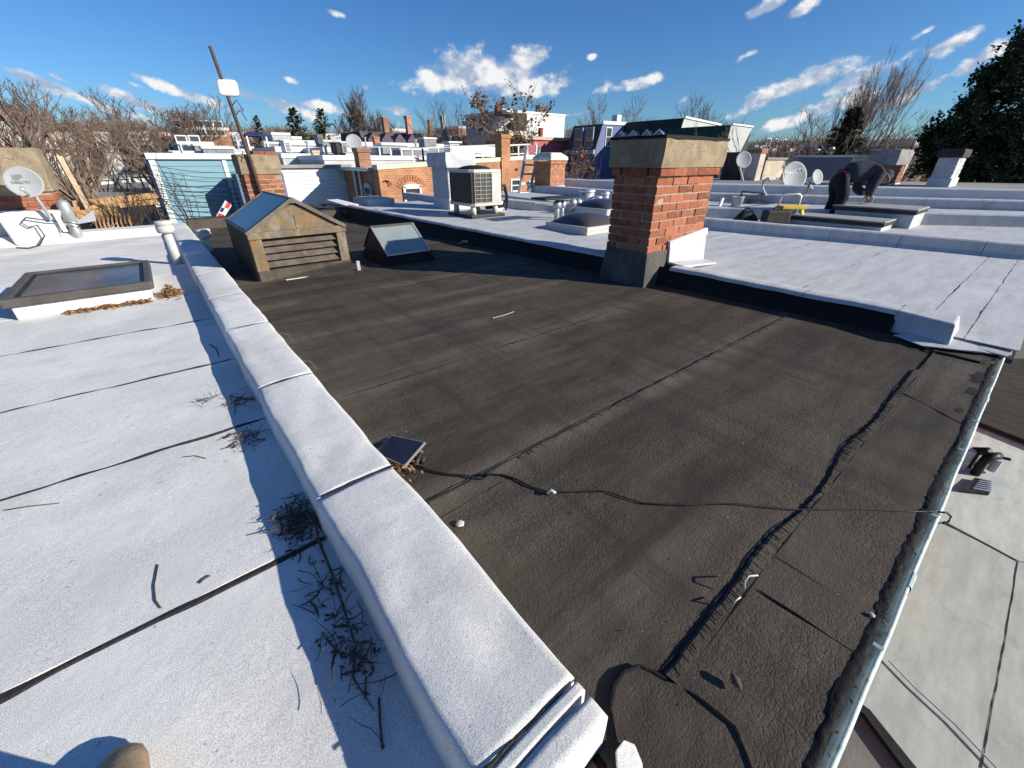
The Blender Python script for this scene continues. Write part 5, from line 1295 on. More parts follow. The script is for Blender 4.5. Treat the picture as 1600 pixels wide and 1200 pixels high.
b = at(1118,338,Zw); MB().bar(b, b+Vector((.0,.0,hz(b,309)-b.z))+rx*.06, .07, .03).solo('board', WPAINT, 'short white board standing right of the big brick chimney', 'board')
m = MB(); b = at(1196,325,Zw); m.tube([b, b+Vector((.1,.1,.12)), b+Vector((.3,-.1,.05)), b+Vector((.1,-.2,.02)), b+Vector((-.2,.1,.03))], .014, 5); m.solo('hose', BLACKP, 'black hose tangled on the roof behind the brown case', 'hose', smooth=True)
b = at(1128,322,Zw); lump('pale blue plastic sheet bunched right of the big brick chimney', 'sheet', 'plastic_sheet', b, .26, plain('blue_plastic', (.42,.52,.62), .5, .15, 6, .2), 6, .5)
MB().tube([at(1255,319,Zw), at(1267,285,Zw+.0) if False else atd(1266,285,9.3)], .018, 6).solo('broom_handle', WOODG, 'thin wooden handle leaning beside the big lettered dish', 'handle')

# ================================================================== THE WORKER (bent double, working on the kerb)
wk0 = at(1293,345,Zw)
PX = Vector((.776,-.631,0)); PF = Vector((.631,.776,0)); UP = Vector((0,0,1))
sc_ = hz(wk0, 254.5) - wk0.z        # height of the bent back above the roof
u_ = sc_/1.0
def W3(r, f, h): return wk0 + PX*r*u_ + PF*f*u_ + UP*h*u_
wk = thing('person', 'worker in dark jacket, black trousers and dark cap bent double over the skylight kerb', 'person', wk0)
def skin(name, verts, edges, radii, mat, parent, root=0, sub=2):
    me = bpy.data.meshes.new(name); me.from_pydata([tuple(Vector(v)-org(parent)) for v in verts], edges, []); me.update()
    me.materials.append(mat)
    ob = bpy.data.objects.new(name, me); C.objects.link(ob); ob.parent = parent; ORG[ob.name] = org(parent)
    sm_ = ob.modifiers.new('skin', 'SKIN'); sm_.use_smooth_shade = True
    for i, r_ in enumerate(radii):
        sv = me.skin_vertices[0].data[i]; sv.radius = r_ if isinstance(r_, tuple) else (r_, r_); sv.use_root = (i == root)
    s2 = ob.modifiers.new('sub', 'SUBSURF'); s2.levels = sub; s2.render_levels = sub
    return ob
JK = plain('dark_jacket', (.034,.038,.048), .85, .2, 8, .3, 30); TR = plain('black_trousers', (.010,.010,.013), .85, .3, 8, .3, 30)
SKN = plain('skin', (.33,.19,.13), .6, .08, 20, .05); GLV = plain('work_glove', (.42,.40,.37), .85, .2, 20, .2); CAPM = plain('dark_cap', (.05,.053,.06), .9, .2, 10, .2)
RED = plain('red_hem', (.20,.02,.04), .85)
hip = (-.02, .0, .76)
V_ = [hip, (.18,.0,.845), (.38,0,.875), (.55,0,.84), (.67,.0,.79),
      (.53,-.19,.80), (.40,-.24,.56), (.55,-.13,.47),
      (.54,.19,.80), (.50,.22,.56), (.62,.08,.46),
      (-.03,-.11,.70), (.05,-.13,.40), (-.06,-.13,.06),
      (-.03,.11,.70), (.09,.13,.40), (.02,.14,.06), (.76,.0,.77)]
E_ = [(0,1),(1,2),(2,3),(3,4),(3,5),(5,6),(6,7),(3,8),(8,9),(9,10),(0,11),(11,12),(12,13),(0,14),(14,15),(15,16),(4,17)]
R_b = [.13,.135,.14,.13,.06,.075,.055,.035,.075,.055,.035,.095,.065,.04,.095,.065,.04,.06]
skin('body', [W3(*v) for v in V_], E_, [r*u_*(.70 if i < 4 else .86) for i, r in enumerate(R_b)], SKN, wk)
def sub_skin(name, idx, edges, rad, mat): return skin(name, [W3(*v) for v in idx], edges, [r*u_ for r in rad], mat, wk)
sub_skin('jacket', [(.03,0,.80),(.18,0,.85),(.38,0,.88),(.55,0,.845),(.645,0,.80),(.53,-.19,.80),(.40,-.24,.56),(.52,-.15,.485),(.54,.20,.80),(.50,.23,.56),(.60,.10,.475)],
         [(0,1),(1,2),(2,3),(3,4),(3,5),(5,6),(6,7),(3,8),(8,9),(9,10)], [.185,.20,.20,.185,.10,.115,.09,.066,.115,.09,.066], JK)
sub_skin('jacket_hem', [(-.035,0,.765),(.035,0,.805)], [(0,1)], [.160,.170], RED)
sub_skin('trousers', [(-.04,0,.75),(-.03,-.11,.68),(.05,-.13,.40),(-.06,-.13,.07),(-.03,.11,.68),(.09,.13,.40),(.02,.14,.07),(.03,0,.79)], [(0,1),(1,2),(2,3),(0,4),(4,5),(5,6),(0,7)], [.165,.13,.10,.085,.13,.10,.085,.14], TR)
for s, (f, r) in ((-1, (-.13, -.03)), (1, (.14, .05))):
    m = MB(); b = W3(r, f, 0); prof = [(-.09,.04,.07),(-.06,.046,.10),(0,.048,.095),(.07,.05,.07),(.13,.048,.05),(.165,.03,.035),(.175,.005,.02)]
    vs = []
    for l, w, h in prof:
        for k in range(8): a = 2*math.pi*k/8; vs.append(b + PX*l*u_ + PF*w*math.cos(a)*u_ + UP*(h*.5+h*.5*math.sin(a))*u_)
    m.add(vs, [(i*8+k, i*8+(k+1) % 8, (i+1)*8+(k+1) % 8, (i+1)*8+k) for i in range(6) for k in range(8)] + [tuple(range(8))]); m.part('shoe', BLACKP, wk, smooth=True)
# head with face turned down to the work
hc = W3(.80, 0, .775); dn = (PX*.60 - UP*.80).normalized(); topd = (PX*.80 + UP*.60).normalized(); sdv = dn.cross(topd).normalized()
Mh = Matrix((sdv, dn, topd)).transposed()
m = MB(); ra, rb_, rc = .082*u_, .105*u_, .122*u_
def headp(u, v):
    th, ph = u*2*math.pi, v*math.pi; x = math.cos(th)*math.sin(ph); y = math.sin(th)*math.sin(ph); z = math.cos(ph)
    jaw = 1 - .22*max(0, -z)
    return hc + Mh @ Vector((x*ra*jaw, y*rb_*jaw + (.012*u_ if z < -.3 and y > 0 else 0), z*rc))
m.grid(headp, 16, 12); hd = m.part('head', SKN, wk, smooth=True)
MB().prism([hc + Mh @ Vector(p) for p in ((-.016*u_, rb_*.93, -.03*u_), (.016*u_, rb_*.93, -.03*u_), (.0, rb_*.98, .025*u_))], dn*.025*u_).part('nose', SKN, hd)
for s in (-1, 1):
    MB().lathe(hc + Mh @ Vector((s*.030*u_, rb_*.88, .012*u_)), [(.001,-.011*u_),(.011*u_,0),(.001,.011*u_)], 8).part('eye', WPAINT, hd)
    MB().lathe(hc + Mh @ Vector((s*ra*1.0, 0, -.01*u_)), [(.001,-.03*u_),(.014*u_,-.01*u_),(.018*u_,.012*u_),(.001,.032*u_)], 8).part('ear', SKN, hd)
MB().obox(hc + Mh @ Vector((0, rb_*.90, -.058*u_)), .045*u_, .012*u_, .010*u_, Mh).part('mouth', plain('lips', (.25,.10,.08), .6), hd)
m = MB()
def capp(u, v):
    th, ph = u*2*math.pi, v*math.pi*.56; return hc + Mh @ Vector((math.cos(th)*math.sin(ph)*ra*1.14, math.sin(th)*math.sin(ph)*rb_*1.12, math.cos(ph)*rc*1.10))
m.grid(capp, 16, 8); cp = m.part('cap', CAPM, wk, smooth=True)
MB().tube([hc + Mh @ Vector((math.cos(a)*ra*1.15, math.sin(a)*rb_*1.13, -.012*u_)) for a in np.linspace(0, 2*math.pi, 20)], .014*u_, 6).part('cap_band', plain('cap_band', (.20,.20,.21), .9), cp, smooth=True)
# gloved hands, each with a palm, four fingers and a thumb, holding a tool
def hand(c, d, palmn, mir, mat):
    d = d.normalized(); sd2 = d.cross(palmn).normalized()*mir; k = u_
    root = c; vs = [root, root + d*.045*k]; es = [(0,1)]; rd = [.026*k, .034*k]
    for i, (o, l) in enumerate(((-.030,.060),(-.010,.070),(.010,.066),(.029,.052))):
        b0 = root + d*.085*k + sd2*o*k; b1 = b0 + d*l*.5*k + palmn*.012*k; b2 = b1 + d*l*.28*k + palmn*.034*k
        n0 = len(vs); vs += [b0, b1, b2]; es += [(1, n0), (n0, n0+1), (n0+1, n0+2)]; rd += [.0115*k, .0095*k, .0085*k]
    t0 = root + d*.030*k - sd2*.040*k; t1 = t0 + d*.030*k - sd2*.022*k + palmn*.014*k; t2 = t1 + d*.026*k + palmn*.016*k
    n0 = len(vs); vs += [t0, t1, t2]; es += [(0, n0), (n0, n0+1), (n0+1, n0+2)]; rd += [.014*k, .0115*k, .0095*k]
    return skin('hand', vs, es, rd, mat, wk, 0, 1)
hand(W3(.56,-.12,.465), (PX*.6 - UP*.75 + PF*.2), (PX*-.7 - UP*.6).normalized(), 1, GLV)
hand(W3(.625,.07,.455), (PX*.5 - UP*.8 - PF*.15), (PX*-.75 - UP*.5).normalized(), -1, GLV)
tl = MB(); tl.tube([W3(.56,-.12,.36), W3(.66,.0,.36), W3(.80,.08,.33)], [.014*u_, .014*u_, .01*u_], 6); tl.solo('hand_tool', WOODG, 'short wooden-handled tool in the hands of the bent worker', 'tool')

# ================================================================== HOUSES BEYOND THE ROOF ENDS
def window(parent, c, ax, w, h, nrm, fmat=None, pmat=None, arch=0.0, sash=True, name='window'):
    """frame ring, sill and recessed pane; ax = direction along the wall, nrm = outward"""
    fmat = fmat or WPAINT; c, ax, nrm = Vector(c), Vector(ax).normalized(), Vector(nrm).normalized(); up = Vector((0,0,1)); b = min(.09, w*.13)
    m = MB()
    def slab(u0, u1, v0, v1, o0, o1): m.prism([c+ax*u0+up*v0+nrm*o0, c+ax*u1+up*v0+nrm*o0, c+ax*u1+up*v1+nrm*o0, c+ax*u0+up*v1+nrm*o0], nrm*(o1-o0))
    slab(-w/2, -w/2+b, 0, h, -.06, .07); slab(w/2-b, w/2, 0, h, -.06, .07); slab(-w/2+b, w/2-b, 0, b, -.06, .10)
    if arch > 0:
        P = [c+ax*(w/2-b)*1.0+up*(h-b)+nrm*-.06, c+ax*w/2+up*h+nrm*-.06] + [c+ax*(w/2*math.cos(a))+up*(h+arch*math.sin(a))+nrm*-.06 for a in np.linspace(.3, math.pi-.3, 7)] + [c-ax*w/2+up*h+nrm*-.06, c-ax*(w/2-b)+up*(h-b)+nrm*-.06]
        m.prism(P, nrm*.13)
    else: slab(-w/2+b, w/2-b, h-b, h, -.06, .07)
    if sash: slab(-w/2+b, w/2-b, h*.5-.025, h*.5+.025, .021, .045)
    f = m.part(name, fmat, parent)
    m = MB(); m.prism([c+ax*(-w/2+b)+up*b+nrm*.008, c+ax*(w/2-b)+up*b+nrm*.008, c+ax*(w/2-b)+up*(h-b)+nrm*.008, c+ax*(-w/2+b)+up*(h-b)+nrm*.008], nrm*.012)
    m.part('pane', pmat or PANE, f); return f
YB = 17.0
# ---- blue sided house
x0, x1 = aty(231.8,243.4,YB).x, aty(391,239,YB).x
zt = aty(300,239.5,YB).z; zlow = -5.0
bh = thing('blue_house', 'house wall clad in light blue siding with white trim beyond the black roof', 'house', ((x0+x1)/2, YB+4, GZ))
MB().box(x0+.02, x1-.02, YB+.03, YB+8, GZ, zt-.05).part('house_body', SIDB, bh)
m = MB(); nbrd = 34
for i in range(nbrd):
    z = zlow + (zt-.16-zlow)*i/nbrd; hh = (zt-.16-zlow)/nbrd
    m.prism([(x0+.1, YB-.022, z), (x0+.1, YB+.028, z), (x0+.1, YB+.028, z+hh), (x0+.1, YB-.004, z+hh)], (x1-x0-.2, 0, 0))
m.part('siding', SIDB, bh, stuff=True)
MB().box(x0-.04, x0+.10, YB-.045, YB+.05, zlow, zt-.16).part('corner_trim', WPAINT, bh)
xt = aty(347,244,YB).x; MB().box(xt-.05, xt+.06, YB-.04, YB-.024, zlow, zt-.16).part('corner_trim', WPAINT, bh)
MB().box(x0-.08, x1, YB-.10, YB+.06, zt-.16, zt).part('fascia', WPAINT, bh, bevel=.01)
MB().box(x0-.08, x1, YB+.06, YB+8, zt-.06, zt-.02).part('roof', GREYR, bh)
for i in range(10):   # service wires sagging in front of the wall
    a, b = aty(240+rnd(-3,2),258+i*7.5,YB-.8), aty(380,266+i*8.5+rnd(-3,3),YB-.8)
    MB().tube([a.lerp(b, t)-Vector((0,0,.10*4*t*(1-t))) for t in np.linspace(0, 1, 8)], .010, 4).solo('service_wire', BLACKP, 'thin dark service wire across the light blue siding, ' + ('topmost of ten','second from the top','third from the top','fourth from the top','fifth from the top','fifth from the bottom','fourth from the bottom','third from the bottom','second from the bottom','lowest of ten')[i], 'wire', 'service wires across the blue wall')
dkd = MB(); a = aty(368,272,YB-1.2); dkd.box(a.x, a.x+1.3, YB-1.2, YB-.3, -3, a.z); dkd.solo('lean_to', plain('slate_blue', (.13,.18,.26), .8), 'small dark blue lean-to wall beside the old chimney', 'lean-to')
sg = thing('sign_board', 'tilted red, white and blue sign board half hidden behind the rusty dormer', 'sign', aty(350,335,YB-3))
P = [aty(336,341,13), aty(352,313,13), aty(362,321,13), aty(347,345,13)]
n_ = (P[1]-P[0]).cross(P[3]-P[0]).normalized(); 
MB().prism(P, n_*.03).part('board', WPAINT, sg)
for k, (t0, t1, s0, s1, mt) in enumerate(((.05,.32,.1,.9,plain('sign_red',(.50,.05,.05),.6)),(.40,.62,.05,.5,plain('sign_navy',(.02,.03,.10),.6)),(.66,.95,.35,.95,plain('sign_red',(.50,.05,.05))))):
    L4 = lambda t, s: P[0]+(P[1]-P[0])*t+(P[3]-P[0])*s - n_*.004
    if n_.y > 0: pass
    else: L4 = lambda t, s: P[0]+(P[1]-P[0])*t+(P[3]-P[0])*s + n_*.034
    MB().prism([L4(t0,s0), L4(t1,s0), L4(t1,s1), L4(t0,s1)], n_*.002).part('sign_patch', mt, sg)
# ---- white sided house
YW = 19.6
x0, x1 = aty(436,262,YW).x, aty(546,257,YW).x; zt = aty(500,257,YW).z
wh = thing('white_house', 'house wall of wide white siding boards left of the orange brick house', 'house', ((x0+x1)/2, YW+4, GZ))
MB().box(x0-1.5, x1-.01, YW+.03, YW+9, GZ, zt-.04).part('house_body', SIDW, wh)
nb = 11; zl = aty(500,330,YW).z
for i in range(nb):
    z = zl + (zt-.12-zl)*i/nb; hh = (zt-.12-zl)/nb
    MB().prism([(x0-1.5, YW-.03, z), (x0-1.5, YW+.028, z), (x0-1.5, YW+.028, z+hh-.006), (x0-1.5, YW-.002, z+hh-.006)], (x1-x0+1.47, 0, 0)).part('siding_board', SIDW, wh)
MB().box(x0-1.6, x1+.02, YW-.14, YW+.03, zt-.12, zt).part('fascia', GREYR, wh)
# ---- orange brick house
YO = 16.0
ox0, ox1 = aty(590,262,YO).x, aty(850,245,YO).x + .2
zl_, zr_ = aty(590,257.5,YO).z, aty(842,242,YO).z
cl = aty(590,264.5,YO).z
oh = thing('brick_house', 'orange brick house with a cream coping and arched windows behind the air conditioner', 'house', ((ox0+ox1)/2, YO+4, GZ))
zS = lambda x: zl_ + (zr_-zl_)*(x-ox0)/(aty(842,242,YO).x-ox0)
MB().hexa([(ox0, YO, GZ), (ox1, YO, GZ), (ox1, YO+.4, GZ), (ox0, YO+.4, GZ), (ox0, YO, zS(ox0)-.16), (ox1, YO, zS(ox1)-.16), (ox1, YO+.4, zS(ox1)-.16), (ox0, YO+.4, zS(ox0)-.16)]).part('wall', OBRICK, oh)
MB().hexa([(ox0-.03, YO-.03, zS(ox0)-.158), (ox1, YO-.03, zS(ox1)-.158), (ox1, YO+.43, zS(ox1)-.158), (ox0-.03, YO+.43, zS(ox0)-.158), (ox0-.03, YO-.03, zS(ox0)), (ox1, YO-.03, zS(ox1)), (ox1, YO+.43, zS(ox1)), (ox0-.03, YO+.43, zS(ox0))]).part('coping', plain('cream_coping', (.66,.60,.48), .85, .1, 3, .2), oh)
zs_ = zS(ox0)
MB().box(ox0, ox0+.35, YO+.401, YW+1, GZ, zs_-.22).part('side_wall', plain('dark_red_brick', (.24,.10,.055), .9) if False else brickmat('side_brick', (.27,.105,.06), (.34,.14,.08), (.32,.24,.18)), oh)
MB().box(ox0+.36, ox1, YO+.401, YW+6, GZ, zs_-.25).part('roof', GREYR, oh)
MB().box(ox0-.22, ox0+.10, YO+.45, YW+1, zs_-.215, zs_-.10).part('gutter', GALV, oh)
def pxw(a, b, yt, yb):   # a window on the lit wall
    c = aty((a+b)/2, yb, YO); w = aty(b, yb, YO).x-aty(a, yb, YO).x; return Vector((c.x, YO-.0, c.z)), w, aty((a+b)/2, yt, YO).z-c.z
c_, w_, h_ = pxw(632,660,286.5,318); h_ = 1.15*h_
window(oh, c_+Vector((0,0,-.2)), (1,0,0), w_, h_, (0,-1,0), arch=.08)
nv_ = 13
for i in range(nv_):     # brick arch over it
    for rr_ in (0, 1):
        a = math.pi*(.18+.64*i/(nv_-1)); ctr = c_+Vector((0,0,h_-.2-w_*.42)); r_ = w_*.66+rr_*.115
        d = Vector((math.cos(a), 0, math.sin(a))); tt = Vector((-math.sin(a), 0, math.cos(a)))
        MB().obox(ctr+d*(r_+.05)+Vector((0,-.006,0)), .1, .03, .062, Matrix((d, Vector((0,1,0)), tt)).transposed()).part('arch_brick', BR2, oh)
c_, w_, h_ = pxw(797,812,279,300); window(oh, c_, (1,0,0), w_, h_, (0,-1,0))
c_, w_, h_ = pxw(825,838,282,300); window(oh, c_, (1,0,0), w_, h_, (0,-1,0))
c_ = aty(605,290,YO-.1); MB().tube([c_+Vector((math.cos(a)*.16, .02*i, math.sin(a)*.16)) for i, a in enumerate(np.linspace(0, 12.5, 30))], .022, 5).part('wire_coil', BLACKP, oh)
c_ = aty(807,264.5,YO); MB().box(c_.x-.08, c_.x+.08, YO-.03, YO+.01, c_.z-.04, c_.z+.04).part('vent_brick', DARKM, oh)
for (px, pt, pb) in ((544,284,318), (580,290,318)):
    c_ = atx(px, pb, ox0); window(oh, Vector((ox0, c_.y, atx(px,pb,ox0).z)), (0,1,0), .75, atx(px,pt,ox0).z-c_.z, (-1,0,0), arch=.08, fmat=plain('grey_trim', (.32,.34,.36), .7))
for px in (556, 564):
    c_ = atx(px, 285, ox0-.06); MB().tube([(ox0-.07, c_.y, zs_-.2), (ox0-.07, c_.y, -4)], .05, 8).part('downpipe', WPAINT, oh)
def far_chimney(label, pxl, pxr, pt, pb, d, mat, capm=None, ratio=.6, group=None):
    a, b = atd(pxl, pb, d), atd(pxr, pb, d); w = (b-a).length; zt = atd((pxl+pxr)/2, pt, d).z
    t = thing('brick_chimney', label, 'chimney', (a+b)/2, group); c = (a+b)/2; w2 = w*.36
    MB().box(c.x-w2, c.x+w2, c.y-w2, c.y+w2, c.z-1.5, zt-w*.22).part('stack', mat, t)
    MB().box(c.x-w2*1.16, c.x+w2*1.16, c.y-w2*1.16, c.y+w2*1.16, zt-w*.22, zt).part('cap', capm or mat, t)
    return t
far_chimney('slim brick chimney at the left corner of the orange brick house', 555,582,231,262,19.5, DBRICK)
far_chimney('brick chimney stack rising through the white railing of the orange brick house', 774,797,210,250,20.5, OBRICK)
far_chimney('tan rendered chimney among the white roofs left of the orange house', 488,503,235,255,26, TAN)
far_chimney('little orange chimney beyond the white roofs', 583,595,213.5,230,34, OBRICK)
# railing and decks on top of the orange house
def railing(label, pts, zt_px, d, posts, h=.9, group=None):
    t = thing('railing', label, 'railing', pts[0], group)
    for a, b in zip(pts, pts[1:]):
        MB().bar(a, b, .07, .06).part('rail', WPAINT, t); MB().bar(a-Vector((0,0,h*.45)), b-Vector((0,0,h*.45)), .05, .05).part('rail', WPAINT, t)
        for i in range(posts):
            p = a.lerp(b, i/(posts-1)); MB().bar(p, p-Vector((0,0,h)), .07).part('post', WPAINT, t)
railing('white metal railing along the flat roof right of the brick stack', [aty(795,227,19), aty(838,225,19)], 0, 0, 4)
railing('long white railing over the flat roofs left of the brick stack', [aty(575,229,23), aty(660,231.5,21.5), aty(775,226.5,20.5)], 0, 0, 6)
bn = aty(745,243,18.6); MB().box(bn.x-1.2, bn.x+1.3, 18.4, 18.9, bn.z-.05, bn.z+.05).box(bn.x-1.2, bn.x+1.3, 18.85, 18.93, bn.z+.1, bn.z+.4).box(bn.x-1.1, bn.x-.9, 18.45, 18.85, bn.z-.6, bn.z-.051).box(bn.x+.95, bn.x+1.15, 18.45, 18.85, bn.z-.6, bn.z-.051).solo('bench', WPAINT, 'white bench on the flat roof in front of the brick stack', 'bench')

# ---- flat-roofed houses stepping up the hill
def flat_house(label, pxl, pxr, pt, d, depth, wall, cop=.18, copm=None, win=(), name='flat_roof_house', zr=None, group=None, roofm=None, base=None):
    a, b = atd(pxl, pt, d), atd(pxr, pt, d)
    yy = (a.y+b.y)/2; a, b = aty(pxl, pt, yy), aty(pxr, pt, yy); zt = (a.z+b.z)/2
    t = thing(name, label, 'house', ((a.x+b.x)/2, yy+depth/2, terr((a.x+b.x)/2, yy)), group)
    MB().box(a.x, b.x, yy, yy+depth, GZ+(0 if d < 45 else 0), zt-cop).part('wall', wall, t)
    m = MB(); w = .25
    m.box(a.x-.05, b.x+.05, yy-.05, yy+w, zt-cop+.002, zt); m.box(a.x-.05, a.x+w, yy+w+.001, yy+depth, zt-cop+.002, zt); m.box(b.x-w, b.x+.05, yy+w+.001, yy+depth, zt-cop+.002, zt)
    m.part('coping', copm or WCOAT, t)
    for (px, pb, w_, h_) in win:
        c = aty(px, pb, yy); window(t, (c.x, yy, c.z), (1,0,0), w_, h_, (0,-1,0))
    return t, a, b, yy, zt
D5 = 'white flat roofs beyond the alley'
FH = [('low white flat roof directly behind the white sided house', 505,690,243,24,6,MEMB,.20),
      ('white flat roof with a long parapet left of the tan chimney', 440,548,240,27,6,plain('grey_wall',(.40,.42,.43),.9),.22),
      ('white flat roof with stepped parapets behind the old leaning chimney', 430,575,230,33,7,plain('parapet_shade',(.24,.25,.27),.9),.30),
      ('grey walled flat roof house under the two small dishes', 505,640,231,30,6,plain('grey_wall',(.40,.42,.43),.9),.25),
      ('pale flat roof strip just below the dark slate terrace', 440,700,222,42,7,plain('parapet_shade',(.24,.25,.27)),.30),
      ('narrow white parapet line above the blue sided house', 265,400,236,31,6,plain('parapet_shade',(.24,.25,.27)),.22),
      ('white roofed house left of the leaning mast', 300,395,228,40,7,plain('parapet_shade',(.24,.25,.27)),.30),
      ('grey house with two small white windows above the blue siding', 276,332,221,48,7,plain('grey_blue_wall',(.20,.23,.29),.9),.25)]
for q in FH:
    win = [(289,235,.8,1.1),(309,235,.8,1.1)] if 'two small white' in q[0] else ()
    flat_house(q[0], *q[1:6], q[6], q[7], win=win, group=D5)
flat_house('long orange brick block behind the bare tree at the left', 273,356,198,85,12,DBRICK,.4,CREAM,[(i,213,1.2,2.0) for i in (286,300,316,331,346)], name='brick_block')
flat_house('grey rooftop penthouse with a dark panel right of the leaning mast', 424,452,207,44,4,plain('grey_wall',(.40,.42,.43)),.2, name='penthouse')
flat_house('small grey rooftop hut left of the conifers', 455,470,213,46,3,plain('grey_wall',(.40,.42,.43)),.2, name='penthouse')
cn = thing('canopy', 'dark blue gabled canopy over a roof terrace right of the leaning mast', 'canopy', atd(400,225,41)); a, b = aty(383,212,38), aty(418,212,38); zt = aty(400,206,38).z
MB().prism([(a.x, 38, a.z), (b.x, 38, a.z), (b.x-.5, 38.9, zt), (a.x+.5, 38.9, zt)], (0, .05, .05)).part('awning', plain('navy_fabric', (.025,.04,.12), .8), cn)
MB().prism([(a.x, 39.85, a.z), (b.x, 39.85, a.z), (b.x-.5, 38.96, zt), (a.x+.5, 38.96, zt)], (0, .05, .05)).part('awning', plain('navy_fabric', (.025,.04,.12)), cn)
for x in (a.x+.1, b.x-.1): MB().bar((x, 38.1, a.z), (x, 38.1, a.z-2.2), .1).part('post', WPAINT, cn)
MB().box(a.x+.2, b.x-.2, 38.3, 38.36, a.z-2.0, a.z-1.2).part('rail_panel', WPAINT, cn)
# rooftop machines
def box_unit(label, pxl, pxr, pt, pb, d, mat, group=None):
    a, b = atd(pxl, pb, d), atd(pxr, pb, d); zt = atd((pxl+pxr)/2, pt, d).z; t = thing('rooftop_unit', label, 'air conditioner', (a+b)/2, group)
    y = (a.y+b.y)/2; MB().box(a.x, b.x, y, y+.9, a.z+.06, zt-.05).part('casing', mat, t, bevel=.02); MB().box(a.x-.03, b.x+.03, y-.03, y+.93, zt-.048, zt).part('top_pan', mat, t)
    m = MB(); n = 6
    for i in range(n): m.box(a.x+.06, b.x-.06, y-.014, y-.001, a.z+.12+(zt-a.z-.24)*i/n, a.z+.12+(zt-a.z-.24)*(i+.5)/n)
    m.part('louvres', DARKM, t, stuff=True)
    for x in (a.x+.1, b.x-.16): MB().box(x, x+.06, y+.1, y+.8, a.z-.15, a.z+.059).part('foot', DARKM, t)
box_unit('dark rooftop air conditioner left of the slim corner chimney', 527,534,222,241,26, DARKM); box_unit('grey rooftop air conditioner beside the darker one', 535.5,545,223,241,26.5, plain('grey_unit',(.30,.32,.33),.6))
box_unit('dark rooftop cabinet on the white roofs below the conifers', 498,507,210,226,38, plain('grey_unit2',(.17,.18,.20),.6))
box_unit('white rooftop cabinet below the grey penthouse', 447,458,219,240,30, WPAINT)
d4 = atd(553,223,25); dish('grey dish above the slim corner chimney of the orange house', d4, .38, (-.2,-.9,.35), mast=(atd(553,241,25.1), .03), lnb=False)
d4 = atd(525,225,28); dish('pale dish turned sideways behind the rooftop air conditioners', d4, .32, (.5,-.8,.3), mast=(atd(525,238,28.1), .03), lnb=False)

# ---- dark slate terrace with four stacks, far behind
a, b = atd(575,228,62), atd(800,228,62); zt = atd(690,205,62).z; yy = a.y
st = thing('slate_terrace', 'long terrace with a dark slate mansard roof below the distant chimney stacks', 'terrace', ((a.x+b.x)/2, yy+5, GZ))
xb = aty(800,228,yy).x
MB().prism([(a.x, yy, a.z-1), (a.x, yy+2.2, zt), (a.x, yy+9, zt), (a.x, yy+10, a.z-1)], (xb-a.x, 0, 0)).part('roof', plain('brown_slate', (.085,.075,.078), .85, .3, .5, .3, 6), st)
MB().box(a.x+.1, xb-.1, yy+.1, yy+9.5, GZ, a.z-1.002).part('wall', DBRICK, st)
m = MB(); n = 13
for i in range(n):
    x = a.x + (xb-a.x)*(i+.5)/n; MB().prism([(x-.9, yy-.05, a.z-.9), (x+.9, yy-.05, a.z-.9), (x+.75, yy-.05, a.z+.7), (x, yy-.05, a.z+1.5), (x-.75, yy-.05, a.z+.7)], (0, 1.6, 0)).part('dormer', plain('plum_paint', (.12,.085,.12), .8), st)
for lab, l, r, t_, mt in (('leftmost brick stack on the dark slate terrace', 598,609,183,DBRICK),('second brick stack on the dark slate terrace, palest of the four', 634,645,181,plain('pale_red_stack',(.42,.22,.17),.9)),('short square brick stack on the dark slate terrace', 669,676,187.5,DBRICK),('grey stack at the right of the dark slate terrace', 689,698,181,plain('grey_stack',(.25,.24,.25),.9))):
    far_chimney(lab, l, r, t_, 207, 66, mt)
flat_house('distant pale red block just over the slate terrace', 612,640,201,110,10,plain('pale_red_stack',(.42,.22,.17)),.5, name='brick_block')
flat_house('distant brown block left of the thin bare trees', 716,740,197,110,10,DBRICK,.5, name='brick_block')
flat_house('far grey tower block on the skyline', 748,762,187,240,15,plain('hazy_tower',(.36,.38,.42),.9),.6, name='tower_block')

# ---- white rendered block over the pink house
d = 60; a, b = atd(823,215,d), atd(881,215,d); y = a.y; b = aty(881,215,y); zt = aty(850,176,y).z; a = aty(823,215,y)
wt = thing('white_block', 'white rendered block with a recessed balcony rising over the pink house', 'building', ((a.x+b.x)/2, y+4, GZ))
l = aty(793,205,y)
MB().box(a.x, b.x, y, y+9, GZ, zt-.25).part('wall', plain('white_render', (.66,.65,.62), .9, .06, .4, .05), wt)
MB().box(l.x-.2, b.x+.08, y-.08, y+9.1, zt-.248, zt).part('roof', WPAINT, wt)
MB().box(l.x, a.x-.002, y+2.2, y+9, GZ, zt-.25).part('recess_wall', plain('grey_wall',(.40,.42,.43)), wt)
MB().box(l.x, a.x-.002, y+.0, y+2.198, GZ, aty(800,204,y).z).part('balcony', CREAM, wt)
w = window(wt, ((l.x+a.x)/2, y+2.2, aty(800,204,y).z+.2), (1,0,0), 2.6, 2.2, (0,-1,0))
MB().prism([(l.x-1.2, y-.4, aty(800,192,y).z-.6), (l.x+.6, y-.4, aty(800,186,y).z), (l.x+.6, y+2, aty(800,186,y).z), (l.x-1.2, y+2, aty(800,192,y).z-.6)], (0,0,.12)).part('awning', WPAINT, wt)
MB().box(l.x-.7, l.x-.1, y+1, y+1.6, zt-.6, zt+.5).part('red_cap', plain('dark_red', (.22,.05,.05), .8), wt)
u = aty(845,172,y+3); box_unit('rooftop machinery on top of the white rendered block', 840,856,164,176,63, plain('grey_unit2',(.17,.18,.20)))
d = 50; a = atd(809,240,d); y = a.y; b = aty(896,240,y); zt = aty(850,214,y).z
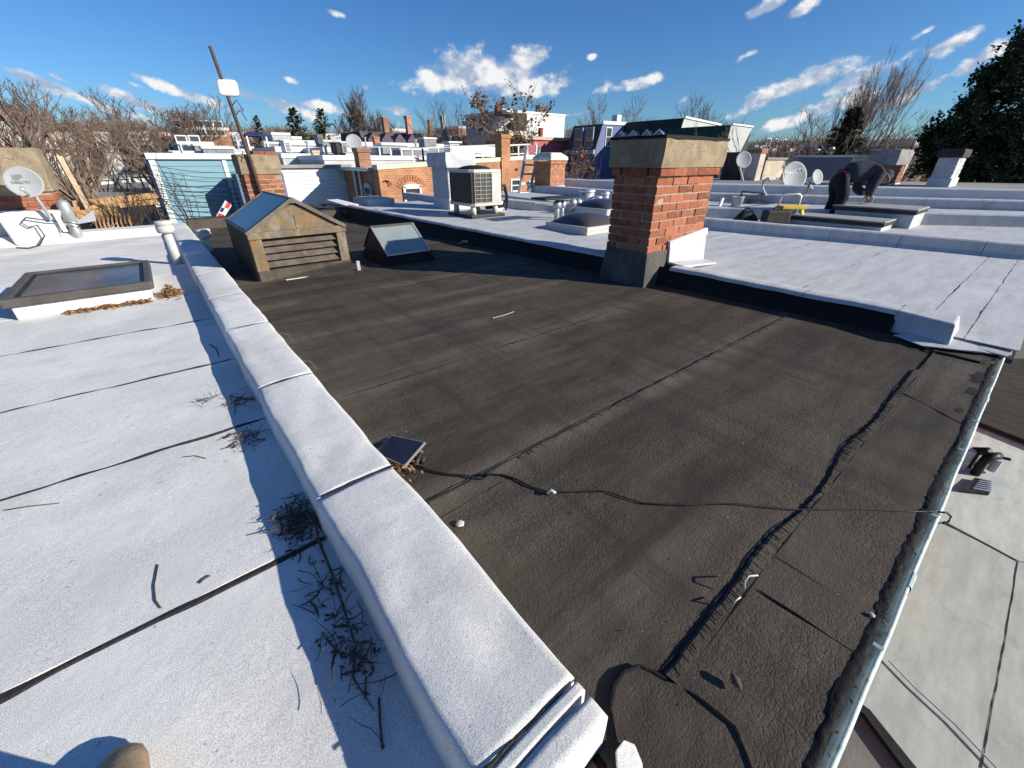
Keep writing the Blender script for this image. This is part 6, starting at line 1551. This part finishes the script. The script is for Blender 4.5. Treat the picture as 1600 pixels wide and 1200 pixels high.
ph = thing('pink_house', 'pink painted house with a pale cornice below the white rendered block', 'house', ((a.x+b.x)/2, y+4, GZ))
MB().box(a.x, b.x, y, y+6, GZ, zt-.3).part('wall', PINK, ph); MB().box(a.x-.15, b.x+.15, y-.2, y+6.1, zt-.298, zt).part('cornice', TAN, ph)
far_chimney('dark red stack on the pink house', 841,848,200,215,53, plain('dark_red', (.22,.05,.05)))

# ---- dark blue mansard houses
Y0p = ray(1053,232); k_ = 40/ (Y0p.dot(F_)); X1 = Y0p.x*k_; Y0 = Y0p.y*k_
zroof = atx(1053,184,X1).z; zeave = aty(1053,238,Y0).z - .4
Y1 = atx(965,232,X1).y; zbt = atx(930,236,X1).z
nh = thing('mansard_house', 'dark blue mansard house with four white gabled dormers behind the big chimney', 'house', (X1+4, (Y0+Y1)/2, GZ))
X2 = aty(931,230,Y1).x
MB().box(X1, X1+9, Y0+.02, Y1, GZ, zeave).part('wall', NAVY, nh)
MB().prism([(X1-.15, Y0+.03, zeave+.003), (X1+.9, Y0+.03, zroof), (X1+9, Y0+.03, zroof-.6), (X1+9, Y0+.03, zeave+.003)], (0, Y1-Y0-.05, 0)).part('mansard_roof', SLATE, nh)
MB().prism([(X1+.0, Y0-.03, GZ), (X1-.12, Y0-.03, zeave), (X1+.92, Y0-.03, zroof+.02), (aty(1125,196,Y0).x, Y0-.03, aty(1125,196,Y0).z), (aty(1118,225,Y0).x, Y0-.03, aty(1118,225,Y0).z), (aty(1118,225,Y0).x, Y0-.03, GZ)], (0, .05, 0)).part('gable_wall', GWALL, nh)
MB().bar((X1+.9, Y0-.06, zroof+.06), (aty(1125,196,Y0).x, Y0-.06, aty(1125,196,Y0).z+.06), .16, .18).part('verge_trim', WPAINT, nh)
for px, pb in ((1085,217),(1114,219)): c = aty(px, pb, Y0); window(nh, (c.x, Y0-.03, c.z), (1,0,0), .9, .9, (0,-1,0), sash=False)
MB().box(X1-.3, X1-.003, Y0, Y1, zeave-.35, zeave).part('cornice', plain('grey_trim2', (.33,.36,.42), .8), nh)
def dormer(par, y, z0, w=1.5, h=2.1, x=X1):
    m = MB(); m.prism([(x-.18, y-w/2, z0), (x-.18, y+w/2, z0), (x-.18, y+w/2, z0+h*.72), (x-.18, y, z0+h), (x-.18, y-w/2, z0+h*.72)], (1.4, 0, 0)); f = m.part('dormer', plain('grey_trim2', (.33,.36,.42)), par)
    m = MB(); m.box(x-.20, x-.184, y-w*.28, y+w*.28, z0+.25, z0+h*.66); m.part('pane', PANE, f)
    m = MB(); m.bar((x-.24, y-w*.58, z0+h*.70), (x-.24, y, z0+h+.05), .1); m.bar((x-.24, y+w*.58, z0+h*.70), (x-.24, y, z0+h+.05), .1); m.part('dormer_trim', WPAINT, f)
for px in (971,990,1011,1030): dormer(nh, atx(px,220,X1).y, zeave+.05, h=2.3)
for px in (972,992,1012,1034):
    c = atx(px, 262, X1); window(nh, (X1, c.y, c.z), (0,1,0), .95, 2.0, (-1,0,0), fmat=plain('grey_trim2', (.33,.36,.42)))
n2 = thing('mansard_house', 'dark blue mansard house with a lit pale blue side wall left of the big chimney', 'house', (X2+4, Y1+3, GZ))
Y2 = atx(886,232,X2).y; zr2 = atx(931,193,X2).z; ze2 = atx(931,234,X2).z
MB().box(X2, X1+9, Y1+.06, Y2, GZ, ze2).part('wall', NAVY, n2)
MB().prism([(X2-.1, Y1+.06, ze2+.003), (X2+.8, Y1+.06, zr2), (X1+9, Y1+.06, zr2-.4), (X1+9, Y1+.06, ze2+.003)], (0, Y2-Y1-.1, 0)).part('mansard_roof', plain('brown_slate', (.085,.075,.078)), n2)
MB().prism([(X2, Y1, GZ), (X2-.05, Y1, ze2), (X2+.8, Y1, zr2+.02), (X1+1.2, Y1, zr2+.1), (X1+1.2, Y1, GZ)], (0, .05, 0)).part('side_wall', BLUEW, n2)
MB().bar((X2+.7, Y1-.03, zr2+.1), (X1+1.2, Y1-.03, zr2+.16), .2, .3).part('cornice', WPAINT, n2)
MB().box(X2-.35, X2-.003, Y1, Y2, ze2-.4, ze2).part('cornice', plain('grey_trim2', (.33,.36,.42)), n2)
c = aty(949,229,Y1); window(n2, (c.x, Y1-.0, c.z), (1,0,0), .95, 1.75, (0,-1,0))
for px in (902,918):
    c = atx(px,229,X2-.1); window(n2, (X2+.05, c.y, ze2+.15), (0,1,0), 1.15, 1.9, (-1,0,0), fmat=plain('grey_trim2', (.33,.36,.42)))
for px in (898,914):
    c = atx(px,270,X2); window(n2, (X2, c.y, c.z), (0,1,0), 1.1, 2.4, (-1,0,0), fmat=plain('grey_trim2', (.33,.36,.42)))
MB().box(X1+.4, X1+1.1, Y1+.8, Y1+1.5, zr2-.2, zr2+1.0).part('stack', WPAINT, n2)
MB().tube([(X2+.9, Y1-.08, zeave), (X2+.7, Y1-.08, GZ)], .06, 6).part('downpipe', plain('grey_trim2', (.33,.36,.42)), n2)
# third house at the right of the stack
p_ = ray(1136,236); k_ = 36/p_.dot(F_); X3, Y3 = p_.x*k_, p_.y*k_
n3 = thing('mansard_house', 'pale gable of a dark green mansard house right of the big chimney', 'house', (X3+3, Y3+3, GZ))
zt3 = aty(1143,195,Y3).z; xe3 = aty(1176,199,Y3).x
MB().prism([(aty(1131,242,Y3).x, Y3, aty(1131,242,Y3).z), (aty(1143,195,Y3).x, Y3, zt3), (xe3, Y3, aty(1176,199,Y3).z), (aty(1153,244,Y3).x, Y3, aty(1153,244,Y3).z)], (0, .08, 0)).part('gable_wall', GWALL, n3)
MB().prism([(aty(1131,242,Y3).x-.1, Y3+.09, aty(1131,242,Y3).z), (aty(1143,195,Y3).x-.05, Y3+.09, zt3), (xe3, Y3+.09, zt3-.3), (xe3, Y3+.09, aty(1131,242,Y3).z)], (0, 6, 0)).part('mansard_roof', plain('green_slate', (.03,.055,.05), .8, .25, 1, .2), n3)
MB().box(aty(1131,242,Y3).x, xe3, Y3+.1, Y3+6, GZ, aty(1131,242,Y3).z-.01).part('wall', NAVY, n3)
MB().bar((aty(1143,195,Y3).x, Y3-.04, zt3+.05), (xe3, Y3-.04, aty(1176,199,Y3).z+.05), .12).part('verge_trim', WPAINT, n3)

# ---- right middle distance: shaded wall, cream wall, small painted house, painted chimney
d = 20
a = atd(1236,275,d); X = a.x; yA = a.y
zt = a.z + (hz(a, 242)-a.z); c = atx(1330,275,X)
def wallbox(label, pl, pr, pt, d, mats, name='building', depth=3, cat='building', lit=None):
    """box whose near corner is at pr: left face runs away along y, right face along x"""
    c = atd(pr[0], pr[1], d); zt = hz(c, pt); yb = atx(pl[0], pl[1], c.x).y
    t = thing(name, label, cat, (c.x+depth/2, (c.y+yb)/2, c.z))
    MB().box(c.x, c.x+depth, c.y, yb, GZ, zt-.08).part('wall', mats[0], t); MB().box(c.x-.06, c.x+depth+.06, c.y-.06, yb+.06, zt-.078, zt).part('coping', mats[1], t)
    return t, c, zt, yb
t, c, zt, yb = wallbox('large grey blue shaded wall behind the crouching worker', (1236,262), (1327,262), 242, 24, (plain('shade_blue_render', (.17,.21,.25), .9, .1, .6, .1), WPAINT), depth=2.2)  # grey blue puts this side's shade into the colour; the lit end is cream
MB().box(c.x+.01, c.x+2.19, c.y-.025, c.y-.002, GZ, zt-.09).part('cream_face', CREAM, t)
t, c, zt, yb = wallbox('small pale brick hut with a dark lean-to roof behind the big lettered dish', (1184,272), (1192,272), 246, 21, (brickmat('cream_brick', (.60,.53,.42), (.52,.45,.35), (.44,.38,.3)), GREYR), 'hut', 3.2, 'hut')
far_chimney('old painted chimney with a crumbling brick head right of the big chimney', 1158,1186,233,287,15.5, plain('flaking_paint', (.52,.42,.37), .9, .15, 3, .3, dirt=(.35,.16,.10), dirtamt=.8), DBRICK)
MB().box(*(lambda p: (p.x-.55, p.x-.1, p.y-.2, p.y+.3))(atd(1157,262,16)), -1, hz(atd(1157,262,16), 238)).solo('dark_chimney', plain('black_cap', (.05,.045,.042)), 'dark chimney stack behind the small round dish', 'chimney')
for i, (l, r, pt, pb, d, lab) in enumerate(((1268,1280,232,240,30,'round white roof vent on the skyline left of the bare trees'), (1292,1302,229,240,30,'taller white roof vent beside the round one'))):
    b = atd((l+r)/2, pb, d); rr = (atd(r,pb,d)-atd(l,pb,d)).length/2; zt = hz(b, pt)
    MB().lathe(b, [(rr*.6,0),(rr*.6,(zt-b.z)*.5),(rr,(zt-b.z)*.52),(rr,(zt-b.z)*.85),(rr*.3,zt-b.z),(.001,zt-b.z)], 12).solo('roof_vent', GALV, lab, 'vent', smooth=True)
flat_house('distant red brick row left of the bare trees', 1188,1235,232,75,10,DBRICK,.5, name='brick_block', win=[(i,240,1.2,1.8) for i in (1196,1208,1220)])
flat_house('distant brown house in front of the dark evergreen', 1430,1462,222,60,9,plain('brown_wall',(.16,.12,.10),.9),.4, name='brick_block')

# ================================================================== LEFT: TERRACE, SHEDS, TIMBER
XL = -8.5
tones = [(REDW,'red brick'), (plain('cream_wall',(.62,.56,.42)),'cream'), (GWALL,'pale grey'), (plain('dull_white',(.60,.58,.54),.9),'dull white'), (DBRICK,'brown brick'), (TAN,'tan'), (GWALL,'pale'), (CREAM,'cream'), (DBRICK,'brick')]
names = ['red brick terrace house with white windows at the far left', 'cream terrace house next to the red one', 'pale grey terrace house behind the big bare tree', 'dull white terrace house in the middle of the left row', 'brown brick terrace house behind the leaning tree trunk', 'tan terrace house beyond the brown brick one', 'narrow pale terrace house towards the blue siding', 'small cream terrace house just left of the blue siding', 'farthest brick terrace house of the left row']
yy = atx(-20,200,XL).y
for i in range(9):
    w = 5.0; y0, y1 = yy + i*w, yy + (i+1)*w - .05; zt = 4.6 + .12*i + rnd(-.4,.4); wm, nm = tones[i]
    t = thing('terrace_house', names[i], 'house', (XL-4, (y0+y1)/2, terr(XL, y0)))
    MB().box(XL-9, XL, y0, y1, GZ, zt-.35).part('wall', wm, t); MB().box(XL-9, XL+.25, y0-.02, y1+.02, zt-.348, zt).part('roof', plain('terrace_roof', (.36,.33,.30), .9, .15, 1, .1), t)
    ex = rnd(2.5,4.5); MB().box(XL+.003, XL+ex, y0+.2, y0+w*.55, GZ, zt-2.6-rnd(0,.8)).part('rear_wing', tones[(i+3) % 9][0], t)
    for k in range(2):
        for zz in (zt-2.3, zt-5.2):
            window(t, (XL, y0+w*(.66+.22*k), zz), (0,1,0), .8, 1.5, (1,0,0))
        c = Vector((XL+ex, y0+.9+1.1*k, zt-5.0)); window(t, c, (0,1,0), .7, 1.2, (1,0,0))
    MB().box(XL-1.2, XL-.5, y0+.3, y0+1.0, zt+.002, zt+1.3).part('chimney', DBRICK, t)
def shed(label, pts, z, drop, roofm, wallm, name='shed'):
    q = [at(a, b, z) for a, b in pts]; t = thing(name, label, 'shed', sum(q, Vector())/len(q))
    MB().prism(q, (0,0,.12)).part('roof', roofm, t); c = sum(q, Vector())/len(q)
    MB().prism([c+(p-c)*.96-Vector((0,0,.005)) for p in q], (0,0,-drop)).part('wall', wallm, t); return t
shed('grey flat shed roof behind the timber frame at the left', [(118,290),(232,286),(240,307),(135,313)], -1.6, 4, GREYR, GWALL)
shed('dull brown shed roof below the big bare tree', [(62,300),(112,296),(128,316),(75,322)], -1.3, 4, plain('brown_roof',(.24,.19,.15),.9), TAN)
shed('white walled shed under the leaning tree trunk', [(150,272),(200,270),(204,279),(152,282)], -1.0, 4, WCOAT, WPAINT)
shed('small pale shed beside the white one', [(204,268),(232,267),(234,275),(206,276)], -.8, 4, GREYR, GWALL)
shed('long white shed roof near the red terrace house', [(70,262),(128,258),(140,276),(82,281)], -.5, 4, WCOAT, GWALL)
tf = thing('wooden_deck', 'orange timber deck frame beyond the end of the left white roof', 'deck', aty(170,330,12.8))
for (a, b, w, h, y) in (((100,320),(246,305),.08,.12,13.6), ((100,329),(246,315),.06,.10,13.2), ((120,336),(190,328),.1,.16,12.8)):
    MB().bar(aty(*a, y), aty(*b, y), w, h).part('beam', WOODO, tf)
for i in range(9):
    a, b = aty(150+i*6.5, 341-i*.6, 12.4), aty(152+i*6.5, 356-i*.7, 11.6); MB().bar(a, b, .02, .135).part('deck_board', WOODO, tf)
MB().bar(aty(92,245,13.4), aty(146,342,13.0), .09, .09).solo('pole', plain('pale_timber', (.48,.34,.22), .8), 'thin pale timber pole leaning behind the timber deck frame', 'pole')
q = [at(112,352,-.35), at(146,330,-.35), at(158,345,-.35), at(135,356,-.35)]
MB().prism([aty(112,352,11.8), aty(146,328,11.8), aty(150,345,11.6)], (0,.05,0)).solo('panel', WPAINT, 'triangular white panel beside the timber deck frame', 'panel')

# ================================================================== TREES
def grow(m, mt, p, d, l, r, depth, rg, spread, upb, nmin, nmax, limb=None, rmin=.012):
    """recursive bare branches: thick ones go to the trunk mesh, thin ones to the crown mesh"""
    segs = 3 if depth > 2 else 2; pts = [p]; dd = d
    for i in range(segs):
        dd = (dd + Vector((rg.gauss(0,.13), rg.gauss(0,.13), rg.gauss(0,.08) + upb*.10))).normalized(); pts.append(pts[-1] + dd*l/segs)
    r2 = max(rmin*.6, r*.62)
    (m if depth >= 4 else mt).tube(pts, [r + (r2-r)*i/segs for i in range(segs+1)], 5 if depth >= 4 else 3, False)
    if depth == 0: return
    n = rg.randint(nmin, nmax)
    for k in range(n):
        t = 1.0 if k == 0 else rg.uniform(.45, 1.0); q = pts[0].lerp(pts[-1], t) if t < 1 else pts[-1]
        if t < 1:
            f = t*segs; i = min(segs-1, int(f)); q = pts[i].lerp(pts[i+1], f-i)
        ax = dd.orthogonal().normalized(); ax.rotate(Matrix.Rotation(rg.uniform(0, 6.283), 3, dd)); an = rg.uniform(.35, 1.0)*spread if k else rg.uniform(.05,.4)*spread
        nd = (dd*math.cos(an) + ax*math.sin(an) + Vector((0,0,upb*.22))).normalized()
        grow(m, mt, q, nd, l*rg.uniform(.62,.84), r2*rg.uniform(.7,1.0), depth-1, rg, spread, upb, nmin, nmax, None, rmin)
def bare_tree(label, px, pt, d, seed, depth=6, spread=.75, upb=.6, clear=.28, r=None, mats=(None, None), nm=(2,3), lean=(0,0,0), group=None, leaf=None, nleaf=0, width=1.0, pb=None):
    b = atd(px, (pt+235)/2, d); g_ = terr(b.x, b.y) if pb is None else atd(px, pb, d).z; top = atd(px, pt, d).z; hgt = top - g_
    t = thing('tree', label, 'tree', (b.x, b.y, g_), group); rg = random.Random(seed); m, mt = MB(), MB()
    r = r or hgt*.016; tr = hgt*clear; base = Vector((b.x, b.y, g_)); tip = base + Vector((lean[0], lean[1], 1)).normalized()*tr
    m.tube([base, base.lerp(tip, .5)+Vector((rg.gauss(0,.1), rg.gauss(0,.1), 0)), tip], [r*1.35, r*1.05, r*.95], 7, False)
    L0 = (hgt-tr)*.33
    for k in range(4):
        a = k*1.6 + rg.uniform(-.4,.4); nd = Vector((math.cos(a)*spread*.8, math.sin(a)*spread*.8, .9)).normalized() if k else Vector((lean[0], lean[1], 1)).normalized()
        grow(m, mt, base.lerp(tip, 1 - .12*k*(k > 0)), nd, L0*rg.uniform(.8,1.1), r*(.75 if k else .85), depth-1, rg, spread, upb, *nm, None, max(.010, d*.00035))
    zmax = float(np.percentile([v[2] for v in mt.v], 98.5)); s = (top-tip.z)/(zmax-tip.z)
    for mm in (m, mt): mm.v = [((v[0]-tip.x)*s*width+tip.x if v[2] > tip.z-.01 else v[0], (v[1]-tip.y)*s*width+tip.y if v[2] > tip.z-.01 else v[1], (v[2]-tip.z)*s+tip.z if v[2] > tip.z else v[2]) for v in mm.v]
    m.part('trunk', mats[0] or BARK, t, fixn=False); cr_ = mt.part('crown', mats[1] or TWIGF, t, fixn=False)
    if leaf:
        ml = MB(); n = len(mt.v)
        for _ in range(nleaf):
            p = Vector(mt.v[rg.randrange(n)]); a = rg.uniform(0, 6.28); e_ = rg.uniform(-1, 1); dd = Vector((math.cos(a), math.sin(a), e_)).normalized(); w_ = rg.uniform(.07,.16); q = dd.orthogonal().normalized()*w_
            p += Vector((rg.gauss(0,.1), rg.gauss(0,.1), rg.gauss(0,.1))); ml.add([p-q, p+dd*w_*.8, p+q, p-dd*w_*.8], [(0,1,2,3)])
        ml.part('foliage', leaf, t, fixn=False)
    return t
bare_tree('big bare spreading tree with a pale leaning trunk at the left', 150, 140, 36, 11, 7, .8, .5, .52, r=.34, lean=(-.35,.0), width=1.15)
bare_tree('tangled brown bare tree at the far left edge', 22, 138, 48, 12, 7, .75, .6, .55, width=1.3, mats=(BARK, TWIGR))
bare_tree('second tangled bare tree right of the far left one', 75, 165, 60, 13, 7, .8, .4, .5, width=1.3)
bare_tree('rounded bare tree on the right of the big spreading tree', 205, 150, 58, 14, 7, .8, .5, .55, width=1.3)
bare_tree('bare vase shaped tree above the orange brick block', 305, 158, 78, 15, 8, .8, .5, .22, width=1.35)
bare_tree('low bare tree beside the vase shaped one', 345, 180, 90, 16, 7, .8, .4, .25, width=1.4)
bare_tree('fan shaped bare tree between the conifers and the brick stacks', 568, 155, 80, 17, 8, .55, .8, .20, width=1.2)
bare_tree('thin bare tree before the slate terrace, left of two', 712, 162, 55, 18, 6, .75, .5, .3, r=.12, width=1.0)
bare_tree('thin bare tree before the slate terrace, right of two', 752, 163, 52, 19, 6, .8, .5, .35, r=.12, lean=(.2,0), width=1.0)
bare_tree('slender tree with clinging dry leaves in front of the white block', 846, 150, 36, 20, 7, .8, .5, .52, r=.13, lean=(-.12,0), leaf=DRY, nleaf=1700, width=1.4)
bare_tree('bare tree over the roof of the dark blue houses, left of two', 948, 160, 75, 21, 7, .7, .5, .3)
bare_tree('bare tree over the roof of the dark blue houses, right of two', 993, 165, 80, 22, 7, .7, .5, .3, width=1.2)
bare_tree('bare tree peeping over the pale gable', 1108, 162, 70, 23, 7, .7, .5, .3)
bare_tree('small bare tree left of the shaded grey blue wall', 1238, 190, 60, 24, 7, .8, .4, .25, width=1.3)
bare_tree('dark bare tree behind the shaded grey blue wall', 1275, 185, 45, 25, 7, .85, .4, .25, width=1.3)
bare_tree('tall upright reddish bare tree left of the dark evergreen', 1350, 112, 42, 26, 8, .42, .9, .30, width=.78, lean=(-.13, .11), mats=(BARK, TWIGR))
bare_tree('pale bare tree at the foot of the dark evergreen', 1425, 188, 52, 27, 7, .7, .6, .25, width=1.1)
bare_tree('bare sapling behind the pale green gable', 1172, 200, 40, 28, 6, .7, .5, .3, width=1.0)
bare_tree('bare tree in front of the dark blue facade', 905, 240, 38, 29, 6, .7, .5, .3, width=1.1)
# conifers
def conifer(label, px, pt, d, seed, wid=.26, dens=1.0, mat=None):
    b = atd(px, (pt+225)/2, d); g_ = terr(b.x, b.y); top = atd(px, pt, d).z; h = top-g_; rg = random.Random(seed)
    t = thing('conifer', label, 'tree', (b.x, b.y, g_)); base = Vector((b.x, b.y, g_))
    MB().tube([base, Vector((b.x, b.y, top-.3))], [h*.02, .03], 6, False).part('trunk', BARK, t); m = MB()
    n = int(260*dens)
    for i in range(n):
        f = (i/n)**.85; z = g_ + h*(.18+.82*f); L_ = h*wid*(1-f)**.8*rg.uniform(.7,1.15) + .12; a = rg.uniform(0, 6.28); d_ = Vector((math.cos(a), math.sin(a), -.18+.5*f))
        p0_ = Vector((b.x, b.y, z)); k = max(3, int(L_/.22))
        for j in range(k):
            q = p0_ + d_*L_*(j+.6)/k; s = rg.uniform(.22,.42)*(1.15-.5*j/k)
            for _ in range(3):
                e1_ = (d_ + Vector((rg.gauss(0,.6), rg.gauss(0,.6), rg.gauss(0,.35)))).normalized()*s; e2_ = e1_.cross(Vector((rg.gauss(0,.4), rg.gauss(0,.4), 1))).normalized()*s*.38
                m.add([q, q+e1_*.5+e2_, q+e1_, q+e1_*.5-e2_], [(0,1,2,3)])
    m.part('crown', mat or CON, t, fixn=False)
conifer('pointed conifer on the skyline, taller of the two', 462, 170, 60, 31, .34, .8)
conifer('pointed conifer on the skyline, right of the taller one', 505, 171, 62, 32, .32, .8)
conifer('tiny distant conifer left of the skyline pair', 404, 181, 95, 33, .2, .7)
conifer('dark conifer at the foot of the tall reddish bare tree', 1328, 172, 40, 34, .30, 1.3)
# the great dark evergreen
b = atd(1560, 300, 27); g_ = terr(b.x, b.y); ev = thing('evergreen_tree', 'huge dark evergreen tree rising at the right edge', 'tree', (b.x, b.y, g_))
MB().tube([(b.x+1.5, b.y, g_), (b.x+1.6, b.y, 6), (b.x+2, b.y, 12)], [.5, .35, .1], 8, False).part('trunk', BARK, ev)
LB = [(1600,110,60),(1560,165,55),(1520,200,48),(1488,225,36),(1590,215,80),(1640,150,90),(1530,250,55),(1610,270,80),(1575,128,26),(1548,120,14),(1592,82,22),(1512,172,20),(1470,205,18),(1490,262,40),(1700,200,120),(1650,60,60),(1560,262,60),(1462,222,16),(1536,148,20),(1455,252,22)]
m = MB(); rg = random.Random(5); core = MB()
for (px, py, pr) in LB:
    dd = 27 + rg.uniform(-2.2,2.2); c = atd(px, py, dd); R3 = (atd(px+pr, py, dd)-c).length
    for _ in range(int(16 + 34*min(2.2, R3)**1.5)):
        v = Vector((rg.gauss(0,1), rg.gauss(0,1), rg.gauss(0,.85))).normalized(); sc0 = c + v*R3*rg.uniform(.45, 1.05); out = (v + Vector((0,0,.25))).normalized(); ln = rg.uniform(.5, 1.05)
        for _ in range(46):
            tt = rg.random(); p = sc0 + out*(tt-.4)*ln + Vector((rg.gauss(0,.16), rg.gauss(0,.16), rg.gauss(0,.12)))*(1.25-.8*tt)
            a = (out*.6 + Vector((rg.gauss(0,.6), rg.gauss(0,.6), rg.gauss(0,.4)))).normalized(); s_ = rg.uniform(.08,.19); q = a.cross(Vector((rg.gauss(0,.5), rg.gauss(0,.5), 1))).normalized()*s_*.36
            m.add([p-a*s_*.4, p+q, p+a*s_*.8, p-q], [(0,1,2,3)])
m.part('crown', EVG, ev, fixn=False)
# twiggy bush before the blue wall
def shoots(label, px0_, px1_, pyb, y, n, hmin, hmax, seed, name='bush', mat=None, r=.008):
    rg = random.Random(seed); m = MB()
    for _ in range(n):
        b = aty(rg.uniform(px0_, px1_), pyb, y + rg.uniform(-.5,.6)); h = rg.uniform(hmin, hmax); d = Vector((rg.gauss(0,.35), rg.gauss(0,.2), 1)).normalized(); p1 = b + d*h*.5; p2 = p1 + (d+Vector((rg.gauss(0,.3), 0, 0)))*h*.5
        m.tube([b, p1, p2], [r*1.4, r, r*.4], 3, False)
        for _ in range(5):
            q = b.lerp(p2, rg.uniform(.3,.95)); dd = (d+Vector((rg.gauss(0,.8), rg.gauss(0,.6), .2))).normalized(); m.tube([q, q+dd*h*rg.uniform(.12,.35)], [r*.7, r*.3], 3, False)
    return m.solo(name, mat or TWIG, label, 'bush', fixn=False)
shoots('bare twiggy bush between the timber frame and the blue wall', 175, 270, 362, 12.0, 40, .4, 1.2, 41)
shoots('few tall bare shoots against the light blue siding', 290, 330, 352, 13.5, 9, 1.0, 2.0, 42)
shoots('dry tangled bush at the foot of the big bare tree', 140, 230, 300, 26, 16, 1.0, 2.4, 43, mat=TWIGR, r=.02)
shoots('bare bush behind the metal flues', 880, 930, 298, 20, 40, .4, 1.5, 44, mat=TWIGF, r=.012)
# far-off woods along the skyline: one mass
def wood(label, segs, d0, d1, n, seed, mat, hs=(4,8)):
    rg = random.Random(seed); m = MB()
    for _ in range(n):
        l, r, pt = rg.choice(segs); px = rg.uniform(l, r); d = rg.uniform(d0, d1); b = atd(px, pt + rg.uniform(0,7), d); h = rg.uniform(*hs); base = b - Vector((0,0,h))
        for k in range(16):
            a = rg.uniform(0, 6.28); s = rg.uniform(.15,.55); q = base + Vector((0,0,h*rg.uniform(.2,.7))); e_ = q + Vector((math.cos(a)*h*s*.6, math.sin(a)*h*s*.6, h*rg.uniform(.15,.32)))
            m.tube([q, q.lerp(e_, .5)+Vector((0,0,-.05*h)), e_], [h*.012, h*.009, h*.004], 3, False)
            for _ in range(3):
                w_ = q.lerp(e_, rg.uniform(.4,1)); m.tube([w_, w_+Vector((rg.gauss(0,.09)*h, rg.gauss(0,.09)*h, rg.uniform(.04,.16)*h))], [h*.006, h*.002], 3, False)
    return m.solo('woodland', mat, label, 'woods', kind='stuff', fixn=False)
wood('brown leafless woods along the left skyline', [(0,60,170),(60,240,182),(230,420,192),(400,470,195),(470,620,196)], 110, 170, 330, 51, TWIGF, (7,13))
wood('brown leafless woods along the right skyline', [(1185,1300,212),(1290,1345,208),(1390,1470,212),(1090,1200,218)], 60, 110, 170, 52, TWIGR, (5,10))
wood('leafless woods behind the middle houses', [(620,800,197),(880,1060,196)], 120, 180, 130, 53, TWIGF, (7,11))
# the town beyond: small houses scattered up the slope
rg = random.Random(77); tn = [DBRICK, CREAM, GWALL, TAN, REDW, plain('grey_wall',(.40,.42,.43)), plain('dull_white',(.60,.58,.54))]
for i, (px, pt, d) in enumerate(((30,203,95),(95,205,105),(160,206,100),(215,204,110),(262,206,98),(365,205,100),(520,207,92),(555,206,105),(585,206,95),(1195,228,80),(1250,231,78),(1400,226,80))):
    w = rg.uniform(14,22); t, a, b, y, zt = flat_house(['small distant house on the hillside at the far left, first of the skyline row','small distant house above the big spreading tree','small distant house behind the bare tree crowns','small distant house just left of the vase shaped tree','small distant house under the vase shaped tree','small distant house behind the leaning mast','small distant house between the two conifers','small distant house right of the conifers','small distant house below the fan shaped tree','small distant house right of the pale gable','small distant house over the shaded grey wall','small distant house left of the dark evergreen'][i], px-w, px+w*.8, pt+rg.uniform(-2,2), d, 9, tn[i % 7], .5, name='hillside_house')
    for k in range(3):
        window(t, (a.x+(b.x-a.x)*(k+.5)/3, y, zt-2.8), (1,0,0), 1.0, 1.5, (0,-1,0))

CL = [(318,225,231,39,'square white roof hatch left of the leaning mast'),(340,229,236,31,'low white roof hatch over the blue siding'),(430,222,233,40,'pale hatch below the grey penthouse'),(468,224,233,33,'white hatch left of the dark rooftop cabinet'),(515,219,226,40,'small hatch on the strip below the conifers'),(612,224,232,30,'white hatch left of the long railing'),(668,215,224,41,'pale hatch before the slate terrace'),(640,231,238,26,'low white box behind the orange house coping')]
for px, pt, pb, d, lab in CL:
    b = atd(px, pb, d); zt = hz(b, pt); w = rnd(.5, .9); t = thing('roof_hatch', lab, 'hatch', b)
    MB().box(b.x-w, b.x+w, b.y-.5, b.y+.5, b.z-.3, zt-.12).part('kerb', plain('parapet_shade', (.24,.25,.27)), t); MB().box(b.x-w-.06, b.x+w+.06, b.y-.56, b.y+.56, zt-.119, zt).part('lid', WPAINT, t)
VP = [(285,228,238,30,'thin vent above the left end of the blue siding'),(372,216,229,38,'thin vent just left of the leaning mast top roof'),(415,222,234,38,'thin vent under the dark blue canopy'),(482,223,236,30,'thin vent left of the tan chimney'),(510,229,240,27,'thin vent right of the tan chimney'),(572,216,229,40,'thin vent right of the two small dishes'),(650,220,231,30,'thin vent behind the long railing'),(705,214,226,38,'thin vent near the white lidded flue')]
for px, pt, pb, d, lab in VP:
    b = atd(px, pb, d); zt = hz(b, pt); MB().cyl(b-Vector((0,0,.2)), .07, zt-b.z+.2, 8).cyl(Vector((b.x, b.y, zt+.001)), .12, .08, 8).solo('roof_vent', GALV, lab, 'vent')
